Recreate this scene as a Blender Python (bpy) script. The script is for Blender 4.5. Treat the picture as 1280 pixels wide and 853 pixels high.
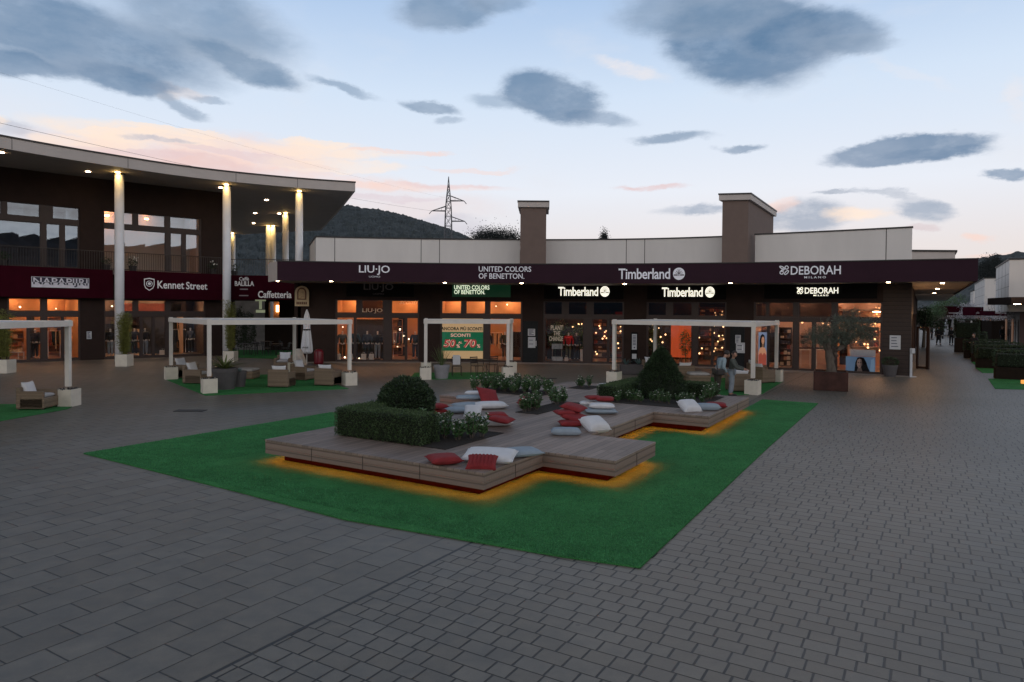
import bpy, bmesh, math, random
from mathutils import Vector, Matrix
random.seed(7)
R = math.radians
for o in list(bpy.data.objects): bpy.data.objects.remove(o)
SC = bpy.context.scene
COL = SC.collection
# ------------------------------------------------------------------ camera
CH, FOC = 3.0, 854.0
_p, _a = R(1.0), R(.45)
FV = Vector((0, math.cos(_p), -math.sin(_p)))
_u = Vector((0, math.sin(_p), math.cos(_p)))
RV = Vector((1, 0, 0))*math.cos(_a) + _u*math.sin(_a)
UV = -Vector((1, 0, 0))*math.sin(_a) + _u*math.cos(_a)
cd = bpy.data.cameras.new('camera'); cam = bpy.data.objects.new('camera', cd); COL.objects.link(cam)
m = Matrix((RV, UV, -FV)).transposed().to_4x4(); m.translation = (0, 0, CH)
cam.matrix_world = m
cd.sensor_width = 36; cd.lens = 36*FOC/1280; cd.shift_y = -22.5/1280
cd.clip_end = 6000; cd.clip_start = .1
SC.camera = cam
SC.render.resolution_x = 1024; SC.render.resolution_y = 682
SC.view_settings.view_transform = 'Standard'; SC.view_settings.look = 'None'
SC.view_settings.exposure = 0.0; SC.view_settings.gamma = 1

def ray(px, py): return FV + RV*((px-640)/FOC) + UV*((404-py)/FOC)
def G(px, py, z=0.0):
    d = ray(px, py); t = (z-CH)/d.z
    return d.x*t, d.y*t
def Zat(px, py, Y):                     # X and height of a point seen at a pixel, at distance Y
    d = ray(px, py); t = Y/d.y
    return d.x*t, CH+d.z*t
TH = R(31); E1 = (math.sin(TH), math.cos(TH)); E2 = (math.cos(TH), -math.sin(TH))
def E(a, b): return (a*E1[0]+b*E2[0], a*E1[1]+b*E2[1])     # street-aligned frame

# ------------------------------------------------------------------ node helper
class N:
    def __init__(s, nt): s.t = nt
    def n(s, typ, **kw):
        nd = s.t.nodes.new(typ)
        for k, v in kw.items():
            if k == 'i':
                for kk, vv in v.items(): s.link(vv, nd.inputs[kk])
            else: setattr(nd, k, v)
        return nd
    def link(s, a, sock):
        if isinstance(a, bpy.types.NodeSocket): s.t.links.new(a, sock)
        else: sock.default_value = a
    def m(s, op, a, b=None, c=None, clamp=False):
        nd = s.t.nodes.new('ShaderNodeMath'); nd.operation = op; nd.use_clamp = clamp
        s.link(a, nd.inputs[0])
        if b is not None: s.link(b, nd.inputs[1])
        if c is not None: s.link(c, nd.inputs[2])
        return nd.outputs[0]
    def mix(s, f, a, b, mode='MIX'):
        nd = s.t.nodes.new('ShaderNodeMix'); nd.data_type = 'RGBA'; nd.blend_type = mode
        s.link(f, nd.inputs[0]); s.link(a, nd.inputs[6]); s.link(b, nd.inputs[7])
        return nd.outputs[2]
    def noise(s, vec, scale, detail=3, rough=.55, w=None):
        nd = s.t.nodes.new('ShaderNodeTexNoise')
        if vec is not None: s.t.links.new(vec, nd.inputs['Vector'])
        nd.inputs['Scale'].default_value = scale; nd.inputs['Detail'].default_value = detail
        nd.inputs['Roughness'].default_value = rough
        return nd
    def ramp(s, f, stops):
        nd = s.t.nodes.new('ShaderNodeValToRGB'); s.link(f, nd.inputs[0])
        e = nd.color_ramp.elements
        while len(e) < len(stops): e.new(.5)
        for q, (p, c) in zip(e, stops): q.position = p; q.color = c if len(c) == 4 else (*c, 1)
        return nd.outputs[0]
    def sstep(s, v, lo, hi):
        nd = s.t.nodes.new('ShaderNodeMapRange'); nd.interpolation_type = 'SMOOTHSTEP'
        s.link(v, nd.inputs[0]); nd.inputs[1].default_value = lo; nd.inputs[2].default_value = hi
        return nd.outputs[0]

# ------------------------------------------------------------------ sky
W = bpy.data.worlds.new('World'); SC.world = W; W.use_nodes = True
nt = W.node_tree; nt.nodes.clear(); k = N(nt)
tc = k.n('ShaderNodeTexCoord')
sep = k.n('ShaderNodeSeparateXYZ', i={0: tc.outputs['Generated']})
X_, Y_, Z_ = sep.outputs
az = k.m('ARCTAN2', X_, Y_); el = k.m('ARCSINE', Z_)
comb = k.n('ShaderNodeCombineXYZ', i={0: az, 1: k.m('MULTIPLY', el, 2.2), 2: 0.0}).outputs[0]
n1 = k.noise(comb, 7, 6, .62); n2 = k.noise(comb, 24, 7, .72)
w1 = k.n('ShaderNodeSeparateColor', i={0: n1.outputs[1]}); w2 = k.n('ShaderNodeSeparateColor', i={0: n2.outputs[1]})
du = k.m('ADD', k.m('MULTIPLY', k.m('SUBTRACT', w1.outputs[0], .5), .075), k.m('MULTIPLY', k.m('SUBTRACT', w2.outputs[0], .5), .030))
dv = k.m('ADD', k.m('MULTIPLY', k.m('SUBTRACT', w1.outputs[1], .5), .034), k.m('MULTIPLY', k.m('SUBTRACT', w2.outputs[1], .5), .014))
uu = k.m('ADD', az, du); vv = k.m('ADD', el, dv)
UVV = k.n('ShaderNodeCombineXYZ', i={0: uu, 1: vv, 2: 0.0}).outputs[0]
base = k.ramp(k.m('MAXIMUM', el, 0.0), [(0.0, (.80, .72, .66)), (.09, (.82, .77, .77)), (.17, (.82, .86, .94)), (.30, (.66, .78, .94)),
                 (.46, (.37, .54, .81)), (.9, (.17, .26, .42))])
# warmer low down on the left, cooler to the right
sky = k.n('ShaderNodeTexSky', sky_type='NISHITA', sun_disc=False, sun_elevation=R(1.5), sun_rotation=R(20))
base = k.mix(1.0, base, k.mix(.5, (0, 0, 0, 1), sky.outputs[0]), 'ADD') if False else base
def pu(px, py):
    d = ray(px, py); d.normalize()
    return math.atan2(d.x, d.y), math.asin(d.z)
col = base
# thin high veil
veil = k.sstep(k.noise(comb, 3.5, 7, .6).outputs[0], .50, .75)
col = k.mix(k.m('MULTIPLY', veil, .35), col, (.80, .80, .84, 1))
tex = k.m('ADD', .55, k.m('MULTIPLY', k.sstep(k.noise(comb, 11, 7, .68).outputs[0], .34, .60), .52), clamp=True)
lum = k.m('ADD', .56, k.m('MULTIPLY', k.sstep(k.noise(comb, 5.3, 6, .6).outputs[0], .36, .62), .46))
tex_d = k.m('ADD', .66, k.m('MULTIPLY', tex, .38), clamp=True)
def cloud(px, py, ax, ay, rot, soft, c, op, wx=1.0):
    global col
    u0, v0 = pu(px, py); ua, va = pu(px+ax, py); ub, vb = pu(px, py-ay)
    a = math.hypot(ua-u0, va-v0); b = math.hypot(ub-u0, vb-v0)
    mp = k.n('ShaderNodeMapping', vector_type='TEXTURE'); k.link(UVV, mp.inputs[0])
    mp.inputs['Location'].default_value = (u0, v0, 0); mp.inputs['Rotation'].default_value = (0, 0, R(rot)); mp.inputs['Scale'].default_value = (a, b, 1)
    ln = k.n('ShaderNodeVectorMath', operation='LENGTH'); k.link(mp.outputs[0], ln.inputs[0])
    msk = k.m('SUBTRACT', 1.0, k.sstep(ln.outputs['Value'], math.sqrt(max(0, 1.0-soft)), math.sqrt(1.0+soft)))
    # the lit underside stays a little paler than the body
    tone = k.m('MULTIPLY', msk, k.m('MULTIPLY', op, tex_d if c in (DK, DK2) else tex))
    c4 = (*c[:3], 1); pale = tuple(x+(y-x)*.38 for x, y in zip(c[:3], (.72, .76, .84)))+(1,)
    # thin rims and hollows of a cloud let more light through
    col = k.mix(tone, col, k.mix(k.m('MULTIPLY', msk, lum), pale, c4))
DK = (.115, .215, .36); DK2 = (.18, .28, .42); PK = (1.0, .68, .57); CR = (1.05, .84, .68); MV = (.50, .50, .58); WH = (.86, .82, .84)
for a in [
    (240, 190, 190, 26, 3, .6, PK, .75), (170, 168, 110, 14, -3, .6, CR, .8), (330, 215, 170, 16, -2, .7, PK, .6), (400, 188, 120, 8, 0, .7, CR, .7),
    (250, 205, 90, 10, -2, .6, (.74, .55, .58), .5), (480, 232, 150, 6, 0, .8, PK, .65), (480, 258, 150, 22, 0, .8, (.86, .70, .68), .55), (560, 283, 50, 14, 0, .6, (.62, .60, .68), .6),
    (150, 166, 60, 7, 4, .3, CR, .8), (225, 164, 75, 6, -3, .3, CR, .75), (120, 178, 70, 9, 2, .35, CR, .6), (395, 178, 60, 5, 0, .4, CR, .7), (320, 196, 110, 5, -2, .35, (.80, .62, .64), .6), (420, 205, 90, 9, 0, .4, CR, .55), (150, 190, 90, 5, 0, .4, (.80, .62, .64), .5), (500, 189, 60, 3, 0, .5, PK, .6), (590, 210, 60, 3, 0, .6, PK, .4), (470, 246, 90, 4, 0, .5, (.74, .62, .68), .5),
    (200, 176, 45, 3.5, 0, .7, MV, .8), (20, 158, 40, 12, 0, .7, MV, .6), (5, 148, 22, 8, 0, .7, CR, .6),
    (785, 88, 42, 8, -14, .8, WH, .8), (815, 232, 45, 4, 0, .8, (.80, .58, .58), .8), (560, 232, 70, 3.5, 0, .8, (.84, .62, .62), .7),
    (1140, 90, 70, 7, -30, .9, WH, .25), (1268, 125, 14, 30, 10, .9, WH, .5), (215, 112, 45, 7, -4, .7, (.88, .76, .72), .6), (205, 118, 20, 6, 0, .7, CR, .4),
    (930, 45, 120, 68, -12, .42, DK, .9), (1010, 42, 95, 34, -8, .5, DK, .8), (870, 10, 110, 40, 0, .5, DK2, .75), (1060, 58, 60, 12, -6, .7, DK2, .6),
    (690, 122, 68, 33, -14, .4, DK, .85), (745, 147, 48, 12, -6, .6, DK, .6), (1130, 188, 110, 17, 0, .35, DK, .85), (1170, 190, 74, 8, -2, .6, DK, .4),
    (1256, 216, 32, 7, -8, .6, DK2, .8), (840, 171, 52, 6, 0, .8, DK2, .75), (918, 184, 27, 6, 0, .7, DK2, .8), (868, 260, 48, 7, 2, .7, (.30, .38, .50), .85),
    (1000, 273, 65, 20, 0, .6, (.35, .42, .53), .85), (1075, 270, 48, 9, 0, .7, CR, .85), (975, 258, 25, 9, 0, .7, PK, .6), (1158, 264, 38, 13, -12, .6, (.30, .38, .50), .85),
    (1110, 244, 40, 5, -12, .7, (.38, .44, .54), .8), (1048, 242, 30, 3.5, 0, .7, (.38, .44, .54), .8), (1150, 285, 30, 5, 0, .7, (.70, .58, .60), .7), (1222, 297, 20, 6, 0, .8, PK, .6), (1245, 322, 50, 4, 0, .9, PK, .5),
    (70, 38, 210, 50, -6, .55, DK, .85), (250, 25, 120, 55, -10, .7, DK2, .75), (300, 80, 75, 18, -14, .6, DK2, .8), (150, 99, 72, 17, -4, .6, DK, .8), (20, 78, 75, 16, 0, .6, DK, .8),
    (345, 100, 40, 13, 0, .8, DK2, .5), (425, 107, 44, 6, -14, .8, DK2, .6), (225, 133, 35, 9, -20, .7, DK2, .65), (535, 134, 38, 8, -8, .6, DK2, .8), (562, 152, 18, 5, 0, .8, DK2, .5),
    (560, 12, 70, 26, 6, .6, DK2, .8), (630, 5, 40, 14, 0, .8, DK2, .6), (625, 130, 40, 10, -6, .8, DK2, .5), (260, 122, 25, 4, 0, .8, DK2, .5)]:
    cloud(*a)
# broken cloud over the rest of the sky
bk = k.noise(comb, 2.6, 7, .58).outputs[0]
outside = k.m('MAXIMUM', k.sstep(k.m('ABSOLUTE', az), .85, 1.15), k.sstep(el, .55, .75))
bm_ = k.m('MULTIPLY', k.sstep(bk, .44, .60), outside)
# unseen sky shaped for its light: bright low behind the camera, dark overhead
back = k.sstep(k.m('ABSOLUTE', az), 1.1, 1.8)
glow = k.m('MULTIPLY', back, k.m('SUBTRACT', 1.0, k.sstep(el, .30, .75)))
bands = k.sstep(k.noise(comb, 3.1, 7, .62).outputs[0], .40, .58)
col = k.mix(glow, col, k.mix(bands, (.55, .64, .80, 1), (2.2, 1.93, 1.68, 1)))
bm_ = k.m('MULTIPLY', bm_, k.m('SUBTRACT', 1.0, k.m('MULTIPLY', glow, .55)))
col = k.mix(k.m('MULTIPLY', bm_, .8), col, (.17, .19, .22, 1))
col = k.mix(k.m('MULTIPLY', k.sstep(el, .55, .85), .75), col, (.14, .158, .185, 1))
pk2 = k.m('MULTIPLY', k.m('MULTIPLY', k.sstep(k.noise(comb, 6.1, 6, .6).outputs[0], .52, .66), outside), k.m('SUBTRACT', 1.0, k.sstep(el, .1, .4)))
col = k.mix(k.m('MULTIPLY', pk2, .7), col, (.9, .66, .52, 1))
low = k.sstep(el, -.06, -.01)
col = k.mix(low, (.06, .06, .06, 1), col)
# a trace of the physical dusk sky on top of it
col = k.mix(.002, col, sky.outputs[0])
bg = k.n('ShaderNodeBackground', i={0: col, 1: 1.0})
out = k.n('ShaderNodeOutputWorld', i={0: bg.outputs[0]})
# the last weak light from where the sun went down, spread wide by the clouds
sd = bpy.data.lights.new('sun', 'SUN'); sd.energy = .12; sd.angle = R(25); sd.color = (1, .8, .65)
so = bpy.data.objects.new('sun', sd); COL.objects.link(so); so.rotation_euler = (R(70), 0, R(160))

# ------------------------------------------------------------------ materials
MT = {}
def mat(name, c, rough=.7, var=.12, scale=6.0, bump=0.0, bscale=40.0, metal=0.0, island=0.0, coord='Object', spec=.5, c2=None, stretch=None, trans=0.0):
    if name in MT: return MT[name]
    M = bpy.data.materials.new(name); M.use_nodes = True; t = M.node_tree; k = N(t)
    b = t.nodes['Principled BSDF']; tcd = k.n('ShaderNodeTexCoord').outputs[coord]
    if stretch:
        mp = k.n('ShaderNodeMapping'); k.link(tcd, mp.inputs[0]); mp.inputs['Scale'].default_value = stretch; tcd = mp.outputs[0]
    nz = k.noise(tcd, scale, 5, .6).outputs[0]
    lo = tuple(x*(1-var) for x in c); hi = tuple(min(1, x*(1+var)) for x in c)
    if c2: lo, hi = c, c2
    cc = k.ramp(nz, [(.32, lo), (.68, hi)])
    if island:
        g = k.n('ShaderNodeNewGeometry').outputs['Random Per Island']
        hs = k.n('ShaderNodeHueSaturation'); k.link(cc, hs.inputs['Color'])
        k.link(k.m('ADD', k.m('MULTIPLY', g, 2*island), 1-island), hs.inputs['Value']); cc = hs.outputs[0]
    k.link(cc, b.inputs['Base Color'])
    b.inputs['Roughness'].default_value = rough; b.inputs['Metallic'].default_value = metal
    b.inputs['Specular IOR Level'].default_value = spec
    if trans: b.inputs['Transmission Weight'].default_value = trans
    if bump:
        bn = k.noise(tcd, bscale, 4, .6)
        bp = k.n('ShaderNodeBump'); bp.inputs['Strength'].default_value = bump; bp.inputs['Distance'].default_value = .02
        k.link(bn.outputs[0], bp.inputs['Height']); k.link(bp.outputs[0], b.inputs['Normal'])
    MT[name] = M; return M
def emit(name, c, s):
    if name in MT: return MT[name]
    M = bpy.data.materials.new(name); M.use_nodes = True; t = M.node_tree; b = t.nodes['Principled BSDF']
    b.inputs['Base Color'].default_value = (*c, 1); b.inputs['Emission Color'].default_value = (*c, 1); b.inputs['Emission Strength'].default_value = s
    MT[name] = M; return M
def glass(name, refl, tint=(1, 1, 1)):
    M = bpy.data.materials.new(name); M.use_nodes = True; t = M.node_tree; t.nodes.clear(); k = N(t)
    fr = k.n('ShaderNodeFresnel'); fr.inputs[0].default_value = 1.5
    f = k.m('ADD', fr.outputs[0], refl, clamp=True)
    tr = k.n('ShaderNodeBsdfTransparent'); tr.inputs[0].default_value = (*tint, 1)
    gl = k.n('ShaderNodeBsdfGlossy'); gl.inputs['Roughness'].default_value = .01; gl.inputs['Color'].default_value = (.62, .78, 1, 1)
    tcd = k.n('ShaderNodeTexCoord').outputs['Object']; nz = k.noise(tcd, .6, 1)
    bp = k.n('ShaderNodeBump'); bp.inputs['Strength'].default_value = .02; bp.inputs['Distance'].default_value = .1
    k.link(nz.outputs[0], bp.inputs['Height']); k.link(bp.outputs[0], gl.inputs['Normal'])
    mx = k.n('ShaderNodeMixShader'); k.link(f, mx.inputs[0]); k.link(tr.outputs[0], mx.inputs[1]); k.link(gl.outputs[0], mx.inputs[2])
    o = k.n('ShaderNodeOutputMaterial'); k.link(mx.outputs[0], o.inputs[0]); MT[name] = M; return M

def paving():
    M = bpy.data.materials.new('paving'); M.use_nodes = True; t = M.node_tree; k = N(t); b = t.nodes['Principled BSDF']
    tcd = k.n('ShaderNodeTexCoord').outputs['Object']; s = k.n('ShaderNodeSeparateXYZ', i={0: tcd})
    x, y = s.outputs[0], s.outputs[1]
    u = k.m('ADD', k.m('MULTIPLY', x, E1[0]), k.m('MULTIPLY', y, E1[1]))
    v = k.m('ADD', k.m('MULTIPLY', x, E2[0]), k.m('MULTIPLY', y, E2[1]))
    vb = k.m('ADD', v, 4.96)
    # large slabs, half bond
    r = k.m('FLOOR', k.m('DIVIDE', vb, .4)); fr = k.m('FRACT', k.m('DIVIDE', vb, .4))
    uo = k.m('DIVIDE', k.m('ADD', k.m('ADD', u, .0), k.m('MULTIPLY', k.m('FRACT', k.m('MULTIPLY', r, .5)), .6)), .6)
    fu = k.m('FRACT', uo); cu = k.m('FLOOR', uo)
    da = k.m('MULTIPLY', k.m('MINIMUM', fr, k.m('SUBTRACT', 1.0, fr)), .4)
    db = k.m('MULTIPLY', k.m('MINIMUM', fu, k.m('SUBTRACT', 1.0, fu)), .6)
    dL = k.m('MINIMUM', k.m('MULTIPLY', da, 1.25), db)
    wn = k.n('ShaderNodeTexWhiteNoise', noise_dimensions='2D'); k.link(k.n('ShaderNodeCombineXYZ', i={0: cu, 1: r}).outputs[0], wn.inputs['Vector'])
    # small mixed setts in courses
    r2 = k.m('FLOOR', k.m('DIVIDE', u, .205)); f2 = k.m('FRACT', k.m('DIVIDE', u, .205))
    vw = k.m('ADD', k.m('DIVIDE', v, .25), k.m('MULTIPLY', r2, 17.37))
    vo = k.n('ShaderNodeTexVoronoi', voronoi_dimensions='1D', feature='DISTANCE_TO_EDGE'); k.link(vw, vo.inputs['W']); vo.inputs['Scale'].default_value = 1; vo.inputs['Randomness'].default_value = .97
    vc = k.n('ShaderNodeTexVoronoi', voronoi_dimensions='1D', feature='F1'); k.link(vw, vc.inputs['W']); vc.inputs['Scale'].default_value = 1; vc.inputs['Randomness'].default_value = .97
    d2 = k.m('MULTIPLY', k.m('MINIMUM', f2, k.m('SUBTRACT', 1.0, f2)), .205*1.5)
    d1 = k.m('MULTIPLY', vo.outputs[0], .27*.9)
    dR = k.m('MINIMUM', d1, d2)
    vcs = k.n('ShaderNodeSeparateColor', i={0: vc.outputs['Color']}).outputs[0]
    isL = k.m('LESS_THAN', vb, 0.0)
    d = k.m('ADD', k.m('MULTIPLY', dL, isL), k.m('MULTIPLY', dR, k.m('SUBTRACT', 1.0, isL)))
    rnd = k.m('ADD', k.m('MULTIPLY', wn.outputs[0], isL), k.m('MULTIPLY', vcs, k.m('SUBTRACT', 1.0, isL)))
    d = k.m('MINIMUM', d, k.m('MULTIPLY', k.m('ABSOLUTE', vb), .45))
    wob = k.m('MULTIPLY', k.m('SUBTRACT', k.noise(tcd, 9, 2).outputs[0], .5), .006)
    # the joint width differs from place to place: half-filled with sand
    jw = k.m('MULTIPLY', k.m('SUBTRACT', k.noise(tcd, .9, 3).outputs[0], .5), .006)
    dd = k.m('ADD', k.m('ADD', d, wob), jw)
    joint = k.m('SUBTRACT', 1.0, k.sstep(k.m('SUBTRACT', dd, k.m('ADD', .0018, k.m('MULTIPLY', k.m('SUBTRACT', 1.0, isL), .0022))), .0025, .0085))
    nz = k.noise(tcd, 3.3, 6, .65).outputs[0]; nf = k.noise(tcd, 55, 5, .7).outputs[0]; big = k.noise(tcd, .22, 4, .6).outputs[0]
    c = k.ramp(nz, [(.28, (.094, .085, .073)), (.72, (.176, .159, .137))])
    val = k.m('ADD', k.m('ADD', .70, k.m('MULTIPLY', rnd, .16)), k.m('MULTIPLY', nf, .42))
    c = k.mix(1.0, c, k.n('ShaderNodeCombineColor', i={0: val, 1: val, 2: val}).outputs[0], 'MULTIPLY')
    hue = k.mix(k.m('MULTIPLY', rnd, .7), (1.03, 1.0, .93, 1), (.98, 1.0, .99, 1))
    c = k.mix(1.0, c, hue, 'MULTIPLY')
    bv = k.m('ADD', .58, k.m('MULTIPLY', big, .84))
    c = k.mix(1.0, c, k.n('ShaderNodeCombineColor', i={0: bv, 1: bv, 2: bv}).outputs[0], 'MULTIPLY')
    # trodden-in spots
    sp = k.n('ShaderNodeTexVoronoi', feature='F1'); k.link(tcd, sp.inputs['Vector']); sp.inputs['Scale'].default_value = 1.7
    c = k.mix(k.m('MULTIPLY', k.m('LESS_THAN', sp.outputs[0], .045), .45), c, (.05, .05, .05, 1))
    c = k.mix(k.m('MULTIPLY', joint, .96), c, (.010, .010, .010, 1))
    k.link(c, b.inputs['Base Color']); k.link(k.m('ADD', .36, k.m('MULTIPLY', nz, .3)), b.inputs['Roughness']); b.inputs['Specular IOR Level'].default_value = .5
    hgt = k.m('ADD', k.m('ADD', k.m('MULTIPLY', k.sstep(dd, .002, .016), .7), k.m('MULTIPLY', nf, .12)), k.m('MULTIPLY', rnd, .12))
    bp = k.n('ShaderNodeBump'); bp.inputs['Strength'].default_value = .55; bp.inputs['Distance'].default_value = .012
    k.link(hgt, bp.inputs['Height']); k.link(bp.outputs[0], b.inputs['Normal']); MT['paving'] = M; return M
def deckmat():
    M = bpy.data.materials.new('deck_boards'); M.use_nodes = True; t = M.node_tree; k = N(t); b = t.nodes['Principled BSDF']
    tcd = k.n('ShaderNodeTexCoord').outputs['Object']; s = k.n('ShaderNodeSeparateXYZ', i={0: tcd}); x, y = s.outputs[0], s.outputs[1]
    u = k.m('ADD', k.m('MULTIPLY', x, E1[0]), k.m('MULTIPLY', y, E1[1])); v = k.m('ADD', k.m('MULTIPLY', x, E2[0]), k.m('MULTIPLY', y, E2[1]))
    r = k.m('FLOOR', k.m('DIVIDE', v, .14)); f = k.m('FRACT', k.m('DIVIDE', v, .14))
    wn = k.n('ShaderNodeTexWhiteNoise', noise_dimensions='1D'); k.link(r, wn.inputs['W'])
    uo = k.m('DIVIDE', k.m('ADD', u, k.m('MULTIPLY', wn.outputs[0], 3.0)), 2.4)
    wn2 = k.n('ShaderNodeTexWhiteNoise', noise_dimensions='2D'); k.link(k.n('ShaderNodeCombineXYZ', i={0: r, 1: k.m('FLOOR', uo)}).outputs[0], wn2.inputs['Vector'])
    fu = k.m('FRACT', uo)
    d = k.m('MINIMUM', k.m('MULTIPLY', k.m('MINIMUM', f, k.m('SUBTRACT', 1.0, f)), .14), k.m('MULTIPLY', k.m('MINIMUM', fu, k.m('SUBTRACT', 1.0, fu)), 2.4))
    j = k.m('SUBTRACT', 1.0, k.sstep(d, .002, .006))
    grain = k.noise(k.n('ShaderNodeCombineXYZ', i={0: k.m('MULTIPLY', u, 1.5), 1: k.m('MULTIPLY', v, 45.0), 2: s.outputs[2]}).outputs[0], 1.6, 5, .6).outputs[0]
    c = k.ramp(grain, [(.3, (.180, .132, .108)), (.7, (.265, .205, .172))])
    val = k.m('ADD', .76, k.m('MULTIPLY', wn2.outputs[0], .44))
    val = k.m('MULTIPLY', val, k.m('ADD', .8, k.m('MULTIPLY', k.noise(tcd, .8, 4).outputs[0], .4)))
    c = k.mix(1.0, c, k.n('ShaderNodeCombineColor', i={0: val, 1: val, 2: val}).outputs[0], 'MULTIPLY')
    c = k.mix(k.m('MULTIPLY', j, .85), c, (.03, .022, .02, 1))
    k.link(c, b.inputs['Base Color']); b.inputs['Roughness'].default_value = .6
    bp = k.n('ShaderNodeBump'); bp.inputs['Strength'].default_value = .5; bp.inputs['Distance'].default_value = .006
    k.link(k.m('ADD', k.m('SUBTRACT', 1.0, j), k.m('MULTIPLY', grain, .3)), bp.inputs['Height']); k.link(bp.outputs[0], b.inputs['Normal']); return M
def bandmat(name, c, period, axis=2, depth=.012, var=.2, rough=.7):
    """woven or planked surface: bands along one axis with a fine cross pattern"""
    M = bpy.data.materials.new(name); M.use_nodes = True; t = M.node_tree; k = N(t); b = t.nodes['Principled BSDF']
    tcd = k.n('ShaderNodeTexCoord').outputs['Object']; s = k.n('ShaderNodeSeparateXYZ', i={0: tcd})
    z = s.outputs[axis]; h = k.m('ADD', s.outputs[0], k.m('MULTIPLY', s.outputs[1], 1.0)) if axis == 2 else s.outputs[2]
    q = k.m('DIVIDE', z, period); f = k.m('FRACT', q); row = k.m('FLOOR', q)
    wn = k.n('ShaderNodeTexWhiteNoise', noise_dimensions='1D'); k.link(row, wn.inputs['W'])
    wv = k.m('SINE', k.m('ADD', k.m('MULTIPLY', h, 90.0), k.m('MULTIPLY', row, 3.14159)))
    edge = k.m('SUBTRACT', 1.0, k.sstep(k.m('MINIMUM', f, k.m('SUBTRACT', 1.0, f)), .03, .16))
    nz = k.noise(tcd, 14, 4).outputs[0]
    val = k.m('ADD', k.m('ADD', 1-var, k.m('MULTIPLY', wn.outputs[0], var)), k.m('MULTIPLY', nz, var))
    cc = k.mix(1.0, (*c, 1), k.n('ShaderNodeCombineColor', i={0: val, 1: val, 2: val}).outputs[0], 'MULTIPLY')
    cc = k.mix(k.m('MULTIPLY', edge, .6), cc, tuple(v*.3 for v in c)+(1,))
    k.link(cc, b.inputs['Base Color']); b.inputs['Roughness'].default_value = rough
    bp = k.n('ShaderNodeBump'); bp.inputs['Strength'].default_value = .6; bp.inputs['Distance'].default_value = depth
    k.link(k.m('SUBTRACT', k.m('MULTIPLY', wv, .25), edge), bp.inputs['Height']); k.link(bp.outputs[0], b.inputs['Normal']); MT[name] = M; return M
def turfmat():
    M = bpy.data.materials.new('turf'); M.use_nodes = True; t = M.node_tree; k = N(t); b = t.nodes['Principled BSDF']
    tcd = k.n('ShaderNodeTexCoord').outputs['Object']
    a = k.noise(tcd, 1.1, 5, .65).outputs[0]; f = k.noise(tcd, 70, 4, .75).outputs[0]; mm = k.noise(tcd, 9, 4, .7).outputs[0]
    c = k.ramp(f, [(.30, (.014, .076, .026)), (.52, (.050, .225, .068)), (.74, (.110, .37, .125))])
    val = k.m('ADD', k.m('ADD', .22, k.m('MULTIPLY', a, 1.05)), k.m('MULTIPLY', mm, .5))
    c = k.mix(1.0, c, k.n('ShaderNodeCombineColor', i={0: val, 1: val, 2: val}).outputs[0], 'MULTIPLY')
    k.link(c, b.inputs['Base Color']); b.inputs['Roughness'].default_value = .9; b.inputs['Specular IOR Level'].default_value = .1
    bp = k.n('ShaderNodeBump'); bp.inputs['Strength'].default_value = .9; bp.inputs['Distance'].default_value = .03
    k.link(k.m('ADD', f, k.m('MULTIPLY', mm, .6)), bp.inputs['Height']); k.link(bp.outputs[0], b.inputs['Normal']); MT['turf'] = M; return M

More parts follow.
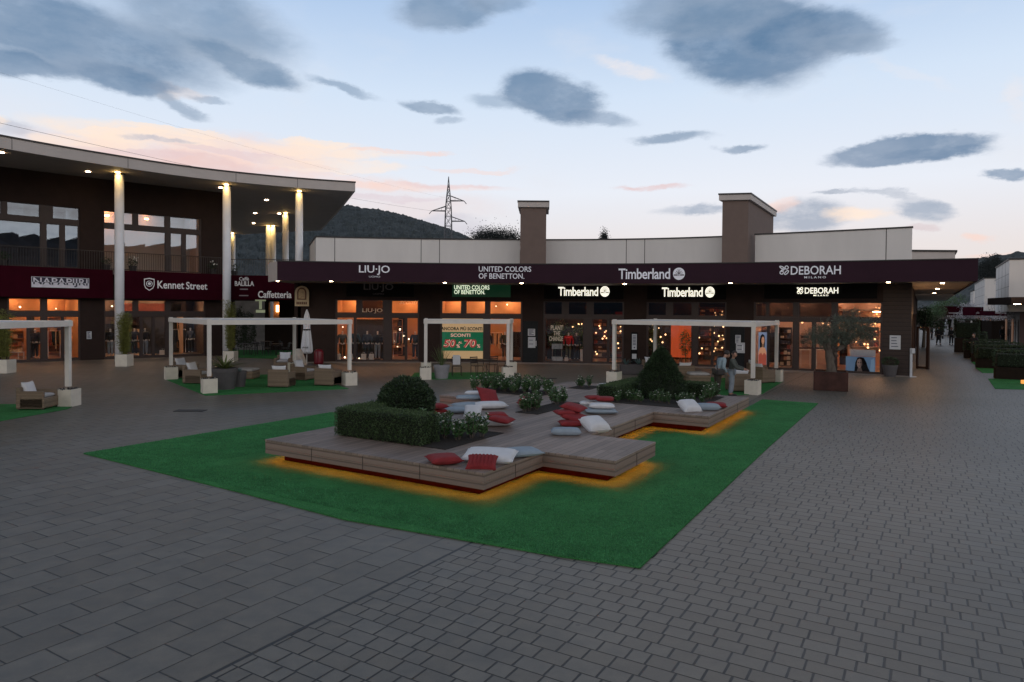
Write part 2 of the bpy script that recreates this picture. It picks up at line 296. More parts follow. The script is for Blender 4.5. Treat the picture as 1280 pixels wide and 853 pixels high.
# ------------------------------------------------------------------ mesh builder
class MB:
    def __init__(s): s.v = []; s.f = []; s.smooth = False
    def add(s, vs, fs):
        o = len(s.v); s.v += [tuple(v) for v in vs]; s.f += [tuple(i+o for i in f) for f in fs]; return s
    def box(s, c, d, rz=0.0, mtx=None, taper=1.0):
        cx, cy, cz = c; hx, hy, hz = d[0]/2, d[1]/2, d[2]/2; vs = []
        for z in (-1, 1):
            q = taper if z > 0 else 1.0
            for x, y in ((-1, -1), (1, -1), (1, 1), (-1, 1)):
                p = Vector((x*hx*q, y*hy*q, z*hz))
                if mtx: p = mtx @ p
                if rz: p = Matrix.Rotation(rz, 3, 'Z') @ p
                vs.append((p.x+cx, p.y+cy, p.z+cz))
        return s.add(vs, [(3, 2, 1, 0), (4, 5, 6, 7), (0, 1, 5, 4), (1, 2, 6, 5), (2, 3, 7, 6), (3, 0, 4, 7)])
    def b(s, x0, x1, y0, y1, z0, z1): return s.box(((x0+x1)/2, (y0+y1)/2, (z0+z1)/2), (x1-x0, y1-y0, z1-z0))
    def rbox(s, c, d, r=.02, rz=0.0, seg=2):
        bmm = bmesh.new(); bmesh.ops.create_cube(bmm, size=1)
        for v in bmm.verts: v.co = Vector((v.co.x*d[0], v.co.y*d[1], v.co.z*d[2]))
        bmesh.ops.bevel(bmm, geom=bmm.edges[:], offset=r, segments=seg, profile=.5, affect='EDGES')
        mt = Matrix.Rotation(rz, 3, 'Z'); bmm.verts.ensure_lookup_table()
        s.add([(mt @ v.co) + Vector(c) for v in bmm.verts], [[v.index for v in f.verts] for f in bmm.faces]); bmm.free(); return s
    def prism(s, poly, z0, z1, caps=True):
        n = len(poly); a = sum(poly[i][0]*poly[(i+1) % n][1]-poly[(i+1) % n][0]*poly[i][1] for i in range(n))
        if a < 0: poly = poly[::-1]
        vs = [(x, y, z0) for x, y in poly]+[(x, y, z1) for x, y in poly]
        fs = [(i, (i+1) % n, n+(i+1) % n, n+i) for i in range(n)]
        if caps: fs += [tuple(range(n-1, -1, -1)), tuple(range(n, 2*n))]
        return s.add(vs, fs)
    def tube(s, pts, r, n=8, caps=True):
        pts = [Vector(p) for p in pts]; rr = r if isinstance(r, (list, tuple)) else [r]*len(pts); vs = []; fs = []
        for i, p in enumerate(pts):
            t = (pts[min(i+1, len(pts)-1)]-pts[max(i-1, 0)]).normalized()
            a = t.cross(Vector((0, 0, 1)) if abs(t.z) < .9 else Vector((1, 0, 0))).normalized(); b_ = t.cross(a)
            for j in range(n):
                w = 2*math.pi*j/n; vs.append(p+(a*math.cos(w)+b_*math.sin(w))*rr[i])
        for i in range(len(pts)-1):
            for j in range(n): fs.append((i*n+j, i*n+(j+1) % n, (i+1)*n+(j+1) % n, (i+1)*n+j))
        if caps: fs += [tuple(range(n-1, -1, -1)), tuple((len(pts)-1)*n+j for j in range(n))]
        return s.add(vs, fs)
    def lathe(s, prof, c=(0, 0, 0), n=20):
        vs = []; fs = []
        for r, z in prof:
            for j in range(n):
                w = 2*math.pi*j/n; vs.append((c[0]+r*math.cos(w), c[1]+r*math.sin(w), c[2]+z))
        for i in range(len(prof)-1):
            for j in range(n): fs.append((i*n+j, i*n+(j+1) % n, (i+1)*n+(j+1) % n, (i+1)*n+j))
        fs += [tuple(range(n-1, -1, -1)), tuple((len(prof)-1)*n+j for j in range(n))]
        return s.add(vs, fs)
    def ball(s, c, r, sub=2):
        bmm = bmesh.new(); bmesh.ops.create_icosphere(bmm, subdivisions=sub, radius=1); rr = r if isinstance(r, tuple) else (r, r, r); bmm.verts.ensure_lookup_table()
        s.add([(v.co.x*rr[0]+c[0], v.co.y*rr[1]+c[1], v.co.z*rr[2]+c[2]) for v in bmm.verts], [[v.index for v in f.verts] for f in bmm.faces]); bmm.free(); return s
    def leaf(s, p, l, w, d=None, droop=0.0):
        """one leaf: a bent blade of two quads"""
        d = d or Vector((random.gauss(0, 1), random.gauss(0, 1), random.gauss(0, 1)))
        d = Vector(d).normalized(); q = d.cross(Vector((random.gauss(0, 1), random.gauss(0, 1), random.gauss(0, 1))))
        if q.length < 1e-4: q = Vector((1, 0, 0))
        q.normalize(); p = Vector(p); nn = d.cross(q)
        a = p+d*l*.5+q*w*.5-nn*w*.12; b_ = p+d*l*.5-q*w*.5-nn*w*.12; e = p+d*l+Vector((0, 0, -droop*l))
        return s.add([p, a, e, b_], [(0, 1, 2, 3)])
    def build(s, name, m, parent=None, smooth=None, local=False):
        me = bpy.data.meshes.new(name); vs = s.v
        if parent is not None and not local:
            L = parent.location
            pp = parent.parent
            Lw = Vector(L)+(Vector(pp.location) if pp else Vector((0, 0, 0)))
            vs = [(x-Lw.x, y-Lw.y, z-Lw.z) for x, y, z in vs]
        me.from_pydata(vs, [], s.f); me.validate()
        me.materials.append(m)
        if smooth or s.smooth:
            for p in me.polygons: p.use_smooth = True
        o = bpy.data.objects.new(name, me); COL.objects.link(o)
        if parent is not None: o.parent = parent
        return o
def tag(o, label=None, cat=None, group=None, kind=None):
    if label: o['label'] = label
    if cat: o['category'] = cat
    if group: o['group'] = group
    if kind: o['kind'] = kind
    return o
def thing(name, label, cat, loc=(0, 0, 0), rz=0.0, group=None):
    o = bpy.data.objects.new(name, None); o.empty_display_size = .1; COL.objects.link(o)
    o.location = loc if len(loc) == 3 else (*loc, 0); o.rotation_euler = (0, 0, rz); return tag(o, label, cat, group)
def dup(src, loc, rz=0.0, label=None, group=None, scale=None, mats=None):
    def cp(o, par):
        c = o.copy(); COL.objects.link(c); c.parent = par
        for ch in o.children: cp(ch, c)
        return c
    c = cp(src, None); c.location = loc if len(loc) == 3 else (*loc, 0); c.rotation_euler = (0, 0, rz)
    if scale: c.scale = scale if isinstance(scale, tuple) else (scale,)*3
    if label: c['label'] = label
    if group: c['group'] = group
    return c
def place(o, loc, rz, scale=None):
    o.location = loc if len(loc) == 3 else (*loc, 0); o.rotation_euler = (0, 0, rz)
    if scale: o.scale = scale if isinstance(scale, tuple) else (scale,)*3
    return o
class Proto:
    """first use moves the prototype, later uses copy it"""
    def __init__(s, root): s.r = root; s.used = False
    def put(s, loc, rz=0.0, label=None, group=None, scale=None, cat=None):
        if s.used: o = dup(s.r, loc, rz, label, group, scale)
        else:
            s.used = True; o = s.r; place(o, loc, rz, scale)
            if label: o['label'] = label
            if group: o['group'] = group
        if cat: o['category'] = cat
        if group is None and 'group' in o: del o['group']
        return o

class Curve:
    def __init__(s, pts, fine=14):
        P = [Vector(p) for p in pts]; P = [P[0]*2-P[1]]+P+[P[-1]*2-P[-2]]; q = []
        for i in range(1, len(P)-2):
            for j in range(fine):
                t = j/fine; a, b_, c, d = P[i-1], P[i], P[i+1], P[i+2]
                q.append(.5*((2*b_)+(c-a)*t+(2*a-5*b_+4*c-d)*t*t+(3*b_-a-3*c+d)*t**3))
        q.append(P[-2]); s.q = q; s.L = [0.0]
        for a, b_ in zip(q, q[1:]): s.L.append(s.L[-1]+(b_-a).length)
    def at(s, t, off=0.0):
        L = s.L
        if t <= 0: i, f = 0, t/(L[1]-L[0])
        elif t >= L[-1]: i, f = len(L)-2, 1+(t-L[-1])/(L[-1]-L[-2])
        else:
            i = max(j for j in range(len(L)-1) if L[j] <= t); f = (t-L[i])/(L[i+1]-L[i])
        a, b_ = s.q[i], s.q[i+1]; p = a+(b_-a)*f
        def nrm(j):
            j0 = max(0, j-1); j1 = min(len(s.q)-1, j+1); d = (s.q[j1]-s.q[j0]).normalized(); return Vector((d.y, -d.x))
        ff = min(1, max(0, f)); n = (nrm(i)*(1-ff)+nrm(i+1)*ff).normalized()
        return p+n*off, n
    def px(s, px, off=0.0, py=400):
        d = ray(px, py); k_ = d.x/d.y; prev = None
        n = 160; tot = s.L[-1]
        for j in range(-20, n+21):
            t = tot*j/n; p, _ = s.at(t, off); g = p.x-k_*p.y
            if prev is not None and prev[1]*g <= 0: return prev[0]+(t-prev[0])*abs(prev[1])/(abs(prev[1])+abs(g)+1e-9)
            prev = (t, g)
        return 0.0 if prev[1] < 0 else tot
    def z(s, px, py, off=0.0):
        t = s.px(px, off, py); p, _ = s.at(t, off); return Zat(px, py, p.y)[1]
    def steps(s, a, b, d=.9):
        n = max(1, int(math.ceil((b-a)/d))); return [a+(b-a)*i/n for i in range(n+1)]
def slab(mb, cv, a, b, z0, z1, o0, o1, d=.9):
    """a solid piece of wall following a curve; a,b along it, o0,o1 = depth (positive towards the plaza)"""
    st = cv.steps(a, b, d); vs = []; fs = []
    for t in st:
        p, q = cv.at(t, o0)[0], cv.at(t, o1)[0]
        vs += [(p.x, p.y, z0), (q.x, q.y, z0), (q.x, q.y, z1), (p.x, p.y, z1)]
    for i in range(len(st)-1):
        for j in range(4): fs.append((4*i+j, 4*(i+1)+j, 4*(i+1)+(j+1) % 4, 4*i+(j+1) % 4))
    n = 4*(len(st)-1); fs += [(3, 2, 1, 0), (n, n+1, n+2, n+3)]
    return mb.add(vs, fs)
def text_mb(body, w, h, depth=.02, bold=0.0, shear=0.0, align=None, space=1.0):
    cu = bpy.data.curves.new('t', 'FONT'); cu.body = body; cu.size = 1; cu.extrude = .02; cu.offset = bold; cu.shear = shear; cu.space_character = space; cu.resolution_u = 3; cu.align_x = 'CENTER' if align is None else align
    ob = bpy.data.objects.new('t', cu); COL.objects.link(ob); bpy.context.view_layer.update()
    me = bpy.data.meshes.new_from_object(ob.evaluated_get(bpy.context.evaluated_depsgraph_get()))
    xs = [v.co.x for v in me.vertices]; ys = [v.co.y for v in me.vertices]; x0, x1, y0, y1 = min(xs), max(xs), min(ys), max(ys)
    mb = MB(); mb.add([((v.co.x-x0)/(x1-x0)*w-w/2, (v.co.y-y0)/(y1-y0)*h-h/2, (v.co.z/.02)*depth/2) for v in me.vertices], [tuple(p.vertices) for p in me.polygons])
    bpy.data.objects.remove(ob); bpy.data.meshes.remove(me); bpy.data.curves.remove(cu); return mb
def wrap(mb, cv, s0, zc, off):
    """bend a flat drawing (x along, y up, z out) onto a curved wall"""
    o = MB(); vs = []
    for x, y, z in mb.v:
        p, n = cv.at(s0+x, off+z); vs.append((p.x, p.y, zc+y))
    return o.add(vs, mb.f)
def wall_text(body, cv, px0, px1, py0, py1, off, m, parent, name='lettering', **kw):
    s0, s1 = cv.px(px0, off), cv.px(px1, off); pc = (px0+px1)/2; z1, z0 = cv.z(pc, py0, off), cv.z(pc, py1, off)
    mb = text_mb(body, s1-s0, z1-z0, **kw); return wrap(mb, cv, (s0+s1)/2, (z0+z1)/2, off+.02).build(name, m, parent)
def skin(name, joints, edges, m, parent=None, sub=2, loc=(0, 0, 0), root=0):
    me = bpy.data.meshes.new(name); me.from_pydata([j[:3] for j in joints], edges, []); ob = bpy.data.objects.new(name, me); COL.objects.link(ob)
    md = ob.modifiers.new('s', 'SKIN'); md.branch_smoothing = .3
    if not me.skin_vertices: me.skin_vertices.new()
    for i, j in enumerate(joints):
        r = j[3]; r = r if isinstance(r, tuple) else (r, r); me.skin_vertices[0].data[i].radius = r; me.skin_vertices[0].data[i].use_root = (i == root)
    sb = ob.modifiers.new('b', 'SUBSURF'); sb.levels = sub; sb.render_levels = sub
    bpy.context.view_layer.update()
    n = bpy.data.meshes.new_from_object(ob.evaluated_get(bpy.context.evaluated_depsgraph_get()))
    bpy.data.objects.remove(ob); bpy.data.meshes.remove(me)
    n.name = name; n.materials.clear(); n.materials.append(m)
    for p in n.polygons: p.use_smooth = True; p.material_index = 0
    o = bpy.data.objects.new(name, n); COL.objects.link(o)
    if parent is not None: o.parent = parent
    return o

# colours
BROWN = mat('facade_brown', (.030, .018, .015), .75, .12, 2.0, .15, 60, spec=.2)
BROWN2 = bandmat('brown_boards', (.032, .019, .015), .20, 2, .008, .12)
TAUPE = mat('tower_render', (.165, .118, .100), .8, .06, 3.0, .15, 120)
PANEL = mat('parapet_panel', (.70, .67, .64), .6, .05, .8, .05, 50, stretch=(1, 1, .25))
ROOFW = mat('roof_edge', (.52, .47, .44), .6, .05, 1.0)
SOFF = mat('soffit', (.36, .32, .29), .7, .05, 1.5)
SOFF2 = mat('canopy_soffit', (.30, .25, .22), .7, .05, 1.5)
DARK = mat('dark_trim', (.02, .017, .017), .5, .1)
FRAME = mat('window_frame', (.032, .017, .014), .5, .12, 5)
BURG = mat('burgundy_metal', (.028, .0095, .019), .6, .10, .7, .03, 20, spec=.15)
BURG2 = mat('burgundy_fabric', (.036, .003, .009), .9, .12, 1.2, .1, 30, spec=.05)
WHITE = mat('white_letters', (.78, .78, .82), .5, .03)
WHITEP = mat('white_paint', (.66, .63, .58), .5, .06, 3, .03, 60)
POTW = mat('cream_planter', (.62, .58, .50), .7, .08, 4, .1, 60)
COLW = mat('column_white', (.76, .78, .82), .5, .05, 2)
SOIL = mat('soil', (.018, .013, .010), 1.0, .4, 30, .8, 60)
TURF = turfmat(); PAVE = paving(); DECK = deckmat()
GLASS = glass('shop_glass', .02, (.95, .95, .95)); GLASSU = glass('upper_glass', .15, (.85, .85, .85))
RED = mat('red_fabric', (.22, .018, .022), .9, .15, 8, .25, 90)
WHF = mat('white_fabric', (.62, .63, .66), .9, .05, 6, .2, 60)
BLF = mat('grey_blue_fabric', (.26, .32, .38), .9, .08, 6, .2, 60)
CUSH = mat('cushion_grey', (.40, .39, .40), .9, .06, 6, .2, 60)
WICK = bandmat('wicker', (.20, .145, .10), .045, 2, .01, .35)
GREYP = mat('grey_pot', (.075, .07, .075), .6, .1, 5, .1, 40)
CORT = mat('corten', (.050, .020, .015), .9, .35, 3, .25, 40)
BARK = mat('bark', (.10, .082, .066), .9, .3, 12, .9, 30, stretch=(1, 1, .3))
HEDGE = mat('hedge_leaves', (.022, .046, .016), .6, .3, 5, island=.55)
HEDGT = mat('box_leaves', (.044, .082, .026), .6, .25, 4, island=.5)
GARD = mat('gardenia_leaves', (.050, .115, .038), .4, .25, 4, island=.45)
OLIVE = mat('olive_leaves', (.10, .14, .105), .6, .25, 3, island=.4)
BAMB = mat('bamboo_leaves', (.16, .17, .035), .6, .3, 2, island=.5)
AGAV = mat('agave_leaves', (.10, .17, .17), .5, .2, 3, island=.3)
YUCC = mat('yucca_leaves', (.10, .13, .035), .5, .3, 3, island=.4)
PETAL = mat('white_petals', (.72, .72, .66), .6, .05)
# ================================================================== the setting
MB().add([(-3000, -3000, 0), (3000, -3000, 0), (3000, 3000, 0), (-3000, 3000, 0)], [(0, 1, 2, 3)])
gr = MB()
def sheet(mb, x0, x1, y0, y1, nx, ny, zf):
    vs = [(x0+(x1-x0)*i/nx, y0+(y1-y0)*j/ny, zf(x0+(x1-x0)*i/nx, y0+(y1-y0)*j/ny)) for j in range(ny+1) for i in range(nx+1)]
    return mb.add(vs, [(j*(nx+1)+i, j*(nx+1)+i+1, (j+1)*(nx+1)+i+1, (j+1)*(nx+1)+i) for j in range(ny) for i in range(nx)])
sheet(gr, -160, 220, -60, 260, 4, 4, lambda x, y: 0.0)
tag(gr.build('plaza_paving', PAVE), kind='structure')
g2 = MB(); sheet(g2, -4500, 4500, -4500, 4500, 2, 2, lambda x, y: -.05)
tag(g2.build('ground', mat('far_ground', (.06, .07, .04), .9, .3, .01)), kind='structure')
# wooded hills all round the valley: profile by direction
from mathutils import noise as mn
HILLM = mat('hazed_woods', (.022, .031, .033), .95, .0, .05, c2=(.044, .055, .056))  # bluish haze of distance is put into the wood colour
def crest(a):           # elevation of the skyline (radians) by direction, 0 = straight ahead, + = right
    pts = [(-180, 4.5), (-150, 4), (-120, 6), (-95, 7), (-70, 7), (-45, 7.5), (-30, 7.6), (-22, 7.9), (-17.5, 8.15), (-13.5, 8.25), (-11.3, 8.15), (-9.3, 7.9), (-7.3, 7.5), (-5.35, 6.95), (-3.7, 6.3), (-2, 4.6), (2, 3.6), (15, 3.4), (30, 3.2), (33.3, 3.1), (34.6, 4.0), (36, 4.0), (40, 4.4), (60, 4.0), (80, 4.0), (92, 5.6), (105, 4.4), (118, 3.6), (128, 5.1), (145, 3.8), (165, 5.5), (180, 4.5)]
    for (p, e), (q, f) in zip(pts, pts[1:]):
        if p <= a <= q:
            t = (a-p)/(q-p); t = t*t*(3-2*t) if abs(a) > 20 else t; return e+(f-e)*t
    return 6
def hills(name, a0, a1, r0, r1, nr, st, hfun, m, rough, treeh):
    mb = MB(); na = int((a1-a0)/st); vs = []
    for j in range(nr+1):
        t = j/nr; r = r0+(r1-r0)*t
        for i in range(na+1):
            a = a0+(a1-a0)*i/na; x, y = r*math.sin(R(a)), r*math.cos(R(a))
            h = hfun(a, t)*r*math.sin(min(1, t*1.02)*math.pi/2)**.8
            h += rough*t*(mn.fractal(Vector((x*.006, y*.006, 3.1)), 1, 2, 5))
            h += treeh*(.5+.5*mn.noise(Vector((x*.14, y*.14, 0))))*(1 if t > .05 else 0)+treeh*.6*abs(mn.noise(Vector((x*.4, y*.4, 5))))
            vs.append((x, y, max(-.2, h)))
    fs = [(j*(na+1)+i, j*(na+1)+i+1, (j+1)*(na+1)+i+1, (j+1)*(na+1)+i) for j in range(nr) for i in range(na)]
    mb.add(vs, fs); return tag(mb.build(name, m), kind='structure')
hills('hills', -34, 0, 380, 980, 70, .08, lambda a, t: math.tan(R(crest(a)))*t**.2*1.0, HILLM, 6, 5)
hills('hills', 0, 46, 420, 900, 40, .14, lambda a, t: math.tan(R(crest(a)))*t**.2*.97, HILLM, 8, 5)
hills('hills', 46, 326, 420, 1000, 14, 1.1, lambda a, t: math.tan(R(crest(a if a <= 180 else a-360)))*t**.2, HILLM, 30, 3)

# artificial turf round the deck
def poly_sheet(name, pts, z, m, kind='structure', h=.0):
    mb = MB()
    if h: mb.prism(pts, 0.0, z)
    else: mb.add([(x, y, z) for x, y in pts], [tuple(range(len(pts)))])
    return tag(mb.build(name, m), kind=kind)
tp = [E(7.45, -14.7), E(14.3, -14.7), E(14.3, -10.6), E(21.0, -10.6), E(21.0, -4.7), E(24.65, -4.7), E(24.65, -2.93), E(16, -2.9), G(800, 711), G(700, 697), G(590, 678), G(430, 650.5), G(300, 616.5)]
rug = MB(); rug.prism(tp, 0.002, .022); tag(rug.build('turf_carpet', TURF), 'large green artificial turf carpet laid around the wooden deck', 'turf carpet')
# a fringe of real blades over the nearest turf so its edge is not a clean cut
fr = MB()
inside = []
def pip(x, y, P):
    c = False
    for (x0, y0), (x1, y1) in zip(P, P[1:]+P[:1]):
        if (y0 > y) != (y1 > y) and x < (x1-x0)*(y-y0)/(y1-y0)+x0: c = not c
    return c
deckP = [E(a, b) for a, b in [(8.95, -11), (16.5, -11), (16.5, -12.45), (20.1, -12.45), (20.1, -11), (22.4, -11), (22.4, -7.3), (21.4, -7.3), (21.4, -4.46), (16.85, -4.46), (16.85, -5.87), (12.95, -5.87), (12.95, -4.46), (10.9, -4.46), (10.9, -5.87), (8.95, -5.87)]]
def off_poly(P, d):
    n = len(P); a = sum(P[i][0]*P[(i+1) % n][1]-P[(i+1) % n][0]*P[i][1] for i in range(n)); s = 1 if a > 0 else -1; o = []
    for i in range(n):
        p0, p1, p2 = Vector(P[i-1]), Vector(P[i]), Vector(P[(i+1) % n]); u = (p1-p0).normalized(); v = (p2-p1).normalized()
        nu = Vector((-u.y, u.x))*s*d; nv = Vector((-v.y, v.x))*s*d
        q = p1+(nu+nv)/(1+u.dot(v)) if abs(1+u.dot(v)) > .1 else p1+nu
        o.append((q.x, q.y))
    return o
cnt = 0
nearP = off_poly(deckP, -.75)
while cnt < 52000:
    a = 7.4+(random.random()**1.5)*12; b = -14.8+random.random()*12
    x, y = E(a, b)
    if not pip(x, y, tp) or pip(x, y, deckP): continue
    if pip(x, y, nearP): continue
    cnt += 1; w = random.uniform(0, 6.283); l = random.uniform(.012, .028); dx, dy = math.cos(w)*.006, math.sin(w)*.006; lx, ly = random.gauss(0, .009), random.gauss(0, .009)
    fr.v += [(x-dx, y-dy, .021), (x+dx, y+dy, .021), (x+lx, y+ly, .021+l)]; n_ = len(fr.v); fr.f.append((n_-3, n_-2, n_-1))
tag(fr.build('turf_pile', mat('turf_blades', (.042, .21, .075), .8, .3, 3, island=.4)), 'short green plastic pile standing up from the turf carpet', 'grass', kind='stuff')

# ------------------------------------------------------------------ deck
deck = thing('wooden_deck', 'low zigzag wooden deck with orange light glowing underneath it', 'deck', (*E(15, -8), 0))
inset = .0
top = MB(); top.prism(deckP, .415, .45); top.build('deck_top', DECK, deck)
fas = MB(); n = len(deckP); FASM = bandmat('fascia_boards', (.215, .158, .130), .13, 2, .006, .16)
inn = off_poly(deckP, .03); out_ = off_poly(deckP, .006)
for i in range(n):
    j = (i+1) % n
    for z0, z1 in ((.18, .293), (.299, .412)):
        a0, a1, b0, b1 = out_[i], out_[j], inn[i], inn[j]
        fas.add([(*a0, z0), (*a1, z0), (*b1, z0), (*b0, z0), (*a0, z1), (*a1, z1), (*b1, z1), (*b0, z1)], [(0, 1, 2, 3), (4, 7, 6, 5), (0, 4, 5, 1), (1, 5, 6, 2), (2, 6, 7, 3), (3, 7, 4, 0)])
fas.build('deck_fascia', FASM, deck)
# joints between fascia boards
jt = MB()
for i in range(n):
    a0, a1 = Vector(out_[i]), Vector(out_[(i+1) % n]); L = (a1-a0).length; q = int(L/1.7)
    for s_ in range(1, q+1):
        if s_*L/(q+1) < .3: continue
        p = a0+(a1-a0)*(s_/(q+1)); ang = math.atan2((a1-a0).y, (a1-a0).x); jt.box((p.x, p.y, .3), (.008, .012, .236), ang)
jt.build('fascia_joint', DARK, deck)
pl = MB(); pl.prism(off_poly(deckP, .26), .022, .41); pl.build('deck_plinth', mat('plinth', (.010, .0045, .0025), .9, .2, 6, spec=0.0), deck)
und = MB(); und.prism(off_poly(deckP, .035), .30, .41); und.build('deck_frame', mat('plinth', (.010, .0045, .0025)), deck)
led = MB(); li = off_poly(deckP, .085); lo_ = off_poly(deckP, .06); LED = emit('orange_led', (1.0, .088, .001), 54)
for i in range(n):
    j = (i+1) % n
    mid = ((Vector(lo_[i])+Vector(lo_[j]))/2); pxx = 0
    a0, a1, b0, b1 = lo_[i], lo_[j], li[i], li[j]
    led.add([(*a0, .198), (*a1, .198), (*b1, .198), (*b0, .198), (*a0, .206), (*a1, .206), (*b1, .206), (*b0, .206)], [(0, 1, 2, 3), (4, 7, 6, 5), (0, 4, 5, 1), (1, 5, 6, 2), (2, 6, 7, 3), (3, 7, 4, 0)])
led.build('light_strip', LED, deck)

# ================================================================== the long shop building on the far side
FW = Curve([(-12.6, 38.35), (-9, 38.95), (-5, 39.33), (-1, 39.4), (2.5, 39.25), (6, 38.75), (9, 37.9), (12, 36.6), (15, 35.1), (17.3, 33.75), (19.06, 32.65)])
CF = Curve([(-11.9, 34.6), (-9.6, 34.95), (-5.8, 35.4), (-1.7, 35.55), (.8, 35.4), (5.6, 34.8), (10.3, 33.6), (14, 32.4), (18.4, 30.6), (20.25, 29.75)])
shop = thing('shopping_building', 'long curved brown shop building with burgundy canopy and pale parapet', 'building', (1, 39.4, 0))
LEN = FW.L[-1]
ZT1, ZT0, ZM1, ZM0 = 3.58, 2.80, 2.60, .10
def wall_bits(cv, parent, px0, px1, z0, z1, m, name='wall', o0=-.35, o1=0.0):
    a, b = (cv.px(px0), cv.px(px1)); mb = MB(); slab(mb, cv, a, b, z0, z1, o0, o1); return mb.build(name, m, parent)
WARM = {}
def opening(cv, parent, px0, px1, rows, frame_m, gl, o=-.12, door_px=None):
    """rows: (z0,z1,[(pxa,pxb),...]); frames fill everything between the panes"""
    rows = sorted(rows); a, b = cv.px(px0), cv.px(px1); prev = rows[0][0]
    for ri, (z0, z1, panes) in enumerate(rows):
        zt = rows[ri+1][0] if ri+1 < len(rows) else z1
        gls = [t_[2] if len(t_) > 2 else gl for t_ in panes]; panes = [(cv.px(t_[0]), cv.px(t_[1])) for t_ in panes]
        mb = MB(); cur = a
        for p, q in panes:
            if p > cur+.02: slab(mb, cv, cur, p, z0, z1, o-.05, o+.06)
            cur = q
        if b > cur+.02: slab(mb, cv, cur, b, z0, z1, o-.05, o+.06)
        if zt > z1+.01: slab(mb, cv, a, b, z1+.001, zt-.001, o-.05, o+.072)
        if ri == 0 and z0 > .02 and z0 < .5: slab(mb, cv, a, b, 0.0, z0-.001, o-.05, o+.08)
        for p, q in panes:                                   # thin inner frame round each pane
            for (c, d, e, f) in ((p, p+.05, z0, z1), (q-.05, q, z0, z1), (p+.05, q-.05, z0, z0+.05), (p+.05, q-.05, z1-.05, z1)):
                slab(mb, cv, c, d, e, f, o-.02, o+.03)
        w = mb.build('window', frame_m, parent)
        for (p, q), gx in zip(panes, gls):
            g = MB(); st = cv.steps(p+.05, q-.05, 1.2); vs = []
            for t in st:
                c = cv.at(t, o)[0]; vs += [(c.x, c.y, z0+.05), (c.x, c.y, z1-.05)]
            g.add(vs, [(2*i, 2*i+2, 2*i+3, 2*i+1) for i in range(len(st)-1)]); g.build('pane', gx, w)
def room(cv, parent, px0, px1, z0, z1, depth, mw, mf, lamp, lampm, o=-.2, lampz=None, rows=2):
    a, b = cv.px(px0)-.05, cv.px(px1)+.05; mb = MB()
    slab(mb, cv, a, b, z0, z1, -depth-.1, -depth, 1.5)
    for t in (a, b-.06): slab(mb, cv, t, t+.06, z0, z1, -depth+.002, o-.03)
    r = mb.build('shop_interior', mw, parent)
    f = MB(); slab(f, cv, a, b, z0-.02, z0+.012, -depth+.002, o+.1, 1.5); f.build('shop_floor', mf, parent)
    c = MB(); slab(c, cv, a, b, z1, z1+.05, -depth-.1, o, 1.5); c.build('shop_ceiling', mat('shop_ceiling', (.5, .42, .36), .8), parent)
    if lamp:
        l = MB()
        for k_ in range(rows):
            oo = -.9-(depth-1.4)*k_/max(1, rows-1)
            nn = max(2, int((b-a)/1.3))
            for i in range(nn):
                t = a+(b-a)*(i+.5)/nn; slab(l, cv, t-.09, t+.09, (lampz or z1)-.05, (lampz or z1)-.01, oo-.09, oo+.09)
        l.build('ceiling_lamp', lampm, parent)
L_OR = emit('lamp_orange', (1, .50, .21), 110); L_WM = emit('lamp_warm', (1, .54, .26), 115); L_CR = emit('lamp_cream', (1, .62, .36), 110); L_DM = emit('lamp_dim', (1, .42, .2), 6); L_RD = emit('lamp_red', (1, .38, .16), 95); L_PK = emit('lamp_pink', (1, .58, .36), 80)
W_OR = mat('wall_orange', (.50, .27, .14), .8, .1, 1); W_CR = mat('wall_cream', (.62, .54, .42), .8, .06, 1); W_DK = mat('wall_dark', (.10, .065, .05), .8, .2, 2); W_PK = mat('wall_blush', (.58, .42, .34), .8, .1, 1)
FLW = mat('shop_floor_wood', (.30, .19, .12), .35, .15, 4); FLD = mat('shop_floor_dark', (.12, .07, .05), .35, .15, 4)
GD = glass('smoked_glass', .03, (.06, .055, .05)); GM = glass('dim_glass', .03, (.35, .32, .30))
# pillars and blank wall between the shops
for p, q in ((376, 419), (524, 550), (653, 679), (780, 808), (908, 942), (1103.5, 1139.3)):
    wall_bits(FW, shop, p, q, 0, 4.5, BROWN2 if p > 1000 else BROWN)
for p, q in ((419, 524), (550, 653), (679, 780), (808, 908), (942, 1103.5)):
    wall_bits(FW, shop, p, q, ZT1, 4.5, BROWN, 'lintel', -.35, -.004)
opening(FW, shop, 419, 524, [(ZM0, ZM1, [(420.5, 443), (444.5, 480), (489, 507), (508, 523)]), (ZT0, ZT1, [(420.5, 446), (452, 479, GD), (489, 523)])], FRAME, GLASS)
opening(FW, shop, 550, 653, [(ZM0, ZM1, [(551.5, 605), (612, 652)]), (ZT0, ZT1, [(551.5, 577), (582, 607), (612, 652)])], FRAME, GLASS)
opening(FW, shop, 679, 780, [(ZM0, ZM1, [(681, 730), (740, 760), (761, 779)]), (ZT0, ZT1, [(680, 703, GD), (710, 734, GD), (741, 779, GD)])], FRAME, GLASS)
opening(FW, shop, 808, 908, [(ZM0, ZM1, [(809.5, 866), (872, 890), (891, 907)]), (ZT0, ZT1, [(809, 833, GD), (840, 865, GD), (872, 907, GM)])], FRAME, GLASS)
opening(FW, shop, 942, 1103.5, [(ZM0, ZM1, [(943.5, 960), (961, 992), (998, 1016), (1019, 1040), (1046, 1102)]), (ZT0, ZT1, [(943.5, 958, GD), (960, 992, GD), (998, 1040, GD), (1046, 1102, GM)])], FRAME, GLASS)
room(FW, shop, 419, 524, .1, 3.75, 4.5, W_OR, FLW, 1, L_OR)
room(FW, shop, 550, 653, .1, 3.75, 4.5, W_OR, FLW, 1, L_WM)
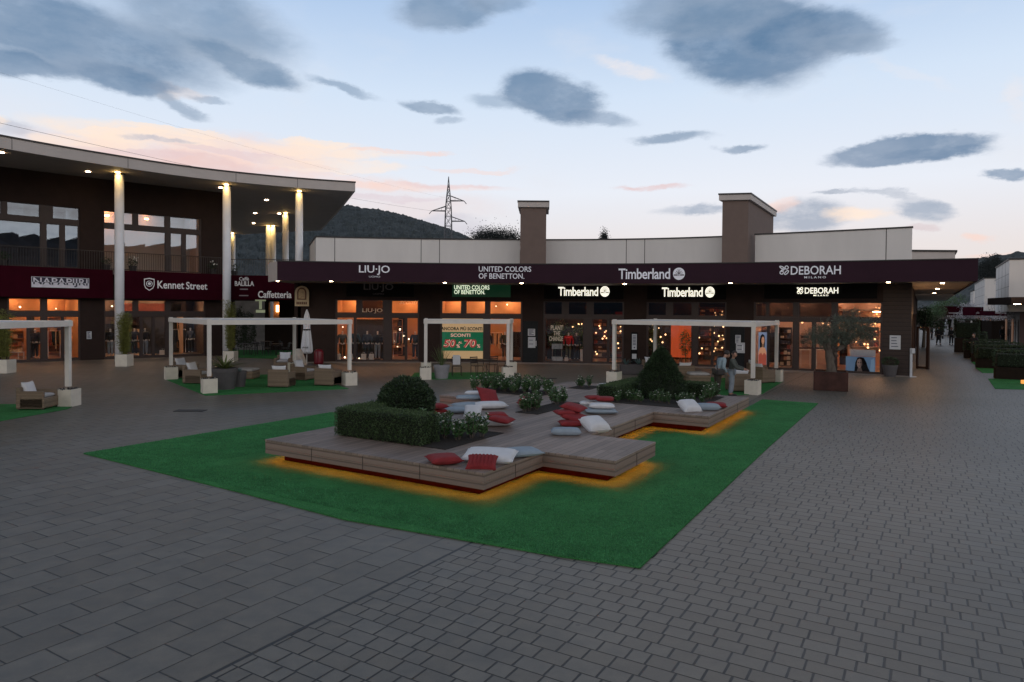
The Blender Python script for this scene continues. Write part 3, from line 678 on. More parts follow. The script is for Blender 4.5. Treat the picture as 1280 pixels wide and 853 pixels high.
room(FW, shop, 679, 780, .1, 3.75, 4.5, W_DK, FLW, 1, L_RD)
room(FW, shop, 808, 908, .1, 3.75, 4.5, W_DK, FLW, 1, L_RD)
room(FW, shop, 942, 1103.5, .1, 3.75, 4.5, W_PK, FLW, 1, L_PK)
# plinth step under the whole front
pm = MB(); slab(pm, FW, 0, LEN, 0, .05, .02, .28); pm.build('door_step', mat('step_stone', (.20, .17, .15), .7, .1, 4), shop)
# canopy: burgundy fascia, soffit, cap
CL = CF.L[-1]; ZC0, ZC1 = 4.46, 5.42
endL = Vector(CF.at(0)[0]); endR = Vector(CF.at(CL)[0])
fm = MB(); slab(fm, CF, 0, CL, ZC0, ZC1, -.12, 0); fm.build('canopy_fascia', BURG, shop)
cp_ = MB(); slab(cp_, CF, -.03, CL+.03, ZC1, ZC1+.05, -.2, .03); cp_.build('canopy_cap', DARK, shop)
backR = endR+Vector(E1)*46; backL = Vector((-12.6, 33.9))
sofp = [tuple(CF.at(t, -.12)[0]) for t in CF.steps(0, CL)]+[tuple(backR-Vector(E2)*.12), tuple(backR-Vector(E2)*9), (8, 48), (-12.4, 48), (Zat(335.3, 348, 36.4)[0]+.12, 36.5)]
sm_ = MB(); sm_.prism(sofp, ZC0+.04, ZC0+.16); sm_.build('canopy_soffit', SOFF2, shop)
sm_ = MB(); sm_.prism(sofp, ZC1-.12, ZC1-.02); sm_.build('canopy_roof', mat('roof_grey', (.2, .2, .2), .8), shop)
# right hand fascia running back along the street, left hand pale end face
def flat_wall(p, q, z0, z1, th, mb):
    p, q = Vector(p), Vector(q); u = (q-p).normalized(); n_ = Vector((-u.y, u.x))*th
    return mb.prism([tuple(p), tuple(q), tuple(q+n_), tuple(p+n_)], z0, z1)
e = MB(); flat_wall(endR+Vector(E1)*.002, backR, ZC0, ZC1, .12, e); e.build('canopy_fascia', BURG, shop)
el_ = G(335.3, 348.2, ZC0)
# left end: from the front corner back and to the left
lk = Zat(335.3, 348, 36.4)[0]
e = MB(); flat_wall((lk, 36.4), (endL.x, endL.y+.01), ZC0-.01, ZC1+.02, .1, e); e.build('canopy_end', ROOFW, shop)
# downlights under the canopy
DL = emit('downlight', (1, .70, .42), 45)
spots = [(346.5, 350.5), (414, 349.7), (556, 352.3), (652, 353), (781, 353.6), (913, 353.6), (1110.5, 352.4), (1178, 354), (1172, 361), (1168, 366.5), (1164, 370)]
for i, (px, py) in enumerate(spots):
    x, y = G(px, py, ZC0+.03)
    if i in (0, 1): y = 35.4+.3; x = Zat(px, 352, y)[0]
    if i in (2, 3, 4): y = 36.2; x = Zat(px, 352, y)[0]
    if i == 5: y = 34.0; x = Zat(px, 352, y)[0]
    if i == 6: y = 31.9; x = Zat(px, 352, y)[0]
    l = MB(); l.lathe([(.085, 0), (.085, .02)], (x, y, ZC0+.005), 16); l.build('downlight', DL, shop)
# parapet panels set back above the canopy
PF = 1.0
def parapet(pa, pb, z1, off, joints):
    t0, t1 = FW.px(pa, off, 300), FW.px(pb, off, 300)
    mb = MB(); slab(mb, FW, t0, t1, 4.5, z1, off-.2, off); mb.build('parapet', PANEL, shop)
    mb = MB(); slab(mb, FW, t0-.04, t1+.04, z1, z1+.07, off-.25, off+.04); mb.build('parapet_cap', DARK, shop)
    mb = MB()
    for j in joints:
        t = FW.px(j, off, 300); slab(mb, FW, t-.018, t+.018, ZC1, z1, off+.001, off+.006)
    mb.build('panel_joint', DARK, shop)
parapet(395, 650, 7.12, -.4, (418.5, 526.5, 549.5)); parapet(682.5, 903, 7.12, -.4, (783, 806)); parapet(944, 1140, 7.17, -.4, (1107.8,))
p0 = FW.at(FW.px(395, -.4, 300), -.4)[0]; e = MB(); flat_wall((p0.x-2.0, p0.y+5.5), (p0.x, p0.y), 4.5, 7.12, .15, e); e.build('parapet', PANEL, shop)
e = MB(); flat_wall((p0.x-2.06, p0.y+5.5), (p0.x-.05, p0.y-.02), 7.12, 7.19, .2, e); e.build('parapet_cap', DARK, shop)
p1 = FW.at(FW.px(1140, -.4, 300), -.4)[0]; q1 = p1+Vector((.42, .907))*18; e = MB(); flat_wall(p1+Vector((.0, .02)), q1, 4.5, 7.17, .15, e); e.build('parapet', PANEL, shop)
# lower roof further along the street
x0, z_ = Zat(1139, 314.5, 50); x1, _ = Zat(1194, 315, 50)
e = MB(); e.prism([(x0-3, 50), (x1, 50), (x1+12, 70), (x0-3, 70)], 4.4, z_); e.build('rear_roof', ROOFW, shop)
e = MB(); e.prism([(x0-3, 49.9), (x1+.1, 49.9), (x1+12.1, 70), (x0-3, 70)], z_, z_+.12); e.build('rear_roof_cap', DARK, shop)
e = MB(); e.prism([(x0-3, 53), (x1-3.2, 53), (x1+2, 60), (x0-3, 60)], z_+.1, z_+.75); e.build('rear_roof_cap', TAUPE, shop)
# towers
def tower(pa, pb, y, ztop, depth, dirv):
    xa, xb = Zat(pa, 300, y)[0], Zat(pb, 300, y-.25*(dirv[0] > .2))[0]; a, b = Vector((xa, y)), Vector((xb, y-.25*(dirv[0] > .2))); d = Vector(dirv)*depth
    P = [a, b, b+d, a+d]; mb = MB(); mb.prism([tuple(p) for p in P], 4.5, ztop-.36); t = mb.build('tower', TAUPE, shop)
    Q = off_poly([tuple(p) for p in P], -.14); mb = MB(); mb.prism(Q, ztop-.36, ztop-.08); mb.build('tower_cap', ROOFW, t)
    Q = off_poly([tuple(p) for p in P], -.17); mb = MB(); mb.prism(Q, ztop-.08, ztop); mb.build('tower_edge', DARK, t)
tower(650.3, 682.6, 38.2, 9.15, 2.6, (.05, 1)); tower(902.5, 935, 36.3, 9.3, 7.0, E1)
# side wall along the street with a shop entrance
c0 = Vector(FW.at(LEN)[0])
def side(a, b, z0, z1, th=.3, m=BROWN, name='wall', o=0.0):
    e = MB(); p = c0+Vector(E1)*a+Vector(E2)*o; q = c0+Vector(E1)*b+Vector(E2)*o; u = Vector(E2)*(-th); e.prism([tuple(p), tuple(q), tuple(q+u), tuple(p+u)], z0, z1); return e.build(name, m, shop)
side(.002, 1.3, 0, 4.5, m=BROWN2); side(1.3, 4.9, 3.0, 4.5, name='lintel'); side(4.9, 6.2, 0, 4.5)
side(6.2, 12, 3, 4.5, name='lintel'); side(12, 13, 0, 4.5); side(13, 26, 3.0, 4.5, name='lintel'); side(26, 46, 0, 4.5)
for a, b in ((1.4, 3.0), (3.1, 4.8), (6.3, 9), (9.1, 11.9), (13.1, 17), (17.2, 21), (21.2, 25.9)):
    fr_ = side(a, a+.1, 0, 3.0, .1, FRAME, 'window', -.06); e = MB()
    p = c0+Vector(E1)*(a+.1)+Vector(E2)*-.1; q = c0+Vector(E1)*b+Vector(E2)*-.1
    e.add([(p.x, p.y, .1), (q.x, q.y, .1), (q.x, q.y, 3), (p.x, p.y, 3)], [(0, 1, 2, 3)]); e.build('pane', GLASS, fr_)
    e = MB(); l0 = c0+Vector(E1)*(a+b)/2-Vector(E2)*1.6; e.lathe([(.14, 0), (.14, .03)], (l0.x, l0.y, 3.1), 10); e.build('ceiling_lamp', L_WM, shop)
bk_ = side(1.2, 27, .0, 3.4, .1, W_OR, 'shop_interior', -3.4)
side(1.2, 27, 3.15, 3.25, 3.2, mat('shop_ceiling', (.5, .42, .36)), 'shop_ceiling', -.31)
# back and inner closure of the volume
e = MB(); e.prism([(-12.8, 44.6), (13, 44.6), (13, 44.8), (-12.8, 44.8)], 0, 7.0); e.build('rear_wall', BROWN, shop)
e = MB(); flat_wall((-12.75, 44.6), (-12.4, 38.9), 0, 4.5, .2, e); e.build('wall', BROWN, shop)

# ================================================================== two-storey building on the left
LW = Curve([(-31.5, 31.6), (-29.0, 34.4), (-27.2, 36.3), (-25.6, 37.9), (-23.9, 39.5), (-22.2, 41.0), (-20.3, 42.6), (-18.85, 43.75)])
RE = Curve([(-28.6, 24), (-26.3, 28), (-24.0, 31.9), (-22.4, 34.2), (-20.5, 36.45), (-18.9, 38.15), (-16.75, 39.85), (-13.2, 41.8), (-9.9, 43.0)])
hall = thing('gallery_building', 'two storey brown building with sweeping white roof and tall columns', 'building', (-24, 41, 0))
ZR = 10.45
rp = [tuple(RE.at(t)[0]) for t in RE.steps(0, RE.L[-1])]
rest = [(-12.5, 50.1), (-18, 64.3), (-27.5, 68.4), (-50, 68), (-50, 24)]
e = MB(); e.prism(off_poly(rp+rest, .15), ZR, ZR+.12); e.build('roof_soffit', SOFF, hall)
e = MB(); e.prism(off_poly(rp+rest, .15), ZR+.45, ZR+.55); e.build('roof', mat('roof_grey', (.2, .2, .2)), hall)
e = MB(); slab(e, RE, 0, RE.L[-1], ZR-.02, ZR+.52, -.15, 0); e.build('roof_fascia', ROOFW, hall)
e = MB(); slab(e, RE, 0, RE.L[-1]+.03, ZR+.52, ZR+.60, -.2, .04); e.build('roof_cap', DARK, hall)
for p, q in (((-9.9, 43.0), (-12.5, 50.1)), ((-12.5, 50.1), (-18, 64.3)), ((-18, 64.3), (-27.5, 68.4))):
    e = MB(); flat_wall(p, q, ZR-.02, ZR+.52, .15, e); e.build('roof_fascia', ROOFW, hall)
jm = MB()
for px in (15, 160, 295, 372):
    t = RE.px(px, 0, 205); slab(jm, RE, t-.012, t+.012, ZR, ZR+.5, .001, .005)
jm.build('panel_joint', DARK, hall)
LL = LW.L[-1]
# upper floor wall with its windows
U0, U1, T0, T1 = 5.25, 7.66, 7.92, 8.66
def up(px): return LW.px(px, 0, 300)
def lowall(px0, px1, z0, z1, name='wall', o1=0.0, m=BROWN, hi=True):
    a, b = LW.px(px0, 0, 300), LW.px(px1, 0, 300); e = MB(); slab(e, LW, a, b, z0, z1, -.35, o1); return e.build(name, m, hall)
lowall(-60, 278, T1, ZR, 'wall'); lowall(100, 129.5, 5.0, T1); lowall(252, 278, 5.0, T1); lowall(-60, -42, 5.0, T1)
opening(LW, hall, 129.5, 252, [(U0, U1, [(129.8, 207.6), (213, 228), (232, 250)]), (T0, T1, [(130, 167), (172.5, 207), (212.5, 250)])], FRAME, GLASSU)
opening(LW, hall, -42, 100, [(U0, U1, [(-40, -8), (-4, 52), (58, 76), (81, 99)]), (T0, T1, [(-40, 3), (9, 51), (66, 100)])], FRAME, GLASSU)
room(LW, hall, 129.5, 252, 5.1, 8.9, 3.0, W_CR, FLD, 0, L_OR)
room(LW, hall, -42, 100, 5.1, 8.9, 4.5, W_DK, FLD, 0, L_WM)
for px, s_ in ((146, 1), (196, .5)):
    t = LW.px(px, 0, 300); l = MB(); slab(l, LW, t-.1, t+.1, 8.62, 8.72, -2.7, -2.5); l.build('ceiling_lamp', emit('wall_washer', (1, .36, .08), 45) if s_ == 1 else emit('wall_washer_weak', (1, .42, .14), 16), hall)
# end wall turning back
ew = LW.at(LL)[0]
# ground floor
GT1, GT0, GM1, GM0 = 3.5, 2.78, 2.52, .10
def gw(px0, px1, z0, z1, name='wall', o1=0.0, m=BROWN):
    a, b = LW.px(px0), LW.px(px1); e = MB(); slab(e, LW, a, b, z0, z1, -.35, o1); return e.build(name, m, hall)
gw(-60, 9, 0, 5.0); gw(100.5, 130, 0, 5.0); gw(257, 279, 0, 5.0)
gw(9, 100.5, GT1, 5.0, 'lintel', -.004); gw(130, 257, GT1, 5.0, 'lintel', -.004)
opening(LW, hall, 9, 100.5, [(GM0, GM1, [(10.5, 35), (37, 52), (58.5, 78), (79, 99.5)]), (GT0, GT1, [(10.5, 52), (58.5, 99.5)])], FRAME, GLASS)
opening(LW, hall, 130, 257, [(GM0, GM1, [(130.8, 176), (178, 191), (193, 207.5), (213, 256)]), (GT0, GT1, [(130.8, 167), (172.5, 207.5), (213, 256)])], FRAME, GLASS)
room(LW, hall, 9, 100.5, .1, 3.6, 4.2, W_OR, FLW, 1, L_OR)
room(LW, hall, 130, 257, .1, 3.6, 4.2, W_DK, FLW, 1, L_CR)
# terrace slab, fabric-covered band and railing
BO = .62
t0, t1 = LW.px(-70, BO, 350), LW.px(281, BO, 350)
e = MB(); slab(e, LW, t0, t1, 4.95, 5.12, -.3, BO-.06); e.build('terrace_slab', mat('terrace', (.16, .14, .13), .8), hall)
for pa, pb in ((-70, 141.2), (154.6, 281)):
    a, b = LW.px(pa, BO, 350), LW.px(pb, BO, 350); e = MB(); slab(e, LW, a, b, 3.55, 5.19, BO-.06, BO); e.build('shop_band', BURG2, hall)
def railing(parent, pts, z0, h, step=.12):
    mb = MB(); acc = []
    for (p, q) in zip(pts, pts[1:]):
        p, q = Vector(p), Vector(q); L = (q-p).length; nn = max(1, round(L/step))
        for i in range(nn):
            c = p+(q-p)*i/nn; mb.box((c.x, c.y, z0+h/2), (.016, .016, h))
    for zz in (z0+.06, z0+h):
        mb.tube([(p[0], p[1], zz) for p in pts], .022, 6)
    return mb.build('railing', mat('railing_metal', (.06, .05, .045), .5), parent)
railing(hall, [tuple(LW.at(t, BO-.12)[0]) for t in LW.steps(t0, t1, .9)], 5.12, 1.12)
# columns
for px, py, Yb in ((149, 217, None), (283.5, 232, None), (374, 240, None), (357, 267, None), (341.5, 283, None), (335.5, 283, None), (291, 292, None)):
    x, y = G(px, py, ZR)
    e = MB(); n_ = 20; e.lathe([(.235, 0), (.235, ZR-.01)], (x, y, 0), 24); e.smooth = False; c = e.build('column', COLW, hall, smooth=True)
    l = MB(); l.lathe([(.12, 0), (.12, .03)], (x+.12, y-.36, ZR-.035), 12); l.build('downlight', emit('column_light', (1, .62, .22), 26), c)
    cr_ = MB(); cr_.lathe([(.29, 0), (.29, .05)], (x, y, ZR-.06), 20); cr_.build('collar', DARK, c)
    ld = bpy.data.lights.new('column_spot', 'POINT'); ld.energy = 7; ld.color = (1, .66, .22); ld.shadow_soft_size = .05
    lo2 = bpy.data.objects.new('column_spot', ld); COL.objects.link(lo2); lo2.parent = hall; lo2.location = (x+.1-hall.location.x, y-.42-hall.location.y, ZR-.16)
for px, py in ((110, 214.5), (2, 190.5), (276, 234.5), (333, 250), (319, 266.5), (317, 279), (349, 267), (334.5, 286)):
    x, y = G(px, py, ZR); l = MB(); l.lathe([(.11, 0), (.11, .02)], (x, y, ZR-.025), 14); l.build('downlight', DL, hall)

# ================================================================== café between the two buildings
cafe = thing('cafe_building', 'dark recessed coffee bar front between the two buildings, under a burgundy band', 'building', (-15, 45, 0))
def xat(px, Y, py=380): return Zat(px, py, Y)[0]
YB = 44.6
e = MB(); e.b(xat(287, YB), xat(323, YB), YB, YB+.08, 3.62, 5.19); e.b(xat(323, YB), xat(385, YB), YB, YB+.08, 3.62, 5.19); e.build('shop_band', BURG2, cafe)
e = MB(); e.b(xat(280, YB), xat(392, YB), YB+.08, 52, 4.98, 5.12); e.build('terrace_slab', mat('terrace', (.16, .14, .13)), cafe)
railing(cafe, [(xat(285, YB), YB+.1), (xat(398, YB), YB+.1)], 5.12, 1.12)
YC = 50.0
e = MB(); e.b(-21.5, xat(292, YC), YC, YC+.3, 0, 5.0); e.b(xat(331, YC), xat(336, YC), YC, YC+.3, 0, 5.0); e.b(xat(349, YC), -12.8, YC, YC+.3, 0, 5.0); e.b(xat(292, YC), xat(331, YC), YC, YC+.3, 3.6, 5.0); e.b(xat(336, YC), xat(349, YC), YC, YC+.3, 3.55, 5.0); e.b(xat(336, YC), xat(349, YC), YC, YC+.3, 0, 2.3)
e.build('wall', BROWN, cafe)
e = MB(); e.b(xat(336, YC), xat(349, YC), YC+1, YC+1.05, 2.2, 3.6); e.build('shop_interior', W_OR, cafe)
e = MB(); e.b(xat(341, YC), xat(344, YC), YC+.7, YC+.8, 2.8, 3.3); e.build('wall_lamp', emit('cafe_lamp', (1, .5, .2), 9), cafe)
e = MB(); e.b(-21.6, -21.3, 44.6, 50, 0, 5); e.build('wall', BROWN, cafe)
tag(poly_sheet('cafe_turf', [(xat(281, 40.9, 450), 42.0), (xat(391, 40, 450), 40.2), (-12.8, 50), (-21, 50)], .012, TURF, 'structure'), None, None)
# a dim planted yard seen through the passage
e = MB(); e.b(xat(292, 58), xat(331, 58), 58, 58.3, 0, 5); e.build('yard_wall', mat('yard_wall', (.22, .22, .22), .8, .3, 1), cafe)

# pylon and wires
def lattice():
    T = thing('power_pylon', 'tall lattice steel electricity pylon rising behind the pale parapet', 'pylon', (0, 0, 0))
    STEEL = mat('pylon_steel', (.10, .105, .12), .6, .1); mb = MB(); Hh = 62.0
    def wd(z): return 9.0*(1-z/Hh)**1.0*.62+.7 if z > 6 else 5.6
    lv = [0, 10, 19, 27, 32, 36.5, 40.5, 44, 47.5, 50.5, 53, 55.2, 57.2, 59]
    W_ = [7.4, 6.2, 5.2, 4.4, 4.0, 3.7, 3.4, 3.1, 2.9, 2.6, 2.1, 1.6, 1.1, .6]
    for sx, sy in ((1, 1), (1, -1), (-1, -1), (-1, 1)):
        mb.tube([(sx*w/2, sy*w/2, z) for z, w in zip(lv, W_)]+[(0, 0, Hh)], .16, 4)
    c4 = [(1, 1), (1, -1), (-1, -1), (-1, 1)]
    for (z0, w0), (z1, w1) in zip(zip(lv, W_), zip(lv[1:], W_[1:])):
        for i in range(4):
            a, b = c4[i], c4[(i+1) % 4]
            mb.tube([(a[0]*w0/2, a[1]*w0/2, z0), (b[0]*w1/2, b[1]*w1/2, z1)], .09, 4); mb.tube([(b[0]*w0/2, b[1]*w0/2, z0), (a[0]*w1/2, a[1]*w1/2, z1)], .09, 4)
            mb.tube([(a[0]*w1/2, a[1]*w1/2, z1), (b[0]*w1/2, b[1]*w1/2, z1)], .09, 4)
    mb.build('mast', STEEL, T, local=True)
    for z, s_, L in ((53.2, 1, 7.2), (49.5, -1, 7.8), (45.8, 1, 7.6)):
        a = MB(); w = 1.3
        for y in (-.8, .8): a.tube([(s_*w, y, z), (s_*L, 0, z)], .17, 4); a.tube([(s_*w*.9, y, z+1.7), (s_*L, 0, z)], .13, 4)
        for f in (.3, .55, .8): a.tube([(s_*(w+(L-w)*f), 0, z), (s_*(w+(L-w)*f), 0, z+1.7*(1-f))], .06, 4)
        a.tube([(s_*L, 0, z), (s_*(L+1.2), 0, z-1.1)], .16, 5); a.build('cross_arm', STEEL, T, local=True)
    return T
PY = lattice(); px_, pz_ = Zat(560.8, 221, 250); PY.location = (px_, 250, pz_-62.0)
PY.scale = (.78, .78, 1)
wm = mat('wire', (.12, .12, .13), .6)
def wire(p, q, sag, label, rw=.028):
    p, q = Vector(p), Vector(q); pts = [p.lerp(q, t/24)-Vector((0, 0, sag*4*(t/24)*(1-t/24))) for t in range(25)]
    e = MB(); e.tube(pts, rw, 5); tag(e.build('power_line', wm), label, 'power line', 'power lines slung from the pylon')
a_ = (px_-6, 250, pz_-12.5)
x, z = Zat(-60, 140, 92); wire(a_, (x, 92, z), 1.2, 'lower thin cable crossing the sky above the white roof')
x, z = Zat(-60, 72, 95); wire((px_+5.5, 250, pz_-9), (x, 95, z), 1.5, 'upper faint cable crossing the sky high over the white roof', .010)
# ================================================================== signs
LITW = emit('lit_letters', (1, .96, .80), 1.0); LITW.node_tree.nodes['Principled BSDF'].inputs['Emission Strength'].default_value = 1.05
LITG = emit('lit_letters_green', (.9, 1, .75), .8)
SILV = mat('silver_letters', (.90, .91, .98), .45, .03)
DULL = mat('dull_letters', (.16, .14, .15), .5, .05)
CREAM = mat('cream_letters', (.62, .56, .44), .6, .04)
def sign(name, label, cv, pxc, py=350, off=0.0, cat='sign', group=None):
    p = cv.at(cv.px(pxc, off, py), off)[0]; return thing(name, label, cat, (p.x, p.y, cv.z(pxc, py, off)), 0, group)
def disc_logo(parent, cv, pxa, pxb, pya, pyb, off, m, dark):
    """round emblem: a disc with a spreading tree left dark inside it"""
    s0, s1 = cv.px(pxa, off), cv.px(pxb, off); pc = (pxa+pxb)/2; z1, z0 = cv.z(pc, pya, off), cv.z(pc, pyb, off); r = (s1-s0)/2; h = (z1-z0)/2
    d = MB(); d.add([(math.cos(w)*r, math.sin(w)*h, 0) for w in [i*math.pi/12 for i in range(24)]], [tuple(range(24))]); wrap(d, cv, (s0+s1)/2, (z0+z1)/2, off+.02).build('emblem', m, parent)
    d = MB(); q = .012
    def st(a, b, w): a, b = Vector(a), Vector(b); u = (b-a).normalized(); n_ = Vector((-u.y, u.x))*w; d.add([(*(a-n_), q), (*(b-n_), q), (*(b+n_), q), (*(a+n_), q)], [(0, 1, 2, 3)])
    for a, b, w in (((0, -.35), (0, .25), .06), ((0, .05), (-.45, .45), .035), ((0, .05), (.45, .45), .035), ((0, .2), (-.18, .72), .03), ((0, .2), (.18, .72), .03), ((-.85, -.2), (-.2, -.2), .09), ((.2, -.2), (.85, -.2), .09), ((0, .0), (-.62, .15), .03), ((0, 0), (.62, .15), .03)):
        st((a[0]*r, a[1]*h), (b[0]*r, b[1]*h), w*r)
    wrap(d, cv, (s0+s1)/2, (z0+z1)/2, off+.02).build('emblem_detail', dark, parent)
def tim(parent, px0, px1, cpx0, cpx1, py0, py1, cv, off, m, dark):
    wall_text('Timberland', cv, px0, px1, py0, py1, off, m, parent, bold=.016, depth=.03, space=.95)
    # slab feet under the stems, as the heavy serifed letters have
    disc_logo(parent, cv, cpx0, cpx1, py0-1, py1+1, off, m, dark)
def deb(parent, px0, px1, lpx0, lpx1, py0, py1, mpx0, mpx1, mpy0, mpy1, cv, off, m):
    wall_text('DEBORAH', cv, px0, px1, py0, py1, off, m, parent, bold=.012, depth=.05); wall_text('MILANO', cv, mpx0, mpx1, mpy0, mpy1, off, m, parent, bold=.02, space=1.5)
    s0, s1 = cv.px(lpx0, off), cv.px(lpx1, off); pc = (lpx0+lpx1)/2; z1, z0 = cv.z(pc, py0-1, off), cv.z(pc, py1+1, off); w, h = (s1-s0)/2, (z1-z0)/2; d = MB()
    def ring(cx, cy, a, b, rot, full=True):
        pts = []; nn = 12 if full else 8
        for i in range(nn+(0 if full else 1)):
            t = 2*math.pi*i/12; x, y = a*math.cos(t), b*math.sin(t); pts.append((cx+x*math.cos(rot)-y*math.sin(rot), cy+x*math.sin(rot)+y*math.cos(rot)))
        if full: pts.append(pts[0])
        for p, q in zip(pts, pts[1:]):
            u = Vector((q[0]-p[0], q[1]-p[1])); u.normalize(); n_ = Vector((-u.y, u.x))*.09; P = [(p[0]-n_.x, p[1]-n_.y), (q[0]-n_.x, q[1]-n_.y), (q[0]+n_.x, q[1]+n_.y), (p[0]+n_.x, p[1]+n_.y)]
            d.add([(x*w, y*h, 0) for x, y in P], [(0, 1, 2, 3)])
    ring(.45, .5, .32, .32, .8); ring(-.45, -.45, .32, .32, .8); ring(.45, -.45, .5, .22, .8); ring(-.4, .5, .5, .18, -.5); ring(-.2, .1, .6, .12, .7)
    wrap(d, cv, (s0+s1)/2, (z0+z1)/2, off+.02).build('emblem', m, parent)
s = sign('fascia_sign', 'silver fashion shop lettering at the left end of the burgundy canopy fascia', CF, 468, 338); wall_text('LIU·JO', CF, 448.5, 487, 332, 344, 0, SILV, s, depth=.05, bold=.012); wall_text('UOMO', CF, 461, 475, 345, 347.2, 0, SILV, s)
s = sign('fascia_sign', 'silver two-line lettering near the middle of the burgundy canopy fascia', CF, 631, 340); wall_text('UNITED COLORS', CF, 598, 663.5, 333.3, 340, 0, SILV, s, bold=.01); wall_text('OF BENETTON.', CF, 598, 655, 342, 348.8, 0, SILV, s, bold=.01)
s = sign('fascia_sign', 'silver bold lettering with round tree emblem on the burgundy canopy fascia', CF, 814, 342); tim(s, 772.5, 837, 840.5, 855.5, 335.8, 349.2, CF, 0, SILV, BURG)
s = sign('fascia_sign', 'silver capitals with a knot emblem toward the right of the burgundy canopy fascia', CF, 1010, 338); deb(s, 987.5, 1050, 972.5, 986, 332.5, 343.5, 1004.5, 1031.5, 345.5, 348.2, CF, 0, SILV)
# panels under the canopy
def panel(parent, cv, px0, px1, py0, py1, m, o0=.002, o1=.06, z0=None, z1=None, name='sign_panel'):
    a, b = cv.px(px0, o1), cv.px(px1, o1); pc = (px0+px1)/2; z1 = z1 or cv.z(pc, py0, o1); z0 = z0 or cv.z(pc, py1, o1); e = MB(); slab(e, cv, a, b, z0, z1, o0, o1); return e.build(name, m, parent)
BLKP = mat('black_panel', (.008, .0075, .008), .7, .05, spec=.1); GRNP = emit('green_panel', (.003, .034, .014), .35)
s = sign('shop_sign', 'dark unlit sign with grey letters over the leftmost shop front', FW, 470, 362); panel(s, FW, 433, 517, 353.6, 371, BLKP); wall_text('LIU·JO', FW, 454.5, 491.5, 354.6, 365.2, .06, DULL, s, bold=.012); wall_text('UOMO', FW, 466, 480, 366.5, 368.6, .06, DULL, s)
s = sign('shop_sign', 'green lit sign with white two-line letters over the second shop front', FW, 600, 362); panel(s, FW, 565, 638, 355.2, 371.5, GRNP); wall_text('UNITED COLORS', FW, 567.5, 611.5, 356.8, 362.2, .06, LITG, s, bold=.015); wall_text('OF BENETTON.', FW, 567.5, 606, 362.7, 368, .06, LITG, s, bold=.015)
s = sign('shop_sign', 'glowing white letters with round tree emblem over the plant window, left of the brown pillar', FW, 728, 362); panel(s, FW, 680, 779, 354.5, 374, BLKP); tim(s, 697.5, 747.3, 749.8, 761.6, 359, 370.2, FW, .06, LITW, BLKP)
s = sign('shop_sign', 'glowing white letters with round tree emblem over the shop front behind the conical shrub', FW, 860, 362); panel(s, FW, 809, 907, 354.5, 374.5, BLKP); tim(s, 827, 878, 881, 893, 359.5, 371.2, FW, .06, LITW, BLKP)
s = sign('shop_sign', 'glowing white capitals with knot emblem over the cosmetics shop behind the olive tree', FW, 1022, 362); panel(s, FW, 955, 1096, 354.5, 373.5, BLKP); deb(s, 1005.5, 1047.3, 995, 1004, 359.6, 367.3, 1016.5, 1035, 368.4, 370.4, FW, .06, LITW)
# left building bands
class Sub: pass
NV = mat('navy_letters', (.02, .02, .05), .5)
s = sign('shop_sign', 'white boxed capitals split white above and dark below on the leftmost burgundy band', LW, 75, 353, .62); s0, s1 = LW.px(39.4, .63), LW.px(111.5, .63); zt, zb = LW.z(75, 347.0, .63), LW.z(75, 360.0, .63); zm = (zt+zb)/2
e = MB(); slab(e, LW, s0, s1, zb, zt, .622, .64); e.build('sign_box', mat('box_pale', (.70, .70, .78), .5), s)
e = MB(); slab(e, LW, s0+.03, s1-.03, zm, zt-.02, .641, .65); e.build('box_field', NV, s)
tm = text_mb('NAPAPIJRI', (s1-s0)*.94, (zt-zb)*.84, depth=.01, bold=.01)
for nm, sel, m_ in (('lettering', 1, mat('box_pale', (.70, .70, .78))), ('lettering', 0, NV)):
    bmm = bmesh.new(); mm_ = bpy.data.meshes.new('q'); mm_.from_pydata(tm.v, [], tm.f); bmm.from_mesh(mm_)
    bmesh.ops.bisect_plane(bmm, geom=bmm.verts[:]+bmm.edges[:]+bmm.faces[:], plane_co=(0, 0, 0), plane_no=(0, 1, 0), clear_inner=bool(sel), clear_outer=not sel)
    bmm.verts.ensure_lookup_table(); q = MB(); q.add([tuple(v.co) for v in bmm.verts], [tuple(v.index for v in f.verts) for f in bmm.faces]); bmm.free(); bpy.data.meshes.remove(mm_)
    wrap(q, LW, (s0+s1)/2, zm, .662).build(nm, m_, s)
s = sign('shop_sign', 'white shield emblem and serif lettering on the burgundy band between the tall columns', LW, 220, 356, .62); SERIF = mat('white_lettering', (.92, .92, .96), .5)
wall_text('Kennet', LW, 196.8, 230, 351.5, 361.2, .62, SERIF, s, bold=.012); wall_text('Street', LW, 232.5, 259, 353, 362.2, .62, SERIF, s, bold=.012)
a, b = LW.px(180, .63), LW.px(193.2, .63); zt, zb = LW.z(187, 347.6, .63), LW.z(187, 363.8, .63); w, h = (b-a)/2, (zt-zb)/2
sh = [(-1, .85), (0, 1), (1, .85), (1, -.1), (.75, -.6), (0, -1), (-.75, -.6), (-1, -.1)]
for sc_, m_, z_ in ((1, SERIF, 0), (.84, BURG2, .01)):
    d = MB(); d.add([(x*w*sc_, y*h*sc_, z_) for x, y in sh], [tuple(range(7, -1, -1))]); wrap(d, LW, (a+b)/2, (zt+zb)/2, .64).build('shield', m_, s)
for r0, m_, z_ in ((.62, SERIF, .02), (.50, NV, .03), (.30, SERIF, .04)):
    d = MB(); d.add([(math.cos(t)*w*r0*(1+.18*math.sin(5*t)*(r0 < .4)), math.sin(t)*w*r0+.1*h, z_) for t in [i*math.pi/10 for i in range(20)]], [tuple(range(20))]); wrap(d, LW, (a+b)/2, (zt+zb)/2, .64).build('crest', m_, s)
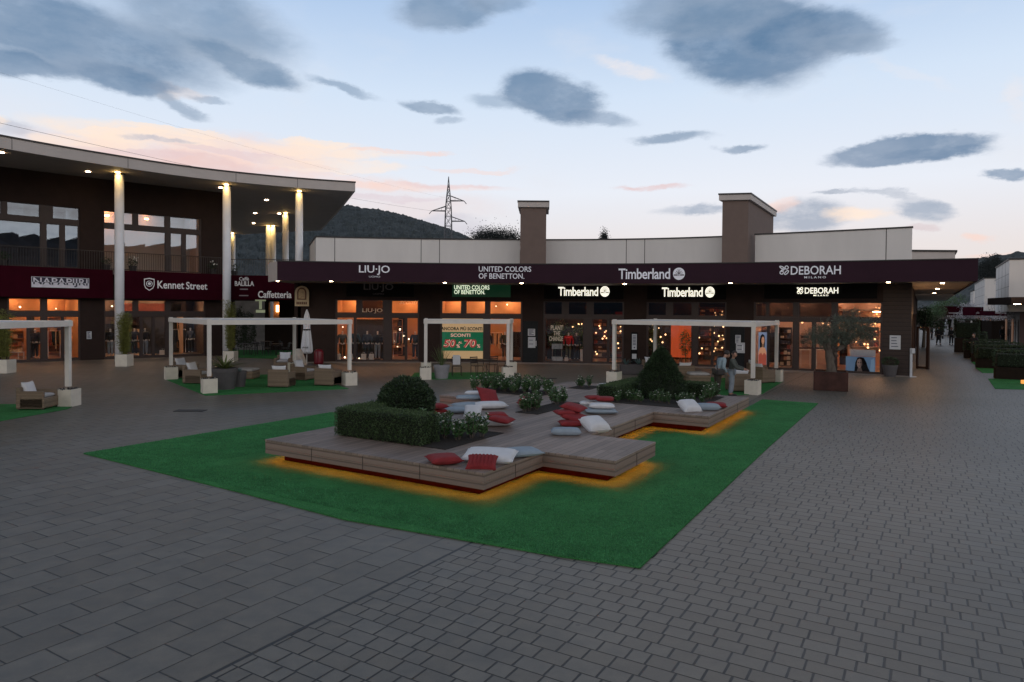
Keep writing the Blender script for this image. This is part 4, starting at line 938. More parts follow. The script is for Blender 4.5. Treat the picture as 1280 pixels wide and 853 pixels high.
def flat_text(body, px0, px1, py0, py1, Y, m, parent, **kw):
    x0, z1 = Zat(px0, py0, Y); x1, z0 = Zat(px1, py1, Y); mb = text_mb(body, x1-x0, z1-z0, **kw); o = MB(); o.add([((x0+x1)/2+x, Y-z, (z0+z1)/2+y) for x, y, z in mb.v], mb.f); return o.build('lettering', m, parent)
s = thing('cafe_sign', 'arched white coffee brand lettering on the burgundy band right of the second column', 'sign', (*Zat(305, 355, YB)[:1], YB, 4.4))
flat_text('Caffè', 299, 311, 346.5, 351, YB-.02, SERIF, s, bold=.01); flat_text('BALILLA', 293.5, 317.5, 351.5, 357.8, YB-.02, SERIF, s, bold=.02)
e = MB(); x0, z1 = Zat(300, 361, YB); x1, z0 = Zat(310, 362.6, YB); e.b(x0, x1, YB-.03, YB-.005, z0, z1); x0, z1 = Zat(299, 369, YB); x1, z0 = Zat(310.5, 370.4, YB); e.b(x0, x1, YB-.03, YB-.005, z0, z1); e.build('small_print', mat('dull_print', (.30, .26, .28)), s)
s = thing('cafe_sign', 'blackletter coffee bar lettering on the shaded burgundy band beneath the canopy end', 'sign', (Zat(344, 368, YB)[0], YB, 3.9)); flat_text('Caffetteria', 322.5, 364.5, 363.8, 373, YB-.02, SERIF, s, bold=.02)
# arched wooden tavern sign hanging at the pillar
YA = 38.3; s = thing('arched_sign', 'cream arched hanging sign with ornate brown frame beside the cafe passage', 'sign', (Zat(377, 380, YA)[0], YA, 3.6)); x0, z1 = Zat(368.6, 357.5, YA); x1, z0 = Zat(386, 383, YA)
def arch(x0, x1, z0, z1, y0, y1, rise):
    cx = (x0+x1)/2; w = (x1-x0)/2; P = [(x0, z0), (x1, z0)]+[(cx+w*math.cos(t), z1-rise+rise*math.sin(t)) for t in [i*math.pi/10 for i in range(11)]]; e = MB(); n_ = len(P)
    return e.add([(x, y0, z) for x, z in P]+[(x, y1, z) for x, z in P], [tuple(range(n_)), tuple(range(2*n_-1, n_-1, -1))]+[(i, n_+i, n_+(i+1) % n_, (i+1) % n_) for i in range(n_)])
CRM = mat('cream_board', (.50, .40, .25), .6, .08, 5); arch(x0, x1, z0, z1, YA, YA+.06, .38).build('board', CRM, s)
w = x1-x0; arch(x0+w*.17, x1-w*.17, z0+.36, z1-.09, YA-.02, YA-.001, .28).build('frame', mat('ornate_brown', (.12, .05, .025), .6, .3, 20), s)
arch(x0+w*.27, x1-w*.27, z0+.42, z1-.17, YA-.03, YA-.021, .2).build('picture', mat('board_inset', (.42, .30, .17), .6, .3, 12), s)
e = MB()
for i in range(6): e.b(x0+w*(.12+.13*i), x0+w*(.21+.13*i), YA-.02, YA-.002, z0+.1, z0+.24)
e.build('lettering', mat('ornate_brown', (.12, .05, .025)), s)
e = MB(); e.tube([(x0+w/2, YA+.03, z1), (x0+w/2, YA+.03, 4.5)], .015, 5); e.build('hanger', DARK, s)
# window lettering and posters
s = sign('window_lettering', 'cream three-line slogan on the glass of the plant display window', FW, 695, 415, -.1)
for t_, a, b, c, d in (('PLANT', 688.5, 704, 406.8, 413), ('THE', 692, 700.5, 414, 419.6), ('CHANGE', 686.5, 704, 420.5, 426.5)): wall_text(t_, FW, a, b, c, d, -.11, CREAM, s, bold=.03)
s = sign('window_lettering', 'golden shop name on the transom glass of the leftmost shop', FW, 465, 388, -.1); wall_text('LIU·JO', FW, 453, 478, 385.6, 392, -.10, CREAM, s, bold=.01)
s = sign('window_lettering', 'slanting white script on the right transom glass of the leftmost shop', FW, 511, 378, -.1); wall_text('sconti', FW, 499, 523, 375, 380.5, -.10, CREAM, s, bold=.0, shear=.5)
def poster(name, label, px0, px1, py0, py1, m, off, cv=FW, th=.012):
    s = sign(name, label, cv, (px0+px1)/2, (py0+py1)/2, off, 'poster'); panel(s, cv, px0, px1, py0, py1, m, off-th, off, name='sheet'); return s
PCR = emit('poster_cream', (.50, .33, .17), .55); s = poster('sale_poster', 'cream sale poster with a green band of big red numbers in the second shop window', 551.8, 604.5, 398, 448.5, PCR, -.14)
panel(s, FW, 551.9, 604, 415.2, 438.8, emit('poster_green', (.0, .12, .05), .5), -.139, -.134, name='green_band')
wall_text('ANCORA PIÙ SCONTI', FW, 551.5, 603, 408, 413.2, -.135, mat('poster_dark', (.03, .03, .015)), s, bold=.03)
PR = emit('poster_red', (.30, .02, .02), .5); PKK = emit('poster_pale', (.75, .40, .32), .45)
for o_, m_, bb in ((-.133, PKK, .05), (-.123, PR, .01)):
    wall_text('SCONTI', FW, 563.5, 588, 417.2, 421.3, o_, PKK, s, bold=.02) if bb > .02 else None
    wall_text('50', FW, 554.5, 570, 424.3, 434.6, o_, m_, s, bold=bb, shear=.15); wall_text('70', FW, 579.8, 595.8, 424.3, 434.8, o_, m_, s, bold=bb, shear=.15)
wall_text('%', FW, 570.8, 575.2, 430.5, 435, -.13, PKK, s, bold=.02); wall_text('%', FW, 596.5, 600.5, 430.5, 435, -.13, PKK, s, bold=.02); wall_text('AL', FW, 573, 578, 427, 429.6, -.13, PKK, s, bold=.02)
NOTE = mat('notice_white', (.50, .52, .55), .6, .05); INK = mat('ink', (.06, .07, .12), .6)
def notice(label, px0, px1, py0, py1, cv=FW, off=.02, lines=5):
    s = sign('notice', label, cv, (px0+px1)/2, (py0+py1)/2, off, 'notice'); panel(s, cv, px0, px1, py0, py1, NOTE, off-.015, off, name='sheet')
    a, b = cv.px(px0, off), cv.px(px1, off); pc = (px0+px1)/2; zt, zb = cv.z(pc, py0, off), cv.z(pc, py1, off); e = MB()
    for i in range(lines):
        z = zt-(zt-zb)*(i+.8)/(lines+.8); slab(e, cv, a+(b-a)*.15, a+(b-a)*random.uniform(.5, .85), z-.018, z+.018, off+.001, off+.004)
    e.build('print', INK, s); return s
# notices, service doors
def service(label, px0, px1):
    s = sign('service_door', label, FW, (px0+px1)/2, 430, .03, 'door'); panel(s, FW, px0, px1, 401.5, 453, mat('service_grey', (.016, .018, .020), .6, spec=.15), .002, .04, z0=.06, name='door_leaf')
    a = FW.px(px1-2.5, .05); e = MB(); slab(e, FW, a, a+.03, 1.0, 1.3, .045, .08); e.build('handle', SILV, s)
service('dark grey service door with two notices between the green and the first white lit sign', 654, 672.5); notice('pale notice on the upper part of the service door left of the plant window', 660, 669, 411.3, 420, off=.06); notice('framed grey notice below another on the service door left of the plant window', 660.3, 669.5, 421.6, 435, off=.06, lines=2)
service('black service door behind the two people, left of the woman poster', 913, 931); notice('white notice high on the black door behind the two people', 919.5, 926.3, 419, 429.5, off=.06); notice('grey framed notice lower on the black door behind the two people', 920.5, 931.5, 428.5, 441.5, off=.065, lines=2)
notice('white notice with blue print on the brown corner pillar right of the olive tree', 1112.5, 1126.3, 419.5, 437, off=.02, lines=4)
notice('small paper notice on the dark pillar between the two left windows', 108.3, 114.5, 414.5, 424, LW, .03)
# woman posters: plain figure on blue
def face_poster(label, px0, px1, py0, py1, off, skinc, bgc, tall):
    s = poster('beauty_poster', label, px0, px1, py0, py1, emit('p_'+bgc[0], bgc[1], bgc[2]), off); a, b = FW.px(px0, off), FW.px(px1, off); pc = (px0+px1)/2; zt, zb = FW.z(pc, py0, off), FW.z(pc, py1, off); w, h = b-a, zt-zb
    def pg(P, z, m, nm):
        d = MB(); d.add([(x*w, y*h, z) for x, y in P], [tuple(range(len(P)))]); wrap(d, FW, (a+b)/2, (zt+zb)/2, off+.002).build(nm, m, s)
    def el(cx, cy, rx, ry, z, m, nm, n_=24): pg([(cx+rx*math.cos(t), cy+ry*math.sin(t)) for t in [i*2*math.pi/n_ for i in range(n_)]], z, m, nm)
    HA = mat('poster_hair', (.012, .008, .008), spec=.1); SK = emit('p_skin%d' % tall, skinc, .45); SH = emit('p_shade%d' % tall, tuple(c*.45 for c in skinc), .35)
    if tall:
        pg([(-.30, .02), (-.34, .26), (-.22, .40), (0, .45), (.2, .40), (.28, .25), (.24, .05), (.1, .0)], .002, HA, 'hair'); pg([(-.10, .02), (-.06, .2), (.16, .2), (.14, .0)], .004, SH, 'neck')
        el(.04, .25, .17, .115, .006, SK, 'face'); pg([(-.48, -.5), (-.46, -.1), (-.3, .02), (.0, .05), (.3, .02), (.46, -.1), (.48, -.5)], .005, SK, 'shoulder'); pg([(-.46, -.5), (-.44, -.2), (-.15, -.12), (.0, -.2), (.2, -.12), (.46, -.2), (.46, -.5)], .008, emit('p_dress', (.40, .08, .05), .45), 'dress')
        for q in (-.04, .1): pg([(q, .27), (q+.07, .275), (q+.07, .262), (q, .257)], .009, HA, 'eye')
        pg([(-.0, .185), (.09, .185), (.09, .172), (0, .172)], .009, SH, 'mouth')
    else:
        pg([(-.20, -.5), (-.17, .1), (-.1, .42), (.0, .47), (.12, .42), (.2, .15), (.26, -.2), (.34, -.5)], .002, HA, 'hair'); pg([(-.12, .02), (-.10, .28), (-.03, .36), (.04, .30), (.06, .05), (.02, -.18), (-.04, -.27), (-.09, -.16)], .006, SK, 'face')
        pg([(.0, .32), (.05, .28), (.065, .0), (.02, -.2), (.0, 0)], .0075, SH, 'cheek'); pg([(-.08, -.25), (.03, -.2), (.08, -.5), (-.12, -.5)], .004, SH, 'neck')
        for q in (-.085, -.01): pg([(q, .13), (q+.05, .14), (q+.05, .10), (q, .09)], .009, HA, 'eye')
        pg([(-.06, -.1), (0, -.09), (-.0, -.13), (-.055, -.14)], .009, HA, 'mouth'); pg([(.33, -.5), (.36, .3), (.44, .42), (.49, .1), (.48, -.5)], .002, emit('p_pale', (.13, .20, .28), .5), 'band')
    return s
face_poster('tall backlit poster of a woman in red at the left of the cosmetics window', 948.3, 959, 415.5, 456.5, -.16, (.60, .30, .17), ('blue', (.16, .20, .30), .6), True)
face_poster('wide blue face poster low in the cosmetics window behind the olive tree', 1058, 1095, 446, 465.2, -.16, (.20, .13, .11), ('steel', (.07, .12, .19), .6), False)
e = sign('poster_strip', 'white paper strip lying on top of the wide blue poster behind the olive tree', FW, 1080, 442, -.2, 'display'); panel(e, FW, 1063, 1095, 437.5, 445.5, mat('notice_white', (.5, .52, .55)), -.3, -.18, name='sheet')

# ================================================================== plants
def leafmass(mb, pts, l, w, up=0.0, spread=1.0):
    for p, n_ in pts:
        d = Vector(n_)*spread+Vector((random.gauss(0, .6), random.gauss(0, .6), random.gauss(0, .6)+up)); mb.leaf(p, l*random.uniform(.6, 1.25), w*random.uniform(.7, 1.2), d)
def rough_box(x0, x1, y0, y1, z0, z1, n_, out=.0):
    pts = []; A = [((x1-x0)*(y1-y0), 'z'), ((x1-x0)*(z1-z0), 'y'), ((y1-y0)*(z1-z0), 'x')]; tot = A[0][0]+2*A[1][0]+2*A[2][0]
    for _ in range(n_):
        q = random.random()*tot; x, y, z = random.uniform(x0, x1), random.uniform(y0, y1), random.uniform(z0, z1)
        if q < A[0][0]: z = z1; n = (0, 0, 1)
        elif q < A[0][0]+2*A[1][0]: s_ = random.choice((-1, 1)); y = y1 if s_ > 0 else y0; n = (0, s_, 0)
        else: s_ = random.choice((-1, 1)); x = x1 if s_ > 0 else x0; n = (s_, 0, 0)
        g = random.gauss(0, .016)+.02*mn.noise(Vector((x*3, y*3, z*3))); pts.append(((x+n[0]*g, y+n[1]*g, z+n[2]*g), n))
    return pts
ROTE = math.pi/2-TH                # turns local x into the street direction
def hedge(label, e1a, e1b, e2a, e2b, h, loc, extra=None):
    T = thing('box_hedge', label, 'hedge', (*E(*loc), .45), 0)
    core = MB(); lm = MB()
    for (a0, a1, b0, b1) in [(e1a, e1b, e2a, e2b)]+(extra or []):
        # local x along E1, local y along -E2
        core.rbox(((a0+a1)/2, -(b0+b1)/2, h/2+.005), (a1-a0-.06, b1-b0-.06, h-.04), .05)
        A = 2*((a1-a0)+(b1-b0))*h+(a1-a0)*(b1-b0); lm_pts = rough_box(a0+.01, a1-.01, -b1+.01, -b0-.01, .02, h-.01, int(A*3600)); leafmass(lm, lm_pts, .030, .020, .1)
    # into the parent's local frame
    def tr(mb): mb.v = [(x*E1[0]-y*E2[0], x*E1[1]-y*E2[1], z) for x, y, z in mb.v]
    c0x = loc
    for mb in (core, lm): mb.v = [(x-c0x[0], y+c0x[1], z) for x, y, z in mb.v]; tr(mb)
    core.build('branches', mat('hedge_core', (.008, .014, .006), 1), T, local=True); lm.build('foliage', HEDGT, T, local=True); return T
soil = []
def bed(label, a0, a1, b0, b1):
    e = MB(); e.prism([E(a0, b0), E(a1, b0), E(a1, b1), E(a0, b1)], .4505, .462); tag(e.build('planting_bed', SOIL), label, 'planting bed'); soil.append(1)
bed('dark soil bed in the deck around the near hedge and round bush', 10.06, 12.1, -10.12, -7.45)
bed('narrow soil bed with white flowers in the middle of the deck', 14.75, 17.3, -8.75, -8.1)
bed('soil bed with white flowers at the far left of the deck', 17.9, 19.3, -12.3, -9.8)
bed('small soil square under a lone flowering shrub at the back of the deck', 20.4, 21.5, -10.1, -9.3)
bed('dark soil bed round the conical shrub on the right of the deck', 17.9, 21.0, -8.0, -5.1)
hedge('clipped dark green L-shaped box hedge at the left front of the deck', 10.0, 10.62, -10.2, -8.0, .56, (10.5, -9), [(10.62, 12.7, -10.2, -9.7)])
hedge('low clipped dark hedge wrapped around the conical shrub', 18.2, 21.0, -8.05, -7.45, .42, (19.3, -7), [(20.4, 21.0, -7.45, -5.4)])
# round bush
def bushpts(n_, fn, seed=1):
    random.seed(seed); pts = []
    for _ in range(n_):
        u = random.uniform(-1, 1); t = random.uniform(0, 2*math.pi); r = math.sqrt(1-u*u); d = Vector((r*math.cos(t), r*math.sin(t), u)); p = fn(d)
        if p is not None: pts.append((p, d))
    return pts
bx, by = G(507, 541, .45); bx, by = G(507.5, 533, .45)
T = thing('round_bush', 'dense dark round bush rising behind the near hedge', 'bush', (bx, by, .45))
rb = .60
def ballf(d):
    q = 1+.07*mn.noise(d*2.2)+.05*mn.noise(d*6); s_ = random.choice((1, .97, .9)); return Vector((d.x*rb*q*s_, d.y*rb*q*s_, .52+d.z*rb*.92*q*s_)) if .52+d.z*rb*.92 > 0 else None
c = MB(); c.ball((0, 0, .52), (rb*.86, rb*.86, rb*.78), 3); c.build('branches', mat('hedge_core', (.008, .014, .006)), T, local=True)
lm = MB(); leafmass(lm, bushpts(9000, ballf), .065, .03, .2); lm.build('foliage', HEDGE, T, local=True)
# conical shrub
cx_, cy_ = G(826, 496, .45)
T = thing('conical_shrub', 'tall dark conical evergreen shrub on the right part of the deck', 'shrub', (cx_, cy_, .45))
lm = MB(); random.seed(5); Hc = 1.50
for _ in range(17000):
    z = Hc*(1-random.random()**.62); rr = .90*(1-z/Hc)**.72*(.92+.16*mn.noise(Vector((z*4, 0, 7))))
    t = random.uniform(0, 2*math.pi); rr *= 1+.13*mn.noise(Vector((math.cos(t)*2, math.sin(t)*2, z*2.5)))+.05*random.gauss(0, 1); rr = max(.02, rr*random.choice((1, 1, .93, .85)))
    lm.leaf((rr*math.cos(t), rr*math.sin(t), z), .075, .022, (math.cos(t)*.7+random.gauss(0, .35), math.sin(t)*.7+random.gauss(0, .35), .5+random.gauss(0, .4)))
lm.build('foliage', HEDGE, T, local=True); c = MB(); c.lathe([(.78, 0), (.70, .35), (.52, .7), (.3, 1.05), (.1, 1.3), (.02, 1.4)], (0, 0, 0), 18); c.build('branches', mat('hedge_core', (.008, .014, .006)), T, local=True)
# gardenias
def gardenia(seed, h=.42, fl=5):
    random.seed(seed); T = thing('gardenia', 'g', 'shrub'); lm = MB(); st = MB(); fm_ = MB()
    for s_ in range(9):
        fm_ = MB(); a = random.uniform(0, 6.28); l = random.uniform(.05, .17); tip = Vector((math.cos(a)*l, math.sin(a)*l, h*random.uniform(.55, 1.05))); b0 = Vector((math.cos(a)*.03, math.sin(a)*.03, 0)); st.tube([b0, b0.lerp(tip, .6)+Vector((0, 0, .03)), tip], [.006, .005, .003], 4)
        for i in range(26):
            t = random.uniform(.18, 1.0); p = b0.lerp(tip, t); w = random.uniform(0, 6.28); lm.leaf(p, random.uniform(.055, .095), .034, (math.cos(w), math.sin(w), random.uniform(.2, 1.3)))
        if s_ < fl:
            p = tip+Vector((0, 0, .0)); w0 = random.uniform(0, 6.28)
            for i in range(6):
                w = w0+i*1.047; fm_.leaf(p, .034, .028, (math.cos(w), math.sin(w), .35))
            for i in range(4):
                w = w0+i*1.57; fm_.leaf(p, .022, .018, (math.cos(w), math.sin(w), 1.2))
            fm_.build('flower', PETAL, T, local=True)
    st.build('stem', BARK, T, local=True); lm.build('foliage', GARD, T, local=True); return Proto(T)
GP = [gardenia(11), gardenia(12, .5, 4), gardenia(13, .38, 6), gardenia(14, .46, 3)]
def gbed(pts, label, group):
    for i, (a, b, s_) in enumerate(pts):
        x, y = E(a, b) if a < 100 else (0, 0); GP[i % 4].put((x, y, .455), random.uniform(0, 6), label, group, s_)
random.seed(3)
gbed([(11.15+.34*math.sin(i*2.1)+.10*random.random(), -9.25+.105*i, random.uniform(.85, 1.15)) for i in range(17)], 'leafy gardenia with white flowers in the bed right of the near hedge', 'gardenias beside the near hedge')
gbed([(14.95+.15*i, -8.6+.12*math.sin(i*2.5), random.uniform(.8, 1.05)) for i in (0, 1, 2, 3, 4, 5, 11, 12, 13, 14)], 'gardenia with white flowers in the narrow bed at the middle of the deck', 'gardenias in the middle bed')
gbed([(18.15+.9*(i*5 % 7)/7, -12.3+.105*i, random.uniform(1.0, 1.25)) for i in range(24)], 'gardenia dotted with white flowers in the far left bed of the deck', 'gardenias in the far bed')
gbed([(20.8, -9.75, .9), (21.05, -9.6, .85), (20.9, -9.9, .85)], 'flowering gardenia in the small lone bed at the back of the deck', 'gardenias in the lone bed')
gbed([(18.05+.05*(i*7 % 9)+.05*i, -7.35+.15*i, random.uniform(.6, .85)) for i in range(15)], 'low gardenia at the foot of the conical shrub', 'gardenias round the conical shrub')
gbed([(20.0+.16*i, -5.35+.05*math.sin(i*2), 1.0) for i in range(6)], 'gardenia with open white flowers right of the conical shrub', 'gardenias right of the conical shrub')

# bamboo columns in cream planters
def bamboo(px, py, label, hh, rad, hw):
    x, y = G(px, py); y += .25; T = thing('planter_box', label.replace('bamboo', 'cream planter box holding bamboo'), 'planter', (x, y, 0)); e = MB(); e.rbox((0, 0, .31), (.62, .62, .62), .015, 0); e.build('box', POTW, T, local=True); e = MB(); e.box((0, 0, .615), (.54, .54, .02)); e.build('soil', SOIL, T, local=True)
    B = thing('bamboo', label, 'plant', (x, y, .62)); lm = MB(); st = MB(); random.seed(int(px))
    for i in range(26):
        a, r = random.uniform(0, 6.28), random.uniform(0, rad*.6); bx_, by_ = r*math.cos(a), r*math.sin(a); h = hh*random.uniform(.72, 1.0); lean = (random.gauss(0, .06), random.gauss(0, .06)); tip = (bx_*1.3+lean[0], by_*1.3+lean[1], h); st.tube([(bx_*.6, by_*.6, 0), (bx_, by_, h*.5), tip], [.012, .01, .004], 5)
        for j in range(190):
            t = random.uniform(.06, 1.0); p = Vector((bx_*(.6+.7*t)+lean[0]*t, by_*(.6+.7*t)+lean[1]*t, h*t)); w = random.uniform(0, 6.28); q = random.uniform(0, .13); p += Vector((math.cos(w)*q, math.sin(w)*q, 0)); lm.leaf(p, .13, .022, (math.cos(w), math.sin(w), random.uniform(-.3, 1.0)))
    st.build('stems', mat('bamboo_stems', (.15, .15, .04), .5, .2), B, local=True); lm.build('foliage', BAMB, B, local=True)
bamboo(152, 458.4, 'yellow-green bamboo at the foot of the leftmost full column', 2.25, .36, 0); bamboo(286, 453, 'yellow-green bamboo at the foot of the column beside the cafe', 2.9, .42, 0); bamboo(1, 467, 'yellow-green bamboo cut by the left picture edge', 2.3, .36, 0)

# olive tree in a corten box
ox, oy = G(1047.5, 489.5); oy += .62
T = thing('corten_planter', 'square rust brown steel planter under the olive tree', 'planter', (ox, oy, 0), R(-25)); e = MB()
for a, b, c_, d_ in ((-.61, .61, -.61, -.57), (-.61, .61, .57, .61), (-.61, -.57, -.569, .569), (.57, .61, -.569, .569)): e.b(a, b, c_, d_, .01, .74)
e.build('panels', CORT, T, local=True); e = MB(); e.box((0, 0, .66), (1.13, 1.13, .04)); e.build('soil', SOIL, T, local=True)
T = thing('olive_tree', 'grey-green olive tree with forked gnarled trunk in front of the cosmetics shop', 'tree', (ox, oy, .68)); random.seed(21)
tk = MB(); tk.tube([(0, 0, -.03), (.02, 0, .12), (-.03, 0, .38), (-.06, 0, .62), (-.10, .02, .9)], [.24, .17, .15, .16, .12], 12)
br = []
def limb(p, q, r0, r1, nseg=5, wob=.05):
    p, q = Vector(p), Vector(q); pts = [p.lerp(q, i/nseg)+Vector((random.gauss(0, wob), random.gauss(0, wob), random.gauss(0, wob*.4)))*(0 < i < nseg) for i in range(nseg+1)]; tk.tube(pts, [r0+(r1-r0)*i/nseg for i in range(nseg+1)], 8); return pts
for q in ((-.55, .1, 1.45), (-.15, -.3, 1.7), (-.3, .35, 1.6)): br.append(limb((-.09, 0, .82), q, .10, .04)[-1])
m1 = limb((-.04, 0, .45), (.48, 0, 1.05), .13, .09)[-1]
for q in ((1.0, .1, 1.6), (.55, -.25, 1.85), (.8, .3, 1.75), (.35, .2, 1.8)): br.append(limb(m1, q, .075, .03)[-1])
tk.build('trunk', BARK, T, local=True, smooth=True)
lm = MB(); tw = MB()
clumps = [(-.95, 0, 1.25, .32), (-.62, .1, 1.42, .40), (-.6, -.2, 1.25, .3), (-.25, -.1, 1.55, .42), (-.1, .2, 1.25, .38), (.15, -.15, 1.70, .42), (.1, -.2, 1.35, .36), (.45, .1, 1.85, .40), (.5, -.25, 1.55, .38), (.8, .1, 1.80, .40), (1.05, 0, 1.60, .38), (1.25, .1, 1.45, .28), (.85, -.2, 1.40, .33), (.55, .2, 2.10, .26), (.35, 0, 1.2, .28), (-.4, .3, 1.7, .3), (1.1, .2, 1.85, .25), (.6, 0, 2.3, .13), (.1, .1, 2.0, .22)]
for cx2, cy2, cz2, r in [(c_[0]*1.12+.22, c_[1], c_[2]+.05, c_[3]*1.05) for c_ in clumps]:
    for s_ in range(int(110*r/.35)):
        d = Vector((random.gauss(0, 1), random.gauss(0, 1), random.gauss(0, .8))).normalized(); p0 = Vector((cx2, cy2, cz2))+d*r*random.uniform(.1, .75); dd = (d+Vector((random.gauss(0, .4), random.gauss(0, .4), random.gauss(.25, .4)))).normalized(); L_ = random.uniform(.12, .32); p1_ = p0+dd*L_; tw.tube([p0, p1_], [.004, .002], 3, False)
        for i in range(15):
            t = i/14; w = Vector((random.gauss(0, 1), random.gauss(0, 1), random.gauss(0, 1))); lm.leaf(p0.lerp(p1_, t), random.uniform(.035, .06), .012, dd*.8+w*.6)
lm.build('foliage', OLIVE, T, local=True); tw.build('twigs', BARK, T, local=True)

# pots
def pot(x, y, r, h, label, m=GREYP, plant=None, square=None, name='plant_pot'):
    T = thing(name, label, 'pot', (x, y, 0)); e = MB(); e.lathe([(r*.74, 0), (r*.95, h*.80), (r*.95, h*.82), (r, h*.82), (r, h), (r*.9, h), (r*.88, h*.9)], n=28); e.build('pot', m, T, local=True, smooth=False); e = MB(); e.lathe([(r*.88, h*.88), (r*.88, h*.9)], n=20); e.build('soil', SOIL, T, local=True); return T
def blades(name, label, loc, n_, L_, w, droop, m, up=.8, seed=1):
    random.seed(seed); T = MB()
    for i in range(n_):
        a = random.uniform(0, 6.28); e_ = random.uniform(up*.6, up*1.5); l = L_*random.uniform(.7, 1.1); d = Vector((math.cos(a), math.sin(a), 0)); sd_ = Vector((-d.y, d.x, 0)); prev = None; pts = []
        for j in range(7):
            t = j/6; p = d*(l*t*math.cos(e_)+.03)+Vector((0, 0, l*t*math.sin(e_)-droop*l*t*t)); ww = w*(1-t)**.7*(.7+.6*t if t < .5 else 1); pts.append((p-sd_*ww, p+sd_*ww, p-Vector((0, 0, ww*.35))))
        o = len(T.v)
        for a_, b_, c_ in pts: T.v += [tuple(a_), tuple(c_), tuple(b_)]
        for j in range(6):
            for q in (0, 1): T.f.append((o+3*j+q, o+3*j+q+1, o+3*j+q+4, o+3*j+q+3))
    ob = T.build(name, m); ob.location = loc; return tag(ob, label, 'plant')
x, y = G(275, 488.5); y += .42; pot(x, y, .46, .80, 'large grey pot with spiky plant beside the left pergola post'); blades('yucca', 'spiky yellow-green yucca in the large grey pot by the left pergola', (x, y, .74), 46, 1.0, .045, .35, YUCC, .75, 4)
x, y = G(295.5, 485); y += .3; pot(x, y, .27, .62, 'smaller grey pot right of the large spiky plant pot'); blades('grass_plant', 'pale wispy bluish plant in the smaller grey pot of the left pergola', (x, y, .56), 60, .42, .010, .5, AGAV, 1.0, 6)
x, y = G(551, 474.5); y += .3; pot(x, y, .37, .62, 'light grey pot with tall grass under the small pergola', mat('light_grey_pot', (.24, .24, .26), .6, .08)); blades('tall_grass', 'tall upright pale grass growing in the light grey pot', (x, y, .55), 70, 1.15, .012, .12, mat('grass_blades', (.10, .15, .05), .6, .3, 3), 1.25, 8)
x, y = G(1117.5, 471.5); y += .35; pot(x, y, .34, .55, 'grey round pot with dark shrub against the brown corner pillar')
T = MB(); random.seed(9); leafmass(T, [((d.x*.34, d.y*.3, .2+d.z*.2), d) for d in [Vector((random.gauss(0, 1), random.gauss(0, 1), random.gauss(0, 1))).normalized() for _ in range(700)]], .08, .03); o = T.build('small_shrub', HEDGE); o.location = (x, y, .5); tag(o, 'dark little shrub in the round pot by the corner pillar', 'shrub')
x, y = G(792, 468.5); e = MB(); T = thing('trough_planter', 'long grey trough planter with bluish agaves under the right pergola', 'planter', (x, y+.3, 0)); e.rbox((0, 0, .24), (1.15, .5, .46), .02); e.build('trough', GREYP, T, local=True)
for i, (dx, lb) in enumerate(((-.32, 'bluish agave at the left end of the grey trough'), (.3, 'bluish agave at the right end of the grey trough'))): blades('agave', lb, (x+dx, y+.3, .46), 30, .42, .03, .12, AGAV, .85, 30+i)

# ================================================================== pergolas
def pergola(label, P, hh=2.60, small=1.0, plants=True):
    """P: four ground corners in order round the roof"""
    cxp = sum(p[0] for p in P)/4; cyp = sum(p[1] for p in P)/4; T = thing('pergola', label, 'pergola', (cxp, cyp, 0)); V = [Vector(p) for p in P]
    b = MB(); bt = .17; ax = (V[1]-V[0]).normalized(); ang = math.atan2(ax.y, ax.x)
    for i in range(4):
        a, c = V[i], V[(i+1) % 4]; u = (c-a).normalized(); mid = (a+c)/2; L_ = (c-a).length; ext = .09 if i % 2 == 0 else -.091
        e = MB(); e.box((mid.x, mid.y, hh-bt/2), (L_+2*ext, .18, bt), math.atan2(u.y, u.x)); e.build('beam', WHITEP, T)
    rs = MB(); q = off_poly([tuple(v) for v in V], .06); rs.prism(q, hh-.045, hh-.02); rs.build('roof_sheet', mat('roof_sheet', (.60, .60, .60), .6, .03, 1), T)
    for v in V:
        u = ax; e = MB(); e.box((v.x, v.y, (hh-bt+.4)/2), (.13*small, .13*small, hh-bt-.4), ang); e.v = [(x, y, z+.2) for x, y, z in e.v]; e.build('post', WHITEP, T)
        e = MB(); S_ = .48; th_ = .03
        for dx, dy, sx, sy in ((0, -S_/2+th_/2, S_, th_), (0, S_/2-th_/2, S_, th_), (-S_/2+th_/2, 0, th_, S_-2*th_-.002), (S_/2-th_/2, 0, th_, S_-2*th_-.002)):
            c_, s_ = math.cos(ang), math.sin(ang); e.box((v.x+dx*c_-dy*s_, v.y+dx*s_+dy*c_, .265), (sx, sy, .52), ang)
        pb = e.build('planter_box', POTW, T); e = MB(); e.box((v.x, v.y, .46), (S_-.07, S_-.07, .03), ang)
        for _ in range(60):
            a = random.uniform(0, 6.28); r = random.uniform(.1, .22); e.leaf((v.x+r*math.cos(a), v.y+r*math.sin(a), .47), random.uniform(.06, .13), .04, (math.cos(a)*.8, math.sin(a)*.8, 1.0))
        e.build('dark_plants', mat('dark_plants', (.022, .018, .022), .7, .3, 8), T)
    return T
def corner(px, py, yo=.22): x, y = G(px, py); return (x, y+yo)
A0, A1, A3 = corner(258, 492.5), corner(435, 482.5), corner(210.5, 475); A2 = (A1[0]+A3[0]-A0[0], A1[1]+A3[1]-A0[1])
pergola('large white pergola over wicker armchairs in front of the cafe', [A0, A1, A2, A3])
B0, B1 = corner(531, 475), corner(634.5, 474); dv_ = Vector((B1[0]-B0[0], B1[1]-B0[1])).normalized(); pv = Vector((-dv_.y, dv_.x))*3.0; b2 = corner(526, 468.5)
pergola('small white pergola in front of the green sale poster', [B0, B1, (B1[0]+.15, B1[1]+3.0), (B0[0]-.35, B0[1]+2.9)])
